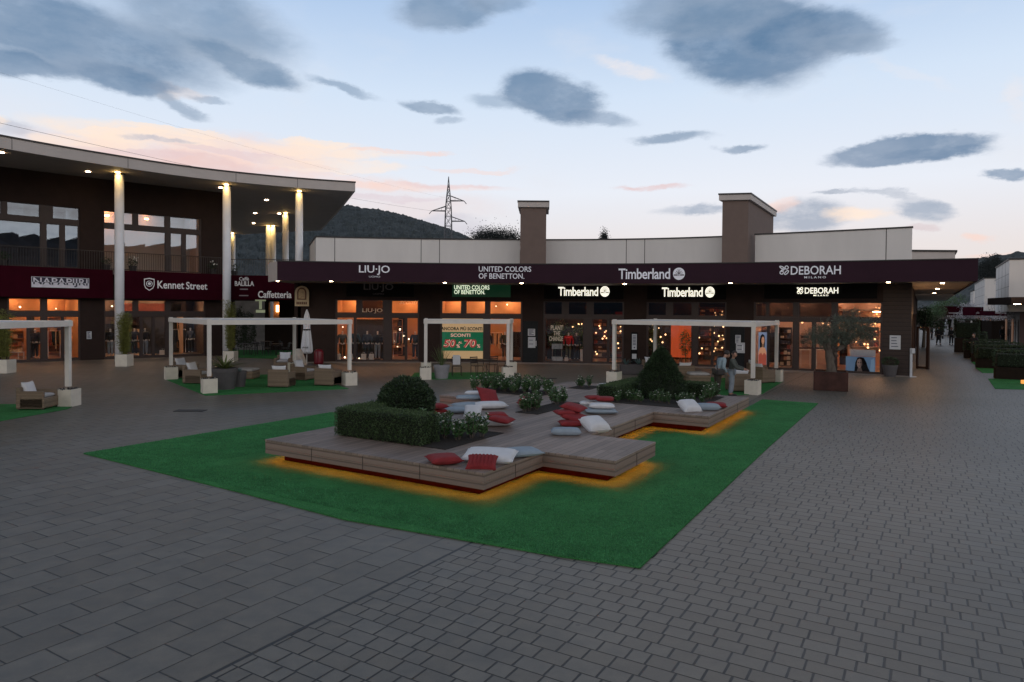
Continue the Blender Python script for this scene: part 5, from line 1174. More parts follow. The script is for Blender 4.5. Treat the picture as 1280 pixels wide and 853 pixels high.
C0, C1, C2 = corner(768.5, 481), corner(943.5, 494), corner(972.5, 478); C3 = (C0[0]+C2[0]-C1[0], C0[1]+C2[1]-C1[1])
pergola('wide white pergola on the right behind the conical shrub', [C0, C1, C2, C3], 2.66)
D0 = corner(79.5, 509, .22); pergola('white pergola cut by the left picture edge', [D0, (D0[0]-3.9, D0[1]+.1), (D0[0]-3.8, D0[1]-3.9), (D0[0]+.02, D0[1]-3.8)])
for P_, l_ in (([G(205, 474), G(257, 495), G(436, 486.5), (A2[0]+.1, A2[1]+.2)], 'turf_mat'), ([(B0[0]-.7, B0[1]-.2), (B1[0]+.1, B1[1]-.2), (B1[0]+.2, B1[1]+3), (B0[0]-.9, B0[1]+3)], 'turf_mat'), ([G(762, 486), G(880, 496), G(953, 493), (C2[0]+.3, C2[1]), (C3[0], C3[1])], 'turf_mat'), ([G(0, 527), G(-120, 530), (D0[0]-4, D0[1]+.2), (D0[0]+.1, D0[1]+.2), G(84, 512)], 'turf_mat')):
    e = MB(); e.prism(P_, .002, .018); tag(e.build(l_, TURF), {0: 'green turf mat under the large pergola by the cafe', 1: 'green turf mat under the small pergola', 2: 'green turf mat under the wide right pergola', 3: 'green turf mat cut by the left picture edge'}[len([o for o in bpy.data.objects if o.name.startswith('turf_mat')])-1], 'turf mat')

# ================================================================== wicker furniture
def soft(name, d, m, parent, c=(0, 0, 0), tilt=None, puff=.5, ribs=0, corners=.12):
    """a stuffed cushion: pinched edges, pulled-out corners, creases"""
    nx = 46 if ribs else 14; mb = MB(); vs = []; idx = {}; random.seed(len(bpy.data.objects)); ph = random.uniform(0, 50)
    for s_ in (1, -1):
        for j in range(nx+1):
            for i in range(nx+1):
                u, v = 2*i/nx-1, 2*j/nx-1; ed = (1-abs(u)**3)*(1-abs(v)**3); pin = 1-corners*(1-abs(u)**2)*abs(v)**2*0-.0
                x = u*(1-corners*(1-v*v)*0-corners*abs(u)**4*(1-v*v)); y = v*(1-corners*abs(v)**4*(1-u*u))
                z = s_*ed**puff*.5+.04*mn.noise(Vector((u*1.6+ph, v*1.6, s_*3)))*ed
                if ribs: z += s_*.07*math.sin(u*ribs)*ed**.5
                vs.append((x*d[0]/2, y*d[1]/2, z*d[2]))
    mb.v = vs; n1 = (nx+1)**2
    for k_ in (0, 1):
        for j in range(nx):
            for i in range(nx):
                a = k_*n1+j*(nx+1)+i; q = (a, a+1, a+nx+2, a+nx+1); mb.f.append(q if k_ == 0 else q[::-1])
    bmm = bmesh.new(); me = bpy.data.meshes.new('q'); me.from_pydata(mb.v, [], mb.f); bmm.from_mesh(me); bmesh.ops.remove_doubles(bmm, verts=bmm.verts, dist=.0008); bmm.verts.ensure_lookup_table(); o = MB()
    M_ = Matrix.Translation(Vector(c)) @ (tilt.to_4x4() if tilt else Matrix.Identity(4)); o.add([M_ @ v.co for v in bmm.verts], [tuple(v.index for v in f.verts) for f in bmm.faces]); bmm.free(); bpy.data.meshes.remove(me)
    ob = o.build(name, m, parent, smooth=True, local=True)
    return ob
def armchair():
    T = thing('wicker_armchair', 'x', 'armchair')
    e = MB(); e.rbox((0, 0, .20), (.80, .80, .32), .03); e.build('seat_base', WICK, T, local=True)
    e = MB(); e.rbox((0, .36, .36), (.802, .12, .66), .03); e.build('backrest', WICK, T, local=True)
    for s_ in (-1, 1): e = MB(); e.rbox((s_*.345, -.03, .30), (.11, .70, .54), .03); e.build('armrest', WICK, T, local=True)
    for sx in (-1, 1):
        for sy in (-1, 1): e = MB(); e.box((sx*.35, sy*.35, .02), (.05, .05, .04)); e.build('foot', DARK, T, local=True)
    soft('seat_cushion', (.60, .64, .14), CUSH, T, (0, -.05, .41), None, .25)
    soft('back_cushion', (.58, .46, .16), WHF, T, (0, .26, .62), Matrix.Rotation(R(72), 3, 'X'), .4)
    return Proto(T)
AC = armchair()
def face(x, y, tx, ty): return math.atan2(ty-y, tx-x)+math.pi/2      # chair front is local -y
def seat(px, py, rz, label, group='wicker armchairs under the pergolas', sc=1.0, z=.018):
    x, y = G(px, py); d = .45; return AC.put((x, y+d, z), R(rz), label, group, sc)
seat(347.5, 485.5, 176, 'wicker armchair with its back to the plaza, nearer the spiky pot'); seat(407, 483.5, 165, 'wicker armchair with its back to the plaza beside the right pergola post')
seat(376, 476.5, 70, 'wicker armchair seen side on behind the two near armchairs'); seat(351, 463, 5, 'wicker armchair facing the plaza at the back of the large pergola')
seat(226, 473.5, 75, 'wicker armchair with draped white cushions by the far left pergola post'); seat(241, 481, 80, 'wicker armchair just behind the near left post of the large pergola')
seat(34, 514, 95, 'wicker armchair with grey cushion at the left picture edge', sc=.95)
seat(928, 491, 180, 'wicker armchair with white top cushion between the people and the near right post'); seat(957, 480, 120, 'wicker armchair beside the far right post of the right pergola'); seat(856, 478, 190, 'pale backed wicker armchair just right of the conical shrub'); seat(951, 475, 80, 'wicker armchair partly hidden behind the right pergola post')
seat(818, 470, 10, 'wicker armchair hidden mostly behind the conical shrub')
def ottoman(px, py, label, r=.48, h=.40):
    x, y = G(px, py); T = thing('wicker_ottoman', label, 'ottoman', (x, y+r, .018)); e = MB(); e.rbox((0, 0, h/2), (r*2, r*2, h-.02), .05); e.build('base', WICK, T, local=True); soft('cushion', (r*2, r*2, .14), CUSH, T, (0, 0, h+.04), None, .25)
ottoman(302, 475, 'low wicker ottoman with grey pad beside the grey pots', .46, .34); ottoman(875, 480, 'low wicker ottoman with pale pad between the shrub and the people', .46, .34)
e = MB(); x, y = G(389, 470); T = thing('side_table', 'small low wicker side table among the armchairs of the large pergola', 'table', (x, y, .018)); e.rbox((0, 0, .16), (.5, .5, .30), .02); e.build('base', WICK, T, local=True); e = MB(); e.rbox((0, 0, .325), (.54, .54, .02), .005); e.build('table_top', CUSH, T, local=True)
# metal garden chairs and table under the small pergola
def metal_chair(m=DARK, cloth=False):
    T = thing('garden_chair', 'x', 'chair'); e = MB()
    for sx in (-.2, .2):
        l = MB(); l.tube([(sx, .2, 0), (sx, .18, .45), (sx, .26, .86)], .014, 6); l.build('leg', m, T, local=True); l = MB(); l.tube([(sx, -.22, 0), (sx, -.18, .45)], .014, 6); l.build('leg', m, T, local=True)
    for i in range(6): e.b(-.2, .2, -.2+.068*i, -.15+.068*i, .44, .458)
    e.build('seat', m, T, local=True); e = MB()
    for i in range(4): e.b(-.2, .2, .2+.015*i, .215+.015*i, .56+.08*i, .61+.08*i)
    e.build('backrest', m, T, local=True); return T
ch = Proto(metal_chair()); 
for px, py, rz, l in ((571, 470.5, 10, 'dark metal garden chair with a pale cloth on its back beside the grass pot'), (596, 470, 40, 'dark metal garden chair left of the round table'), (615, 468, 200, 'dark metal garden chair behind the round table'), (627, 470.5, 260, 'dark metal garden chair by the right post of the small pergola')):
    x, y = G(px, py); ch.put((x, y, .018), R(rz), l, 'metal chairs under the small pergola')
x, y = G(571, 470.5); e = MB(); e.b(-.17, .17, .17, .19, .50, .93); e.b(-.17, .17, .19, .33, .91, .93); o = e.build('cloth', WHF); o.location = (x, y, .018); o.rotation_euler = (0, 0, R(10)); tag(o, 'pale cloth hung over the garden chair by the grass pot', 'cloth')
x, y = G(606, 469.5); T = thing('round_table', 'small dark round garden table under the small pergola', 'table', (x, y, .018)); e = MB(); e.lathe([(.34, .70), (.34, .72)], n=24); e.build('table_top', DARK, T, local=True)
for i in range(3):
    l = MB(); l.tube([(.26*math.cos(i*2.1), .26*math.sin(i*2.1), 0), (.05*math.cos(i*2.1), .05*math.sin(i*2.1), .4), (.2*math.cos(i*2.1), .2*math.sin(i*2.1), .70)], .012, 6); l.build('leg', DARK, T, local=True)
# closed parasol, bin, stone ornament by the café
x, y = G(383, 470); x = Zat(383.5, 420, 36.5)[0]; T = thing('closed_parasol', 'closed white parasol tied shut beside the cafe passage', 'parasol', (x, 36.5, 0)); e = MB(); e.tube([(0, 0, 0), (0, 0, 3.0)], .025, 8); e.build('pole', WHITEP, T, local=True)
prof = []; pm_ = MB(); nn = 24
for i, (r, z) in enumerate([(.03, 3.0), (.10, 2.75), (.16, 2.4), (.15, 2.05), (.20, 1.6), (.25, 1.1), (.27, .75), (.20, .66)]):
    for j in range(nn): w = 2*math.pi*j/nn; q = r*(1+.22*math.cos(8*w)*(i > 0)); pm_.v.append((q*math.cos(w), q*math.sin(w), z))
for i in range(7):
    for j in range(nn): pm_.f.append((i*nn+j, i*nn+(j+1) % nn, (i+1)*nn+(j+1) % nn, (i+1)*nn+j))
pm_.build('canopy', WHF, T, local=True); e = MB(); e.lathe([(.3, 0), (.3, .08)], n=20); e.build('base', GREYP, T, local=True); e = MB(); e.lathe([(.19, 1.88), (.2, 1.96)], n=16); e.build('strap', DARK, T, local=True)
e = MB(); [e.b(-.13+.05*i, -.10+.05*i, -.31, -.30, .95, 1.0+.03*(i % 2)) for i in range(6)]; e.build('lettering', DARK, T, local=True)
x = Zat(398.5, 450, 37.6)[0]; T = thing('round_bin', 'burgundy cylindrical stand against the brown wall right of the parasol', 'bin', (x, 37.6, 0)); e = MB(); e.lathe([(.24, 0), (.25, .1), (.25, .66), (.2, .78), (.08, .83)], n=24); e.build('drum', mat('burgundy_gloss', (.16, .008, .02), .3), T, local=True, smooth=True)
x = Zat(373, 450, 35.6)[0]; e = MB(); e.lathe([(.42, 0), (.40, .3), (.28, .6), (.2, .85), (.12, .95)], n=14); o = e.build('stone_ornament', mat('pale_stone', (.42, .38, .33), .8, .2, 5, .4), smooth=True); o.location = (x, 35.6, 0); tag(o, 'pale rounded stone piece beside the right rear post of the large pergola', 'ornament')
# café tables and chairs inside the dark recess
cc_ = Proto(metal_chair()); ct_ = thing('cafe_table', 'x', 'table'); e = MB(); e.rbox((0, 0, .74), (.7, .7, .03), .01); e.build('table_top', DARK, ct_, local=True); e = MB(); e.tube([(0, 0, 0), (0, 0, .73)], .03, 8); e.build('pedestal', DARK, ct_, local=True); CT = Proto(ct_)
for i, (px, Y) in enumerate(((305, 44.0), (322, 45.4), (345, 44.2), (368, 45.2), (334, 47.5))):
    x = Zat(px, 430, Y)[0]; lb = ['cafe table nearest the bamboo in the dark recess', 'cafe table under the hanging shade in the dark recess', 'cafe table in front of the lit small window', 'rightmost cafe table in the dark recess', 'cafe table deepest in the dark recess'][i]; CT.put((x, Y, .012), 0, lb, 'cafe tables in the recess')
    for s_ in (-1, 1): cc_.put((x+s_*.62, Y, .012), R(90*s_+180), 'dark metal chair at a cafe table in the recess', 'cafe chairs in the recess')
x, z = Zat(325.6, 382, 47.0); T = thing('hanging_lamp', 'pale hanging fixture glimpsed through the cafe passage', 'lamp', (x, 47, 0)); e = MB(); e.b(-.35, .35, -.05, .05, 3.55, 3.7); e.b(-.08, .08, -.05, .05, 3.0, 3.55); e.b(-.3, .3, -.05, .05, 2.75, 2.95); e.build('frame', emit('dim_pale', (.5, .55, .35), .28), T, local=True)
# shrubs along the café yard
random.seed(8)
for i, (px, Y, h) in enumerate(((300, 51.5, 3.2), (311, 52.5, 2.8), (389, 39.6, 2.9))):
    x = Zat(px, 400, Y)[0]; T = MB(); leafmass(T, [((d.x*.5, d.y*.4, h/2+d.z*h/2), d) for d in [Vector((random.gauss(0, 1), random.gauss(0, 1), random.gauss(0, 1))).normalized()*random.uniform(.6, 1) for _ in range(1500)]], .16, .06); o = T.build('tall_shrub', HEDGE); o.location = (x, Y, .0); tag(o, ['tall dark shrub glimpsed in the cafe passage beside the bamboo', 'second tall dark shrub deeper in the cafe passage', 'narrow dark shrub below the arched sign'][i], 'shrub')
# ================================================================== cushions on the deck
def pil(kind):
    T = thing('cushion', 'x', 'cushion')
    m, d, r = {'red': (RED, (.52, .52, .135), 0), 'rib': (RED, (.50, .34, .18), 26), 'white': (WHF, (.86, .52, .18), 0), 'wsq': (WHF, (.46, .46, .24), 0), 'blue': (BLF, (.80, .52, .13), 0), 'roll': (BLF, (.62, .30, .15), 0)}[kind]
    soft('cover', d, m, T, (0, 0, d[2]/2), None, .38 if kind != 'roll' else .2, r, .10 if kind in ('red', 'wsq', 'rib') else .04); e = MB()
    # piped seam round the edge
    c = .10 if kind in ('red', 'wsq', 'rib') else .04; pts = []
    for i in range(49):
        q = i/48*4; s_ = int(q) % 4; f = (q-int(q))*2-1
        u, v = [(f, -1), (1, f), (-f, 1), (-1, -f)][s_]; pts.append((u*(1-c*abs(u)**4*(1-v*v))*d[0]/2, v*(1-c*abs(v)**4*(1-u*u))*d[1]/2, d[2]/2))
    e.tube(pts, .006, 5, False); e.build('piping', m, T, local=True); return Proto(T)
PI = {k_: pil(k_) for k_ in ('red', 'rib', 'white', 'wsq', 'blue', 'roll')}
def put(kind, px, py, rz, label, z=.452, sc=1.0, tilt=(0, 0)):
    x, y = G(px, py, z+.05); o = PI[kind].put((x, y+.12, z), R(rz), label, None, sc); o.rotation_euler = (R(tilt[0]), R(tilt[1]), R(rz)); return o
D_ = .452
put('red', 554, 577, 20, 'flat red cushion lying alone near the front edge of the deck', sc=1.05); put('rib', 602.5, 582, -6, 'ribbed red cushion leaning against the large white one at the deck front', tilt=(28, 0))
put('white', 612, 574, -12, 'large plump white cushion behind the ribbed red one at the deck front', sc=1.05, tilt=(8, 0)); put('blue', 648, 568, 24, 'large grey-blue mat cushion beside the big white cushion at the deck front')
put('red', 546, 515, 15, 'dark red cushion at the bottom of the pair half hidden by the round bush', sc=.95); put('red', 545, 509, 35, 'dark red cushion on top of the pair half hidden by the round bush', .60, .9)
put('blue', 567, 514, 8, 'grey-blue mat right of the red pair behind the near hedge'); put('blue', 584, 508, 20, 'grey-blue mat leading up to the long white cushion behind the near hedge'); put('white', 613, 509, 14, 'long white cushion at the right end of the row behind the near hedge')
put('wsq', 591, 518, -5, 'small upright puffed white cushion between the long white and the grey-blue one', tilt=(35, 0), sc=.95)
put('white', 615, 530, 5, 'long flat white cushion behind the near gardenias', sc=1.05); put('red', 626, 526, -20, 'lower pointed red cushion lying on the white one behind the near gardenias', .60, .95, (0, 8)); put('red', 621, 520, 10, 'upper red cushion of the pair behind the near gardenias', .66, .85)
put('blue', 586, 498, 8, 'grey-blue mat under the tilted red cushion at the far left of the deck', sc=.95); put('white', 592, 492, 0, 'small part-hidden white cushion behind the tilted red one at the far left', .56, .62); put('red', 609, 497, 30, 'big red cushion standing tilted on its corner at the far left of the deck', .50, 1.25, (40, 12))
put('red', 659, 506, 8, 'lower dark red cushion left of the middle gardenias', sc=1.0); put('red', 661, 501, -8, 'upper dark red cushion left of the middle gardenias', .60, 1.0)
put('red', 713, 531, 4, 'lowest red cushion of the tall pile in the middle of the deck', sc=.95); put('red', 720, 524, -32, 'second red cushion from the bottom of the tall pile', .545, 1.05, (4, 13)); put('red', 706, 517, 12, 'third red cushion of the tall pile, smaller and darker', .65, .85); put('red', 717, 511, -24, 'topmost red cushion of the tall pile', .735, 1.0, (3, 12))
put('roll', 708, 542, 0, 'grey-blue block cushion in front of the red pile', sc=1.0); put('wsq', 743, 536, 25, 'puffy white cushion right of the red pile', sc=1.15, tilt=(20, 0))
put('blue', 752, 515, 0, 'grey-blue mat at the bottom of the mixed pile before the right hedge', sc=1.0); put('white', 753, 509, -6, 'upper right white cushion of the mixed pile before the right hedge', .58, .75); put('white', 738, 505, 0, 'left white cushion of the mixed pile before the right hedge', .56, .62)
put('red', 757, 500, -10, 'bright red cushion on top of the mixed pile before the right hedge', .70, .9); put('red', 743, 498, 10, 'darker red cushion at the back of the mixed pile before the right hedge', .72, .8)
put('wsq', 758, 488, 20, 'white cushion half hidden behind the left end of the right hedge', sc=1.0, tilt=(20, 0))
put('wsq', 862, 512, 15, 'puffed white cushion at the right tip of the deck', sc=1.1, tilt=(24, 0)); put('roll', 884, 511, 0, 'grey-blue block cushion at the right tip of the deck', sc=1.15); put('red', 897, 508, -14, 'red cushion behind the block cushion at the right tip of the deck', sc=1.05)

# ================================================================== people
SKIN_ = mat('skin', (.36, .20, .14), .6, .05); HAIR = mat('hair', (.022, .015, .012), .6, .2, 30)
def cloth(n_, c): return mat(n_, c, .9, .15, 10, .35, 25)
def person(label, pose, top, bottom, hairm=HAIR, bag=False, cap=None, skirt=False):
    """pose: dictionary of joints in metres, figure faces -y"""
    T = thing('person', label, 'person'); J = dict(pel=(0, 0, .92), che=(0, 0, 1.28), nek=(0, .0, 1.46), hea=(0, -.03, 1.60), lsh=(.18, 0, 1.40), rsh=(-.18, 0, 1.40), lel=(.23, .02, 1.12), rel=(-.23, .02, 1.12), lha=(.24, -.06, .86), rha=(-.24, -.06, .86), lhi=(.09, 0, .90), rhi=(-.09, 0, .90), lkn=(.10, -.02, .49), rkn=(-.10, -.02, .49), lan=(.10, .02, .09), ran=(-.10, .02, .09), lto=(.11, -.14, .035), rto=(-.11, -.14, .035)); J.update(pose)
    V = lambda a: Vector(J[a])
    def L(a, b, t): return tuple(V(a).lerp(V(b), t))
    # body: one skin from head to feet (hands included)
    names = ['pel', 'che', 'nek', 'hea']; jt = [(*J['pel'], .10), (*L('pel', 'che', .5), .095), (*J['che'], .11), (*J['nek'], .05), (*L('nek', 'hea', .5), .055), (*J['hea'], (.078, .088)), (*(V('hea')+(V('hea')-V('nek')).normalized()*.10), .058)]; ed = [(0, 1), (1, 2), (2, 3), (3, 4), (4, 5), (5, 6)]
    def chain(root, pts):
        p = root
        for q in pts: jt.append(q); ed.append((p, len(jt)-1)); p = len(jt)-1
        return p
    for s_ in 'lr':
        hand = V(s_+'ha'); el_ = V(s_+'el'); d = (hand-el_).normalized(); side_ = Vector((1 if s_ == 'l' else -1, 0, 0))
        wr = chain(2, [(*J[s_+'sh'], .055), (*L(s_+'sh', s_+'el', .5), .045), (*J[s_+'el'], .038), (*L(s_+'el', s_+'ha', .6), .032), (*J[s_+'ha'], .022), (*(hand+d*.06), (.030, .018))])
        fw = d.cross(Vector((0, 0, 1)))
        if fw.length < .3: fw = Vector((0, 1, 0))
        fw.normalize(); cu = Vector((0, -.012, -.004))
        for q in (-1.5, -.5, .5, 1.5): l = .075-.008*abs(q); chain(wr, [(*(hand+d*.10+fw*q*.014), .0085), (*(hand+d*(.10+l*.5)+fw*q*.016+cu*.5), .0080), (*(hand+d*(.10+l)+fw*q*.016+cu*1.6), .0065)])
        chain(wr-0, [(*(hand+d*.05+fw*.035), .010), (*(hand+d*.085+fw*.045), .008)])
        chain(0, [(*J[s_+'hi'], .085), (*L(s_+'hi', s_+'kn', .5), .07), (*J[s_+'kn'], .052), (*L(s_+'kn', s_+'an', .4), .050), (*J[s_+'an'], .036), (*J[s_+'to'], .032)])
    skin('body', jt, ed, SKIN_, T, 2)
    # jacket
    tj = [(*(V('pel')+Vector((0, 0, .02))), (.155, .115)), (*L('pel', 'che', .5), (.150, .118)), (*J['che'], (.170, .128)), (*(V('nek')-Vector((0, 0, .03))), .075)]; te = [(0, 1), (1, 2), (2, 3)]
    for s_ in 'lr':
        tj += [(*J[s_+'sh'], .082), (*L(s_+'sh', s_+'el', .5), .070), (*J[s_+'el'], .060), (*L(s_+'el', s_+'ha', .5), .054), (*L(s_+'el', s_+'ha', .93), .045)]; b_ = len(tj)-5; te += [(2, b_), (b_, b_+1), (b_+1, b_+2), (b_+2, b_+3), (b_+3, b_+4)]
    skin('jacket', tj, te, top, T, 2)
    lj = [(*(V('pel')-Vector((0, 0, .0))), (.148, .115))]; le = []
    for s_ in 'lr':
        b_ = len(lj); lj += [(*J[s_+'hi'], .105), (*L(s_+'hi', s_+'kn', .5), .095), (*J[s_+'kn'], .080), (*L(s_+'kn', s_+'an', .5), .075), (*L(s_+'kn', s_+'an', .94), .068)]; le += [(0, b_), (b_, b_+1), (b_+1, b_+2), (b_+2, b_+3), (b_+3, b_+4)]
    skin('trousers', lj, le, bottom, T, 2)
    if skirt: e = MB(); px_l = V('pel'); e.lathe([(.19, .48), (.15, .75), (.13, .95)], (px_l.x, px_l.y, 0), 16); e.build('skirt', bottom, T, local=True, smooth=True)
    for s_ in 'lr':
        a, b_ = V(s_+'an'), V(s_+'to'); dd = b_-a; dd.z = 0; dd.normalize(); e = MB(); e.rbox((0, 0, 0), (.095, .27, .085), .03, math.atan2(dd.y, dd.x)+math.pi/2, 3); e.v = [(x+a.x+dd.x*.07, y+a.y+dd.y*.07, z+.043) for x, y, z in e.v]; e.build('shoe', DARK, T, local=True, smooth=True)
    # hair and face
    hd = V('hea'); fwd = Vector(J.get('look', (0, -1, 0))).normalized(); upv = (V('hea')-V('nek')).normalized(); rt = fwd.cross(upv).normalized(); upv = rt.cross(fwd)
    def hp(r_, f_, u_): return hd+rt*r_+fwd*f_+upv*u_
    h = MB(); bmm = bmesh.new(); bmesh.ops.create_icosphere(bmm, subdivisions=3, radius=1); bmm.verts.ensure_lookup_table(); vs = []
    for v in bmm.verts:
        c = v.co.copy(); f = c.y; q = 1.0+.05*mn.noise(c*3)
        if f > .25 and c.z < .45: q = .80                       # open over the face
        if c.z < -.45: q = .75
        vs.append(hp(c.x*.098*q, c.y*.112*q-.012, c.z*.115*q+.045))
    h.add(vs, [[v.index for v in f.verts] for f in bmm.faces]); bmm.free(); h.build('hair', hairm, T, smooth=True, local=True)
    e = MB(); e.ball(hp(0, .075, .012), (.066, .06, .085), 3); e.ball(hp(0, .132, .0), (.013, .02, .02), 2)
    for s_ in (-1, 1): e.ball(hp(s_*.088, .0, .01), (.014, .022, .032), 2)
    e.build('face', SKIN_, T, smooth=True, local=True); e = MB()
    for s_ in (-1, 1): e.ball(hp(s_*.028, .125, .028), (.012, .007, .007), 2); e.box(hp(s_*.028, .128, .048), (.03, .012, .006))
    e.ball(hp(0, .128, -.035), (.020, .008, .006), 2); e.build('eyes_and_mouth', HAIR, T, local=True)
    return T
# two people by the right pergola
P1 = person('person in a light blue jacket with a black crossbody strap bending over the furniture', dict(pel=(0, .03, .93), che=(0, -.14, 1.24), nek=(.01, -.26, 1.39), hea=(.03, -.36, 1.49), lsh=(.18, -.17, 1.33), rsh=(-.18, -.15, 1.35), lel=(.28, -.24, 1.06), rel=(-.27, -.06, 1.07), lha=(.22, -.42, .93), rha=(-.22, -.22, .87), look=(.3, -1, -.5), lkn=(.13, -.03, .5), rkn=(-.10, .02, .5), lan=(.13, .03, .09), ran=(-.10, .1, .09)), cloth('light_blue_jacket', (.24, .32, .36)), cloth('dark_olive_trousers', (.035, .03, .022)))
x, y = G(898, 497.5); place(P1, (x, y+.1, .018), R(105))
bg_ = MB(); bg_.tube([(.16, -.20, 1.42), (.06, -.0, 1.40), (-.05, .09, 1.22), (-.17, .13, 1.02), (-.25, .06, .93)], .022, 6); bo_ = bg_.build('bag_strap', DARK, P1, local=True); bg_ = MB(); bg_.rbox((-.27, .06, .90), (.12, .28, .20), .03); bg_.build('shoulder_bag', DARK, P1, local=True)
P2 = person('person in grey-green sweatshirt and pale jeans beside the light blue one', dict(che=(0, -.03, 1.22), nek=(0, -.06, 1.40), hea=(0, -.10, 1.53), lsh=(.17, -.04, 1.34), rsh=(-.17, -.04, 1.34), lel=(.22, -.16, 1.10), rel=(-.2, -.2, 1.08), lha=(.16, -.46, 1.02), rha=(-.12, -.5, 1.0), look=(-.85, -.5, -.12)), cloth('grey_green_sweatshirt', (.075, .085, .075)), cloth('pale_jeans', (.22, .26, .30)))
x, y = G(912, 496.5); place(P2, (x+.08, y+.1, .018), R(60), .97)
T = MB()
# far people in the street (ordinary dark clothes)
BLK = cloth('black_clothes', (.018, .018, .022)); NAVY = cloth('navy_clothes', (.03, .035, .05))
walk = dict(lkn=(.10, -.14, .50), lan=(.10, -.22, .12), lto=(.1, -.36, .06), rkn=(-.10, .04, .48), ran=(-.10, .26, .14), rto=(-.10, .16, .04), lha=(.24, .10, .88), rha=(-.24, -.18, .90))
Q1 = person('person in dark coat and skirt walking in the middle of the street with a bag', walk, BLK, BLK, skirt=True); x, y = G(1173, 431.5); place(Q1, (x, y, 0), R(-20), 1.05)
bb = MB(); bb.rbox((.33, .02, .72), (.1, .3, .26), .03); bb.build('bag', DARK, Q1, local=True)
Q2 = person('person in black walking away next to the white parasols of the street', dict(walk, look=(0, 1, 0)), BLK, BLK); x, y = G(1189, 431.5); place(Q2, (x, y, 0), R(150), 1.0)
Q3 = person('person in black with a white face mask by the street hedges', dict(lha=(.1, -.3, 1.1), rha=(-.1, -.3, 1.1)), BLK, NAVY); x, y = G(1217, 448.5); place(Q3, (x, y, 0), R(-60), 1.0)
mk = MB(); mk.ball((0, -.14, 1.57), (.055, .03, .04), 2); mk.build('face_mask', WHF, Q3, local=True)
Q4 = person('person in black standing farthest right on the pale street paving', {}, BLK, BLK); x, y = G(1252.5, 431); place(Q4, (x, y, 0), R(10), 1.08)
Q5 = person('small far person in black at the left side of the street beyond the shop door', {}, BLK, BLK); x, y = G(1164.5, 424.5); place(Q5, (x, y, 0), R(40), 1.0)

# ================================================================== things in the shop windows
def mannequin(top, bot, pale):
    T = thing('mannequin', 'x', 'mannequin'); sk_ = mat('mannequin_shell', (.55, .50, .46), .4) if pale else mat('mannequin_dark', (.05, .05, .05), .4)
    skin('body', [(0, 0, .95, .1), (0, 0, 1.3, .12), (0, 0, 1.5, .04), (0, -.01, 1.66, (.07, .085)), (.2, 0, 1.42, .05), (.26, .03, 1.15, .04), (.26, -.03, .88, .028), (-.2, 0, 1.42, .05), (-.26, .03, 1.15, .04), (-.26, -.03, .88, .028), (.1, 0, .9, .09), (.1, 0, .5, .06), (.1, .02, .07, .04), (-.1, 0, .9, .09), (-.1, 0, .5, .06), (-.1, .02, .07, .04)], [(0, 1), (1, 2), (2, 3), (1, 4), (4, 5), (5, 6), (1, 7), (7, 8), (8, 9), (0, 10), (10, 11), (11, 12), (0, 13), (13, 14), (14, 15)], sk_, T, 1)
    skin('jacket', [(0, 0, .82, (.17, .13)), (0, 0, 1.1, (.15, .12)), (0, 0, 1.32, (.17, .13)), (0, 0, 1.46, .07), (.2, 0, 1.42, .08), (.27, .03, 1.15, .062), (.27, -.03, .95, .055), (-.2, 0, 1.42, .08), (-.27, .03, 1.15, .062), (-.27, -.03, .95, .055)], [(0, 1), (1, 2), (2, 3), (2, 4), (4, 5), (5, 6), (2, 7), (7, 8), (8, 9)], top, T, 1)
    skin('trousers', [(0, 0, .99, (.15, .12)), (.1, 0, .84, .105), (.1, 0, .5, .078), (.1, .02, .12, .06), (-.1, 0, .84, .105), (-.1, 0, .5, .078), (-.1, .02, .12, .06)], [(0, 1), (1, 2), (2, 3), (0, 4), (4, 5), (5, 6)], bot, T, 1)
    e = MB(); e.lathe([(.2, 0), (.2, .02)], n=16); e.build('stand', DARK, T, local=True); return Proto(T)
MN = {'dark': mannequin(cloth('navy_clothes', (.03, .035, .05)), cloth('black_clothes', (.018, .018, .022)), True), 'teal': mannequin(cloth('teal_coat', (.015, .045, .055)), cloth('navy_clothes', (.03, .03, .05)), True), 'jeans': mannequin(cloth('black_clothes', (.018, .018, .022)), cloth('pale_jeans', (.2, .24, .25)), True), 'red': mannequin(cloth('red_top', (.45, .02, .02)), cloth('khaki_trousers', (.09, .08, .04)), True), 'olive': mannequin(cloth('olive_jacket', (.05, .045, .025)), cloth('brown_trousers', (.07, .035, .02)), True)}
def inshop(px, off, cv, py=430): t = cv.px(px, off, py); p = cv.at(t, off)[0]; return p.x, p.y
def mq(kind, px, off, cv, label, rz=0, sc=1.0): x, y = inshop(px, off, cv); MN[kind].put((x, y, .115), R(rz), label, None, sc)
mq('olive', 428, -.8, FW, 'mannequin in olive jacket at the far left of the leftmost shop window', 15); mq('teal', 443.5, -.8, FW, 'mannequin in a long dark teal coat in the leftmost shop window', -10, 1.03); mq('dark', 459, -1.0, FW, 'mannequin in dark clothes in the middle of the leftmost shop window'); mq('jeans', 472, -.8, FW, 'mannequin with a lighter top at the right of the leftmost shop window', 10); mq('dark', 519, -.8, FW, 'mannequin in dark clothes right of the leftmost shop\'s door')
mq('dark', 609, -.55, FW, 'mannequin standing right of the big sale poster'); mq('olive', 631, -1.4, FW, 'mannequin in patterned jacket inside the orange doorway of the sale shop', 20)
mq('red', 710.5, -.8, FW, 'mannequin in a red top in the plant display window'); mq('dark', 720.5, -1.0, FW, 'mannequin in a dark jacket right of the red one in the plant display window', 10)
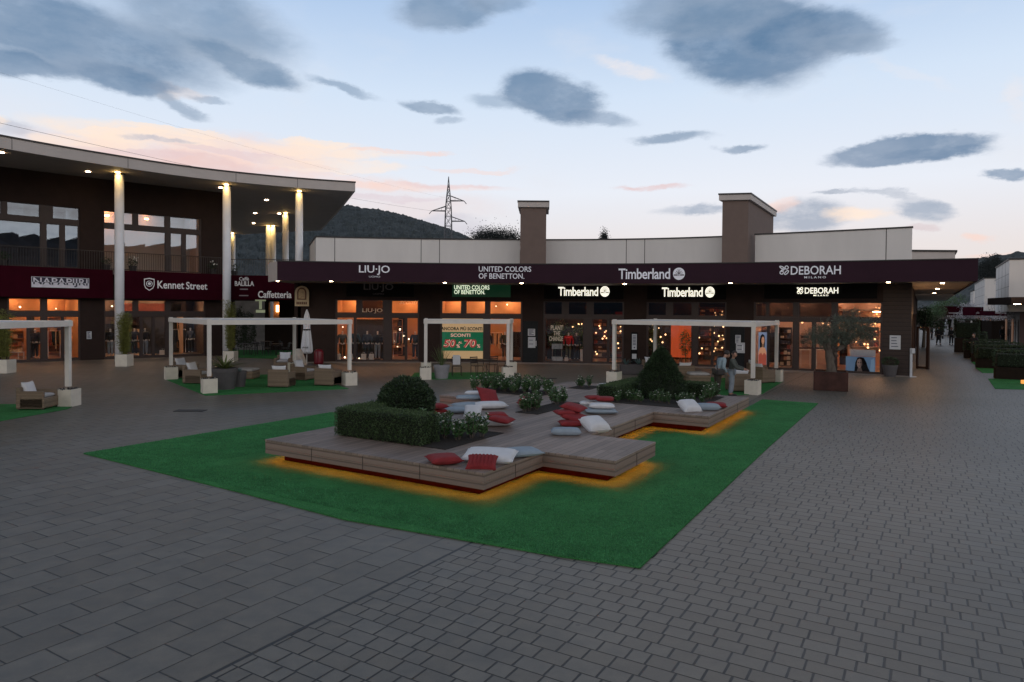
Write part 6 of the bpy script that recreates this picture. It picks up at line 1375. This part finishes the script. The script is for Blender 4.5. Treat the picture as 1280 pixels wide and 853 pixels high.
mq('jeans', 138, -.8, LW, 'mannequin in pale trousers at the left end of the window under the crested band'); mq('dark', 168, -.8, LW, 'mannequin in an open dark jacket in the middle of the window under the crested band'); mq('jeans', 181, -.9, LW, 'mannequin in dark jacket and pale jeans under the crested band', 10); mq('dark', 238, -1.2, LW, 'mannequin in a long dark coat inside the right window under the crested band')
mq('dark', 44, -1.0, LW, 'mannequin in a dark puffer jacket in the leftmost orange shop', 0)
def box_thing(name, label, cat, px, off, cv, d, m, z=.115, rz=0):
    x, y = inshop(px, off, cv); T = MB(); T.rbox((0, 0, d[2]/2), d, min(d)*.08); o = T.build(name, m); o.location = (x, y, z); o.rotation_euler = (0, 0, R(rz)); return tag(o, label, cat)
PB = mat('pale_bag', (.6, .56, .5), .7)
def bag(px, off, cv, label, d=(.26, .12, .34)):
    x, y = inshop(px, off, cv); T = thing('paper_bag', label, 'bag', (x, y, .115)); e = MB(); e.box((0, 0, d[2]/2), d, taper=1.04); e.build('bag_body', PB, T, local=True); h = MB()
    for s_ in (-1, 1): h.tube([(-.06, s_*d[1]*.45, d[2]), (-.05, s_*d[1]*.45, d[2]+.09), (.05, s_*d[1]*.45, d[2]+.09), (.06, s_*d[1]*.45, d[2])], .006, 4)
    h.build('handles', PB, T, local=True)
bag(422.8, -.5, FW, 'white paper bag on the floor at the far left of the leftmost window'); bag(454.8, -.5, FW, 'white paper bag between two mannequins in the leftmost window'); bag(464.5, -.5, FW, 'white paper bag right of the middle mannequin in the leftmost window'); bag(438, -.5, FW, 'white paper bag at the pergola post in the leftmost window')
bag(203.5, -.5, LW, 'small pale bag in the window under the crested band', (.3, .2, .3)); bag(708, -.5, FW, 'white box in the plant display window', (.2, .15, .22)); bag(727.8, -.5, FW, 'tall white bag at the right of the plant display window', (.22, .1, .7))
def shelf_unit(label, px0, px1, off, cv, z0, z1, rows, colset, mfr, dens=5, seed=1, name='display_shelf', cat='shelf'):
    random.seed(seed); a, b = cv.px(px0, off), cv.px(px1, off); c = cv.at((a+b)/2, off)[0]; T = thing(name, label, cat, (c.x, c.y, z0)); e = MB()
    for i in range(rows+1): z = z0+(z1-z0)*i/rows; slab(e, cv, a, b, z, z+.03, off-.3, off)
    for t in (a, b-.03): slab(e, cv, t, t+.03, z0, z1, off-.31, off+.01)
    slab(e, cv, a, b, z0, z1, off-.33, off-.315); e.build('frame', mfr, T)
    groups = {}
    for i in range(rows):
        z = z0+(z1-z0)*i/rows+.032; n_ = max(2, int((b-a)*dens))
        for j in range(n_):
            if random.random() < .12: continue
            t = a+.06+(b-a-.12)*(j+.5)/n_; w = (b-a)/n_*random.uniform(.3, .42); hh = (z1-z0)/rows*random.uniform(.35, .75); m_ = random.choice(colset); groups.setdefault(m_.name, (MB(), m_))[0]; slab(groups[m_.name][0], cv, t-w, t+w, z, z+hh, off-.25, off-.04)
    for g_, (mb_, m_) in groups.items(): o = mb_.build('goods', m_, T)
CS = [mat('goods_a', (.45, .22, .12), .7), mat('goods_b', (.10, .05, .04), .7), mat('goods_c', (.6, .45, .3), .7), mat('goods_d', (.25, .06, .04), .7), mat('goods_e', (.05, .05, .07), .7)]
shelf_unit('shoe wall glowing red inside the door of the plant display shop', 741, 760, -3.2, FW, .2, 3.2, 11, CS, FLD, 4, 2); shelf_unit('second shoe wall inside the door right beside the brown pillar', 762, 778, -3.4, FW, .2, 3.0, 10, CS, FLD, 4, 3)
shelf_unit('red lit shoe wall inside the door behind the two people', 873, 906, -3.0, FW, .2, 3.3, 11, CS, FLD, 4, 4); shelf_unit('shoe shelf at the left of the shop behind the conical shrub', 811, 835, -3.4, FW, .2, 2.4, 7, CS, FLD, 3, 5)
shelf_unit('tall cosmetics shelf left of the glass door', 974, 990, -2.0, FW, .12, 2.2, 7, CS, W_DK, 6, 6); shelf_unit('cosmetics shelf at the back of the glass door', 1000, 1012, -3.8, FW, .9, 1.9, 3, CS, W_PK, 5, 7); shelf_unit('cosmetics display behind the olive tree crown', 1062, 1100, -2.6, FW, .9, 2.3, 4, CS, W_PK, 5, 8); shelf_unit('wall shelf at the left of the cosmetics shop', 945, 970, -3.8, FW, .6, 2.4, 5, CS, W_PK, 4, 9)
shelf_unit('folded clothes shelf inside the leftmost shop door', 490, 503, -3.6, FW, .2, 2.4, 5, CS, W_OR, 3, 10); shelf_unit('clothes shelf at the back of the window under the crested band', 148, 200, -3.6, LW, .4, 2.4, 4, CS, W_DK, 3, 11); shelf_unit('shelf on the right wall under the crested band', 222, 252, -3.4, LW, .4, 2.4, 4, CS, W_OR, 3, 12)
shelf_unit('back shelf of the leftmost orange shop', 60, 92, -3.8, LW, .3, 2.4, 4, CS, W_OR, 3, 13); shelf_unit('display shelf at the left end of the leftmost orange shop', 14, 30, -3.4, LW, .3, 1.6, 3, CS, W_OR, 3, 14)
def rack(label, px0, px1, off, cv, seed, cols):
    random.seed(seed); a, b = cv.px(px0, off), cv.px(px1, off); p, q = cv.at(a, off)[0], cv.at(b, off)[0]; T = thing('clothes_rack', label, 'clothes rack', ((p.x+q.x)/2, (p.y+q.y)/2, .115)); e = MB(); e.tube([(p.x, p.y, .115), (p.x, p.y, 1.65), (q.x, q.y, 1.65), (q.x, q.y, .115)], .018, 6); e.build('rail', SILV, T); n_ = int((b-a)/.075)
    for i in range(n_):
        t = (i+.5)/n_; c = p.lerp(q, t); g = MB(); h = random.uniform(.6, 1.0); u = (q-p).normalized(); g.box((c.x, c.y, 1.6-h/2), (.05, .42, h), math.atan2(u.y, u.x)+random.gauss(0, .1), taper=.75); g.build('garment', random.choice(cols), T)
CC = [cloth('navy_clothes', (.03, .035, .05)), cloth('black_clothes', (.02, .02, .02)), cloth('teal_coat', (.015, .04, .05)), mat('goods_c', (.6, .45, .3)), mat('goods_d', (.25, .06, .04)), cloth('pale_jeans', (.2, .24, .25))]
rack('clothes rack inside the door of the leftmost orange shop', 60, 75, -2.2, LW, 3, CC); rack('clothes rack in the left window of the leftmost orange shop', 38, 51, -2.4, LW, 4, CC); rack('clothes rack deep inside the leftmost shop of the long building', 492, 508, -2.6, FW, 5, CC); rack('clothes rack behind the mannequins under the crested band', 185, 206, -2.2, LW, 6, CC); rack('clothes rack in the right window under the crested band', 216, 232, -2.2, LW, 7, CC); rack('clothes rack inside the doorway of the sale shop', 613, 628, -3.0, FW, 8, CC); rack('clothes rack in the window behind the conical shrub', 838, 862, -2.4, FW, 9, CC); rack('clothes rack deep in the plant display window', 690, 705, -2.6, FW, 10, CC)
def table(label, px, off, cv, w, d, h, m, white=False):
    x, y = inshop(px, off, cv); T = thing('display_table', label, 'table', (x, y, .115)); e = MB(); e.rbox((0, 0, h), (w, d, .04), .008); e.build('table_top', m, T, local=True)
    for sx in (-1, 1):
        for sy in (-1, 1): l = MB(); l.box((sx*(w/2-.04), sy*(d/2-.04), h/2-.01), (.04, .04, h-.02)); l.build('leg', m, T, local=True)
    random.seed(int(px)); g = MB()
    for i in range(int(w/.25)): g.rbox((-w/2+.15+.25*i, random.uniform(-.1, .1), h+.02+.06), (.18, .25, random.uniform(.06, .14)), .02)
    g.build('goods', random.choice(CS), T, local=True)
table('display table with folded clothes inside the leftmost shop door', 498, -1.6, FW, 1.1, .6, .75, W_OR); table('low display table with pale shoes in the leftmost orange shop', 17, -1.2, LW, .9, .5, .4, PB); table('white counter behind the cosmetics shop door', 1007, -1.6, FW, .75, .5, .95, PB); table('white second counter deeper behind the cosmetics shop door', 1028, -2.0, FW, .9, .5, .95, PB); table('display table in the window behind the conical shrub', 858, -1.4, FW, .7, .5, .8, FLW)
# plants and orange panel in shop 4, small crates in shop 3
s = sign('orange_backdrop', 'bright orange panel in the window behind the conical shrub', FW, 852, 420, -.9, 'display'); panel(s, FW, 839, 864, 400, 447, emit('orange_panel', (.55, .075, .015), .45), -1.0, -.96, name='sheet')
s = sign('red_lantern', 'red round lantern stack beside the brown pillar in the plant display shop', FW, 774, 398, -.5, 'display'); panel(s, FW, 769, 778.5, 390, 396.5, emit('red_panel', (.7, .05, .015), .5), -.6, -.5, name='sheet'); panel(s, FW, 769.5, 778.5, 401, 405, emit('red_panel', (.7, .05, .015), .5), -.6, -.5, name='sheet')
random.seed(30)
for i, (px, off, h, w) in enumerate(((694, -1.3, 2.3, .5), (702, -1.6, 2.4, .5), (722, -1.7, 2.2, .6), (729, -1.2, 2.1, .4), (816, -1.2, 2.2, .4), (857, -.7, 1.9, .3))):
    x, y = inshop(px, off, FW); T = MB(); leafmass(T, [((d.x*w, d.y*.3, h*.62+d.z*h*.4), d) for d in [Vector((random.gauss(0, 1), random.gauss(0, 1), random.gauss(0, 1))).normalized()*random.uniform(.5, 1) for _ in range(420)]], .14, .05); T.tube([(0, 0, 0), (0, 0, h*.6)], .02, 5); o = T.build('display_plant', GARD); o.location = (x, y, .115); tag(o, ['leafy display plant behind the slogan letters', 'second leafy display plant left of the red mannequin', 'leafy display plant behind the dark mannequin', 'leafy display plant at the right edge of the plant window', 'leafy display plant in the window left of the conical shrub', 'leafy display plant before the orange backdrop'][i], 'plant')
x, y = inshop(696.5, -.6, FW); T = thing('display_stand', 'pale cardboard display stand low in the plant display window', 'display', (x, y, .115)); e = MB(); e.box((0, 0, .85), (.62, .03, .3)); e.box((0, 0, .12), (.62, .3, .24)); e.build('boards', mat('pale_card', (.35, .40, .42), .7, .3, 5), T, local=True); e = MB(); [e.box((sx*.27, .1, .45), (.03, .03, .7)) for sx in (-1, 1)]; e.build('legs', FLW, T, local=True)
# added dark sheets that darken parts of the shop interiors, and small spotlights
BDK = mat('backdrop_dark', (.022, .018, .018), .8, .3, 2); BUL = emit('bulb', (1, .60, .28), 2.8); BUW = emit('bulb_pale', (1, .85, .6), 4.5)
def backdrop(cv, parent, px0, px1, off, z0, z1, m=BDK): a, b = cv.px(px0, off), cv.px(px1, off); e = MB(); slab(e, cv, a, b, z0, z1, off-.04, off); e.build('added_backdrop', m, parent)
for a in ((446, 481, -1.6, .12, 2.45), (498, 507, -3.9, .12, 2.6), (553, 607, -.5, .12, 2.5), (640, 652, -3.4, .12, 1.7), (684, 731, -2.2, .12, 3.7), (741, 779, -3.9, .12, 3.7), (811, 838, -1.6, .12, 3.7), (874, 907, -3.9, 2.4, 3.7), (962, 975, -1.9, .3, 1.9), (1046, 1060, -3.6, .2, 2.0)): backdrop(FW, shop, *a)
for a in ((176, 208, -1.9, .12, 2.6), (213, 256, -3.6, .12, 3.5), (36, 43, -1.9, .12, 2.5), (132, 146, -3.5, 1.0, 2.0), (81, 86, -1.0, .12, 2.3)): backdrop(LW, hall, *a)
backdrop(LW, hall, 150, 206, -2.4, 2.8, 3.3, mat('red_shelf', (.30, .07, .04), .7)); backdrop(LW, hall, 224, 229, -1.6, .12, 2.6, W_OR)
random.seed(91)
def bulbs(cv, parent, lst, m):
    for px, py, off in lst:
        t = cv.px(px, off, py); p = cv.at(t, off)[0]; z = Zat(px, py, p.y)[1]; e = MB(); e.ball((p.x, p.y, z), random.uniform(.035, .06), 1); e.build('spotlight', m, parent)
bulbs(FW, shop, [(428.5, 409, -.9), (444, 408.5, -.9), (431, 447, -.4), (449, 448, -.4), (500, 412, -2.6), (505, 420, -3), (493, 427, -2.5), (511, 424, -3), (497, 433, -2.2), (620, 383, -3), (634, 381, -3.2)], BUW)
bulbs(FW, shop, [(743+random.random()*34, 399+random.random()*44, -3.2) for _ in range(16)]+[(874+random.random()*32, 379+random.random()*68, -2.7) for _ in range(22)]+[(690+random.random()*38, 404+random.random()*6, -1.8) for _ in range(4)]+[(812+random.random()*22, 402+random.random()*40, -1.3) for _ in range(9)], BUL)
bulbs(FW, shop, [(1062+random.random()*38, 381+random.random()*60, -2.4) for _ in range(20)]+[(1000+random.random()*40, 402+random.random()*5, -3.2) for _ in range(6)]+[(948, 379, -2), (985, 385, -3)], BUL)
bulbs(LW, hall, [(140, 383, -2), (150, 384, -2.4), (204, 392, -1), (222, 399, -2.6), (247, 398, -2.6), (240, 402, -2.2), (252, 404, -3), (25, 384, -2.8), (70, 386, -3), (88, 401, -2)], BUW)
# info totem on the pillar, sanitizer stand at the corner
x = Zat(792.5, 450, 37.3)[0]; T = thing('info_totem', 'slim black stand with white printed panels before the brown pillar', 'stand', (x, 37.3, 0)); e = MB(); e.rbox((0, 0, .95), (.36, .08, 1.9), .02); e.build('frame', BLKP, T, local=True); e = MB(); e.b(-.13, .13, -.06, -.041, .95, 1.8); e.b(-.12, .12, -.06, -.041, .45, .72); e.build('sheet', NOTE, T, local=True); e = MB(); [e.b(-.09, .08, -.066, -.061, 1.2+.08*i, 1.24+.08*i) for i in range(7)]; e.ball((.0, -.062, 1.06), (.05, .004, .05), 1); e.build('print', INK, T, local=True)
x, y = G(1140, 471.8); T = thing('banner_stand', 'slim pale stand at the building corner beside the dark glass doors', 'stand', (x, y+.1, 0)); e = MB(); e.box((0, 0, .7), (.10, .06, 1.35)); e.build('post', NOTE, T, local=True); e = MB(); e.rbox((.02, 0, .02), (.34, .3, .04), .01); e.build('foot', NOTE, T, local=True); e = MB(); e.rbox((.06, -.03, 1.25), (.16, .12, .24), .02); e.build('dispenser', NOTE, T, local=True)
for i, a_ in enumerate((3.2, 8.5)):  # added point lights that warm the canopy soffit, no fitting of their own
    ld = bpy.data.lights.new('soffit_fill', 'POINT'); ld.energy = 38; ld.color = (1, .52, .22); ld.shadow_soft_size = .2
    q_ = c0+Vector(E1)*a_+Vector(E2)*.5; lo3 = bpy.data.objects.new('soffit_fill', ld); COL.objects.link(lo3); lo3.parent = shop; lo3.location = (q_.x-shop.location.x, q_.y-shop.location.y, 2.9)
# glass windbreak frame in the street
fm0 = Vector(G(1143, 463)); T = thing('glass_screen', 'dark framed glass screen standing by the side entrance at the corner', 'screen', (fm0.x, fm0.y+1, 0)); a = Vector(G(1146.5, 461)); b = Vector(G(1159.5, 462)); e = MB(); u = b-a; ang = math.atan2(u.y, u.x); mid = (a+b)/2; L_ = u.length
for t, w in ((0, .1), (1, .16)): q = a.lerp(b, t); e.box((q.x, q.y, 1.15), (w, .1, 2.3), ang)
e.box((mid.x, mid.y, 2.27), (L_, .09, .1), ang); e.box((mid.x, mid.y, .08), (L_, .09, .12), ang); e.build('frame', FRAME, T); e = MB(); e.add([(a.x, a.y, .1), (b.x, b.y, .1), (b.x, b.y, 2.25), (a.x, a.y, 2.25)], [(0, 1, 2, 3)]); e.build('pane', GLASS, T)
# balcony plants with white flowers
for i, (px, l) in enumerate(((5, 'potted plant at the left end of the balcony'), (133, 'dark potted plant on the balcony left of the first column'), (166, 'potted white flowering plant on the balcony right of the first column'), (266, 'potted white flowering plant on the balcony left of the second column'), (293, 'dark potted plant on the balcony right of the second column'))):
    if px < 280: t = LW.px(px, .3, 330); p = LW.at(t, .3)[0]; x, y = p.x, p.y
    else: x, y = Zat(px, 330, YB+.4)[0], YB+.4
    T = thing('balcony_plant', l, 'plant', (x, y, 5.12)); e = MB(); e.lathe([(.16, 0), (.22, .38)], n=16); e.build('pot', DARK, T, local=True); random.seed(i); f = MB(); leafmass(f, [((d.x*.33, d.y*.2, .58+d.z*.22), d) for d in [Vector((random.gauss(0, 1), random.gauss(0, 1), random.gauss(0, 1))).normalized()*random.uniform(.4, 1) for _ in range(160)]], .11, .04); f.build('foliage', HEDGE, T, local=True)
    if i in (2, 3):
        f = MB(); [f.ball((random.uniform(-.1, .42), -.16, random.uniform(.62, .92)), .035, 1) for _ in range(9)]; f.build('flower', PETAL, T, local=True)
# drain covers
for px, py, w, d, l in ((238, 513.8, .85, .35, 'dark rectangular drain cover in the paving left of the turf carpet'), (686, 473.5, .7, .3, 'small dark drain cover in front of the plant display shop')):
    x, y = G(px, py); e = MB(); e.box((0, 0, 0), (w, d, .012)); o = e.build('drain_cover', mat('drain_iron', (.025, .022, .022), .6)); o.location = (x, y, .009); tag(o, l, 'drain cover')

# ================================================================== the street on the right
LAWN = [((1205, 430.5), (1224, 430.5), (1236, 436), (1210, 436)), ((1212, 446.5), (1232, 447), (1238, 449.5), (1213, 449.5)), ((1214, 453), (1236, 453), (1245, 457.5), (1220, 457.5)), ((1219, 460), (1250, 460), (1262, 467), (1228, 466.5)), ((1235, 474), (1284, 475), (1310, 488), (1244, 486.5))]
for i, q in enumerate(LAWN):
    e = MB(); P_ = [G(*p) for p in q]; e.prism(P_, .002, .02); tag(e.build('turf_mat', TURF), ['farthest turf strip in the street on the right', 'thin turf strip at the feet of the masked person', 'third turf strip from the plaza in the right street', 'second turf strip from the plaza in the right street', 'nearest turf strip of the right street, at the picture edge'][i], 'turf mat')
def dark_hedge(label, px, py, w, d, h, rz=-31, planter=True, leafm=HEDGE, seed=1):
    random.seed(seed); x, y = G(px, py); T = thing('street_planter', label, 'planter', (x, y+d/2, 0), R(rz)); e = MB(); e.rbox((0, 0, h*.22), (w, d, h*.44), .02); e.build('box', mat('dark_wood', (.018, .012, .009), .8, .2, spec=.1), T, local=True); f = MB(); leafmass(f, rough_box(-w/2, w/2, -d/2, d/2, h*.44, h, int(w*d*260+w*h*300)), .09, .045); f.build('foliage', leafm, T, local=True); c = MB(); c.rbox((0, 0, h*.68), (w-.12, d-.12, h*.46), .08); c.build('branches', mat('hedge_core', (.008, .014, .006)), T, local=True)
for i, a in enumerate(((1236, 449, 2.4, .8, 1.25), (1251, 454, 2.6, .8, 1.25), (1262, 462, 2.6, .9, 1.25), (1288, 476, 2.2, .9, 1.3), (1213, 441, 1.6, 1.0, 2.6), (1224, 441, 1.4, .9, 1.6))):
    dark_hedge(['dark hedge planter right behind the masked person', 'dark hedge planter second along the right street', 'dark hedge planter third along the right street, with a warm lamp at its foot', 'dark hedge planter cut by the right picture edge', 'tall dark hedge block beside the closed parasols', 'dark hedge block between the tall block and the masked person'][i], *a, seed=i)
for px, py in ((1251.5, 465.5), (1281.5, 480)):
    x, y = G(px, py); e = MB(); e.rbox((0, 0, .1), (.35, .12, .16), .02); o = e.build('ground_lamp', emit('ground_lamp', (1, .38, .08), .9)); o.location = (x-.1, y-.15, 0); tag(o, 'small orange lamp at the foot of the third hedge planter' if px < 1270 else 'small orange lamp at the foot of the hedge planter by the right edge', 'lamp')
def far_par(px, py, label, h=2.5):
    x, y = G(px, py); T = thing('closed_parasol', label, 'parasol', (x, y, 0), 0, 'closed parasols in the street'); e = MB(); e.tube([(0, 0, 0), (0, 0, h)], .03, 6); e.build('pole', WHITEP, T, local=True); e = MB(); e.lathe([(.22, .8), (.2, 1.4), (.14, 2.1), (.04, h)], n=10); e.build('canopy', WHF, T, local=True)
far_par(1213.5, 436, 'closed white parasol nearest the masked person'); far_par(1190.5, 431, 'closed white parasol in the middle of the street'); far_par(1182.5, 428, 'farthest closed white parasol on the left of the street')
# kiosks with burgundy awnings
def kiosk(label, px, py, w, h, Y):
    x = Zat(px, py, Y)[0]; T = thing('kiosk', label, 'kiosk', (x, Y, 0)); e = MB(); e.b(-w/2, w/2, 0, 1.6, 0, 2.3); e.build('body', mat('dark_wood', (.04, .028, .02)), T, local=True); e = MB(); e.b(-w/2-.2, w/2+.2, -.6, 1.8, 2.9, h); e.build('canopy', BURG2, T, local=True); e = MB(); e.b(-w/2-.05, w/2+.05, -.62, -.601, 3.15, 3.3); e.build('stripe', mat('stripe_pale', (.4, .36, .36)), T, local=True)
    for i in range(9): pass
    e = MB(); [e.b(-w/2-.2+(w+.4)*i/9, -w/2-.2+(w+.4)*(i+.55)/9, -.61, -.58, 2.62, 2.899) for i in range(9)]; e.build('fringe', mat('stripe_pale', (.4, .36, .36)), T, local=True)
kiosk('burgundy topped kiosk in the middle of the street', 1226.5, 390, 2.0, 4.0, 88); kiosk('small burgundy topped kiosk farther down the street', 1191, 385, 1.9, 4.2, 100); kiosk('burgundy topped kiosk toward the right edge of the street', 1254, 398, 2.6, 3.45, 78)
# pale blossom-like white trees
def white_tree(label, px, Y, h, r, seed):
    random.seed(seed); x = Zat(px, 400, Y)[0]; T = thing('white_tree', label, 'tree', (x, Y, 0)); e = MB(); e.tube([(0, 0, 0), (.05, 0, h*.3), (0, 0, h*.55)], [.14, .1, .06], 7)
    f = MB()
    for _ in range(26):
        a, u = random.uniform(0, 6.28), random.uniform(.1, 1); q = Vector((math.cos(a)*r*u, math.sin(a)*r*u, h*random.uniform(.5, 1))); e.tube([(0, 0, h*.45), tuple(q)], [.03, .008], 4)
        for j in range(34): w = q+Vector((random.gauss(0, .28), random.gauss(0, .28), random.gauss(0, .22))); f.leaf(w, .2, .10)
    e.build('trunk', BARK, T, local=True); f.build('crown', mat('white_blossom', (.50, .50, .54), .8, .15, 1, island=.2), T, local=True)
for i, (px, Y, h, r) in enumerate(((1206, 96, 4.4, 1.3), (1213, 104, 4.6, 1.2), (1243, 84, 4.8, 1.5), (1250, 98, 6.3, 1.6), (1262, 70, 6.4, 1.7), (1276, 64, 4.6, 1.3), (1238, 100, 5.4, 1.3))):
    white_tree(['white decorated tree right of the far kiosk', 'second white decorated tree right of the far kiosk', 'white decorated tree between the middle and right kiosks', 'tall white decorated tree before the cream building', 'large white decorated tree in front of the nearest cream wall', 'white decorated tree at the right picture edge', 'white decorated tree behind the middle kiosk'][i], px, Y, h, r, i)
# right hand buildings
def hall_block(label, corners, z, m, winrows=(), cap=DARK, nm='street_building'):
    cx = sum(c[0] for c in corners)/len(corners); cy = sum(c[1] for c in corners)/len(corners); T = thing(nm, label, 'building', (cx, cy, 0)); e = MB(); e.prism(corners, 3.3, z); e.build('upper_wall', m, T); e = MB(); e.prism(off_poly(corners, -.08), z, z+.12); e.build('roof_edge', cap, T)
    e = MB(); e.prism(off_poly(corners, .9), 0, 3.3); e.build('ground_floor', mat('burgundy_panel', (.045, .02, .02), .6, .3, .5), T)
    p, q = Vector(corners[0]), Vector(corners[1]); u = (q-p).normalized(); n_ = Vector((u.y, -u.x)); L_ = (q-p).length; k_ = 0; c = MB()
    while k_*1.9+1.5 < L_:
        a = p+u*(k_*1.9+.4)+n_*(-.88); w = MB(); b_ = a+u*1.3; w.prism([tuple(a), tuple(b_), tuple(b_+n_*.05), tuple(a+n_*.05)], .3, 2.6); w.build('window', emit('far_window_warm', (.30, .13, .06), .22) if k_ % 3 == 0 else mat('far_window', (.05, .04, .04), .2), T); k_ += 1
    # panel joints
    j = MB(); nn = int(L_/3.2)
    for i in range(1, nn+1): a = p+u*(L_*i/(nn+1)); j.prism([tuple(a), tuple(a+u*.05), tuple(a+u*.05+n_*.01), tuple(a+n_*.01)], 3.35, z)
    for zz in (4.4, 5.5, 6.6):
        if zz < z-.4: a, b_ = p, q; j.prism([tuple(a), tuple(b_), tuple(b_+n_*.01), tuple(a+n_*.01)], zz, zz+.03)
    j.build('panel_joint', mat('joint_grey', (.22, .2, .19)), T); return T
a = Zat(1262, 325, 60)[0]; z1_ = Zat(1262, 325, 60)[1]
e_ = Vector(E1); e2_ = Vector(E2); pA = Vector((a, 60))
hall_block('nearest cream street building rising at the right picture edge', [tuple(pA+e_*12.8), tuple(pA), tuple(pA+Vector((16, -8))), tuple(pA+e_*12.8+Vector((16, -8)))], z1_, PANEL)
e = MB(); T = thing('street_canopy', 'dark canopy with warm downlight on the nearest cream street building', 'canopy', (pA.x+6, 56, 0)); q0 = Vector((Zat(1264, 380, 57)[0], 57)); e.prism([tuple(q0), tuple(q0+Vector((14, -8))), tuple(q0+Vector((16, -3))), tuple(q0+Vector((1.5, 5)))], 3.9, 4.5); e.build('canopy_body', BROWN, T); e = MB(); c_ = G(1270.5, 378.5, 3.88); e.lathe([(.25, 0), (.25, .02)], (Zat(1271.5, 379, 55.6)[0], 55.6, 3.87), 12); e.build('downlight', DL, T)
aB = Vector((Zat(1245.5, 350, 84)[0], 84)); zB = Zat(1230, 347.3, 84)[1]
hall_block('cream street building standing behind the nearest one, right of the dark hill', [tuple(Vector((Zat(1218.5, 350, 104)[0], 104))), tuple(Vector((Zat(1231, 350, 86)[0], 86))), tuple(aB+Vector((3, 0))), tuple(aB+Vector((14, 18)))], zB, PANEL)
cB = Vector((Zat(1217, 365, 118)[0], 118)); hall_block('small cream building at the far end of the street row', [tuple(cB+e_*9), tuple(cB), tuple(cB+Vector((6, 0))), tuple(cB+e_*9+Vector((6, 0)))], Zat(1218, 364, 118)[1], PANEL)
# far street end: low dark shops, green tree, parked car
x, y = Zat(1195, 395, 150)[0], 150; e = MB(); e.b(x-16, x+24, 150, 152, 0, 3.4); T = thing('far_shops', 'low dark row of shops closing the far end of the street', 'building', (x, 150, 0)); e.build('wall', mat('far_dark', (.05, .045, .045), .8, .3, .3), T); e = MB(); e.b(x-16, x+24, 149.6, 149.99, 3.4, 4.2); e.build('band', mat('joint_grey2', (.28, .27, .27)), T)
def roundtree(label, px, Y, h, r, seed, m):
    random.seed(seed); x = Zat(px, 400, Y)[0]; T = thing('street_tree', label, 'tree', (x, Y, 0)); e = MB(); e.tube([(0, 0, 0), (.05, 0, h*.4), (0, 0, h*.7)], [.16, .12, .06], 7); f = MB()
    for _ in range(9):
        c = Vector((random.gauss(0, r*.45), random.gauss(0, r*.45), h*random.uniform(.55, .9))); e.tube([(0, 0, h*.4), tuple(c)], [.05, .015], 5)
        for j in range(260): d = Vector((random.gauss(0, 1), random.gauss(0, 1), random.gauss(0, .8))).normalized(); f.leaf(c+d*r*.5*random.uniform(.5, 1.1), .16, .09)
    e.build('trunk', BARK, T, local=True); f.build('crown', m, T, local=True)
LT = mat('light_tree', (.07, .13, .05), .6, .3, 1, island=.35)
roundtree('pale green tree above the far end of the street', 1178, 110, 6.4, 2.2, 1, LT); roundtree('dark tree just past the side entrance under the canopy', 1155, 62, 3.6, 1.3, 2, HEDGE); roundtree('bushy green tree between the canopy and the far kiosk', 1170, 95, 4.8, 1.8, 3, LT)
x, y = G(1176, 420); T = thing('parked_car', 'small pale car parked at the far end of the street', 'car', (x, 125, 0), R(10)); e = MB(); e.rbox((0, 0, .62), (4.1, 1.7, .62), .12); e.build('body', mat('car_paint', (.30, .32, .34), .3), T, local=True); e = MB(); e.rbox((.1, 0, 1.12), (2.3, 1.5, .52), .2, 0, 3); e.build('cabin', mat('far_window', (.05, .04, .04)), T, local=True)
for sx in (-1, 1):
    for sy in (-1, 1): w = MB(); w.tube([(sx*1.25, sy*.86, .32), (sx*1.25, sy*.68, .32)], .32, 14); w.build('wheel', DARK, T, local=True)
# tree tops beyond the hill shoulder and behind the parapet
random.seed(77)
def crown_far(label, px, py, Y, w, h, n_=3600):
    x, z = Zat(px, py, Y); T = thing('far_tree', label, 'tree', (x, Y, 0)); f = MB(); 
    for _ in range(n_): d = Vector((random.gauss(0, .4), random.gauss(0, .4), random.gauss(0, .4))); f.leaf((d.x*w, d.y*w*.5, z-h*.4+d.z*h*.8), .4, .25)
    f.build('crown', HILLM, T, local=True); e = MB(); e.tube([(0, 0, 0), (0, 0, z)], [.4, .1], 6); e.build('trunk', BARK, T, local=True)
for i, (px, py, w) in enumerate(((602, 294, 5), (612, 290.5, 6), (625, 291.5, 6), (638, 293.5, 6), (755, 296, 1.5), (1238, 327, 4), (1252, 329, 5), (1231, 333, 4), (1245, 326, 2))):
    crown_far(['tree top just above the parapet, leftmost of the group beside the left tower', 'tallest tree top of the group beside the left tower', 'tree top between the tallest one and the left tower', 'tree top nearest the left tower', 'tiny tree top above the parapet between the two towers', 'pine top on the hill right of the canopy end', 'pine top on the hill beside the nearest cream building', 'lowest pine top at the canopy end', 'thin pine top on the right hill'][i], px, py, 210 if px < 1000 else 240, w, 5)
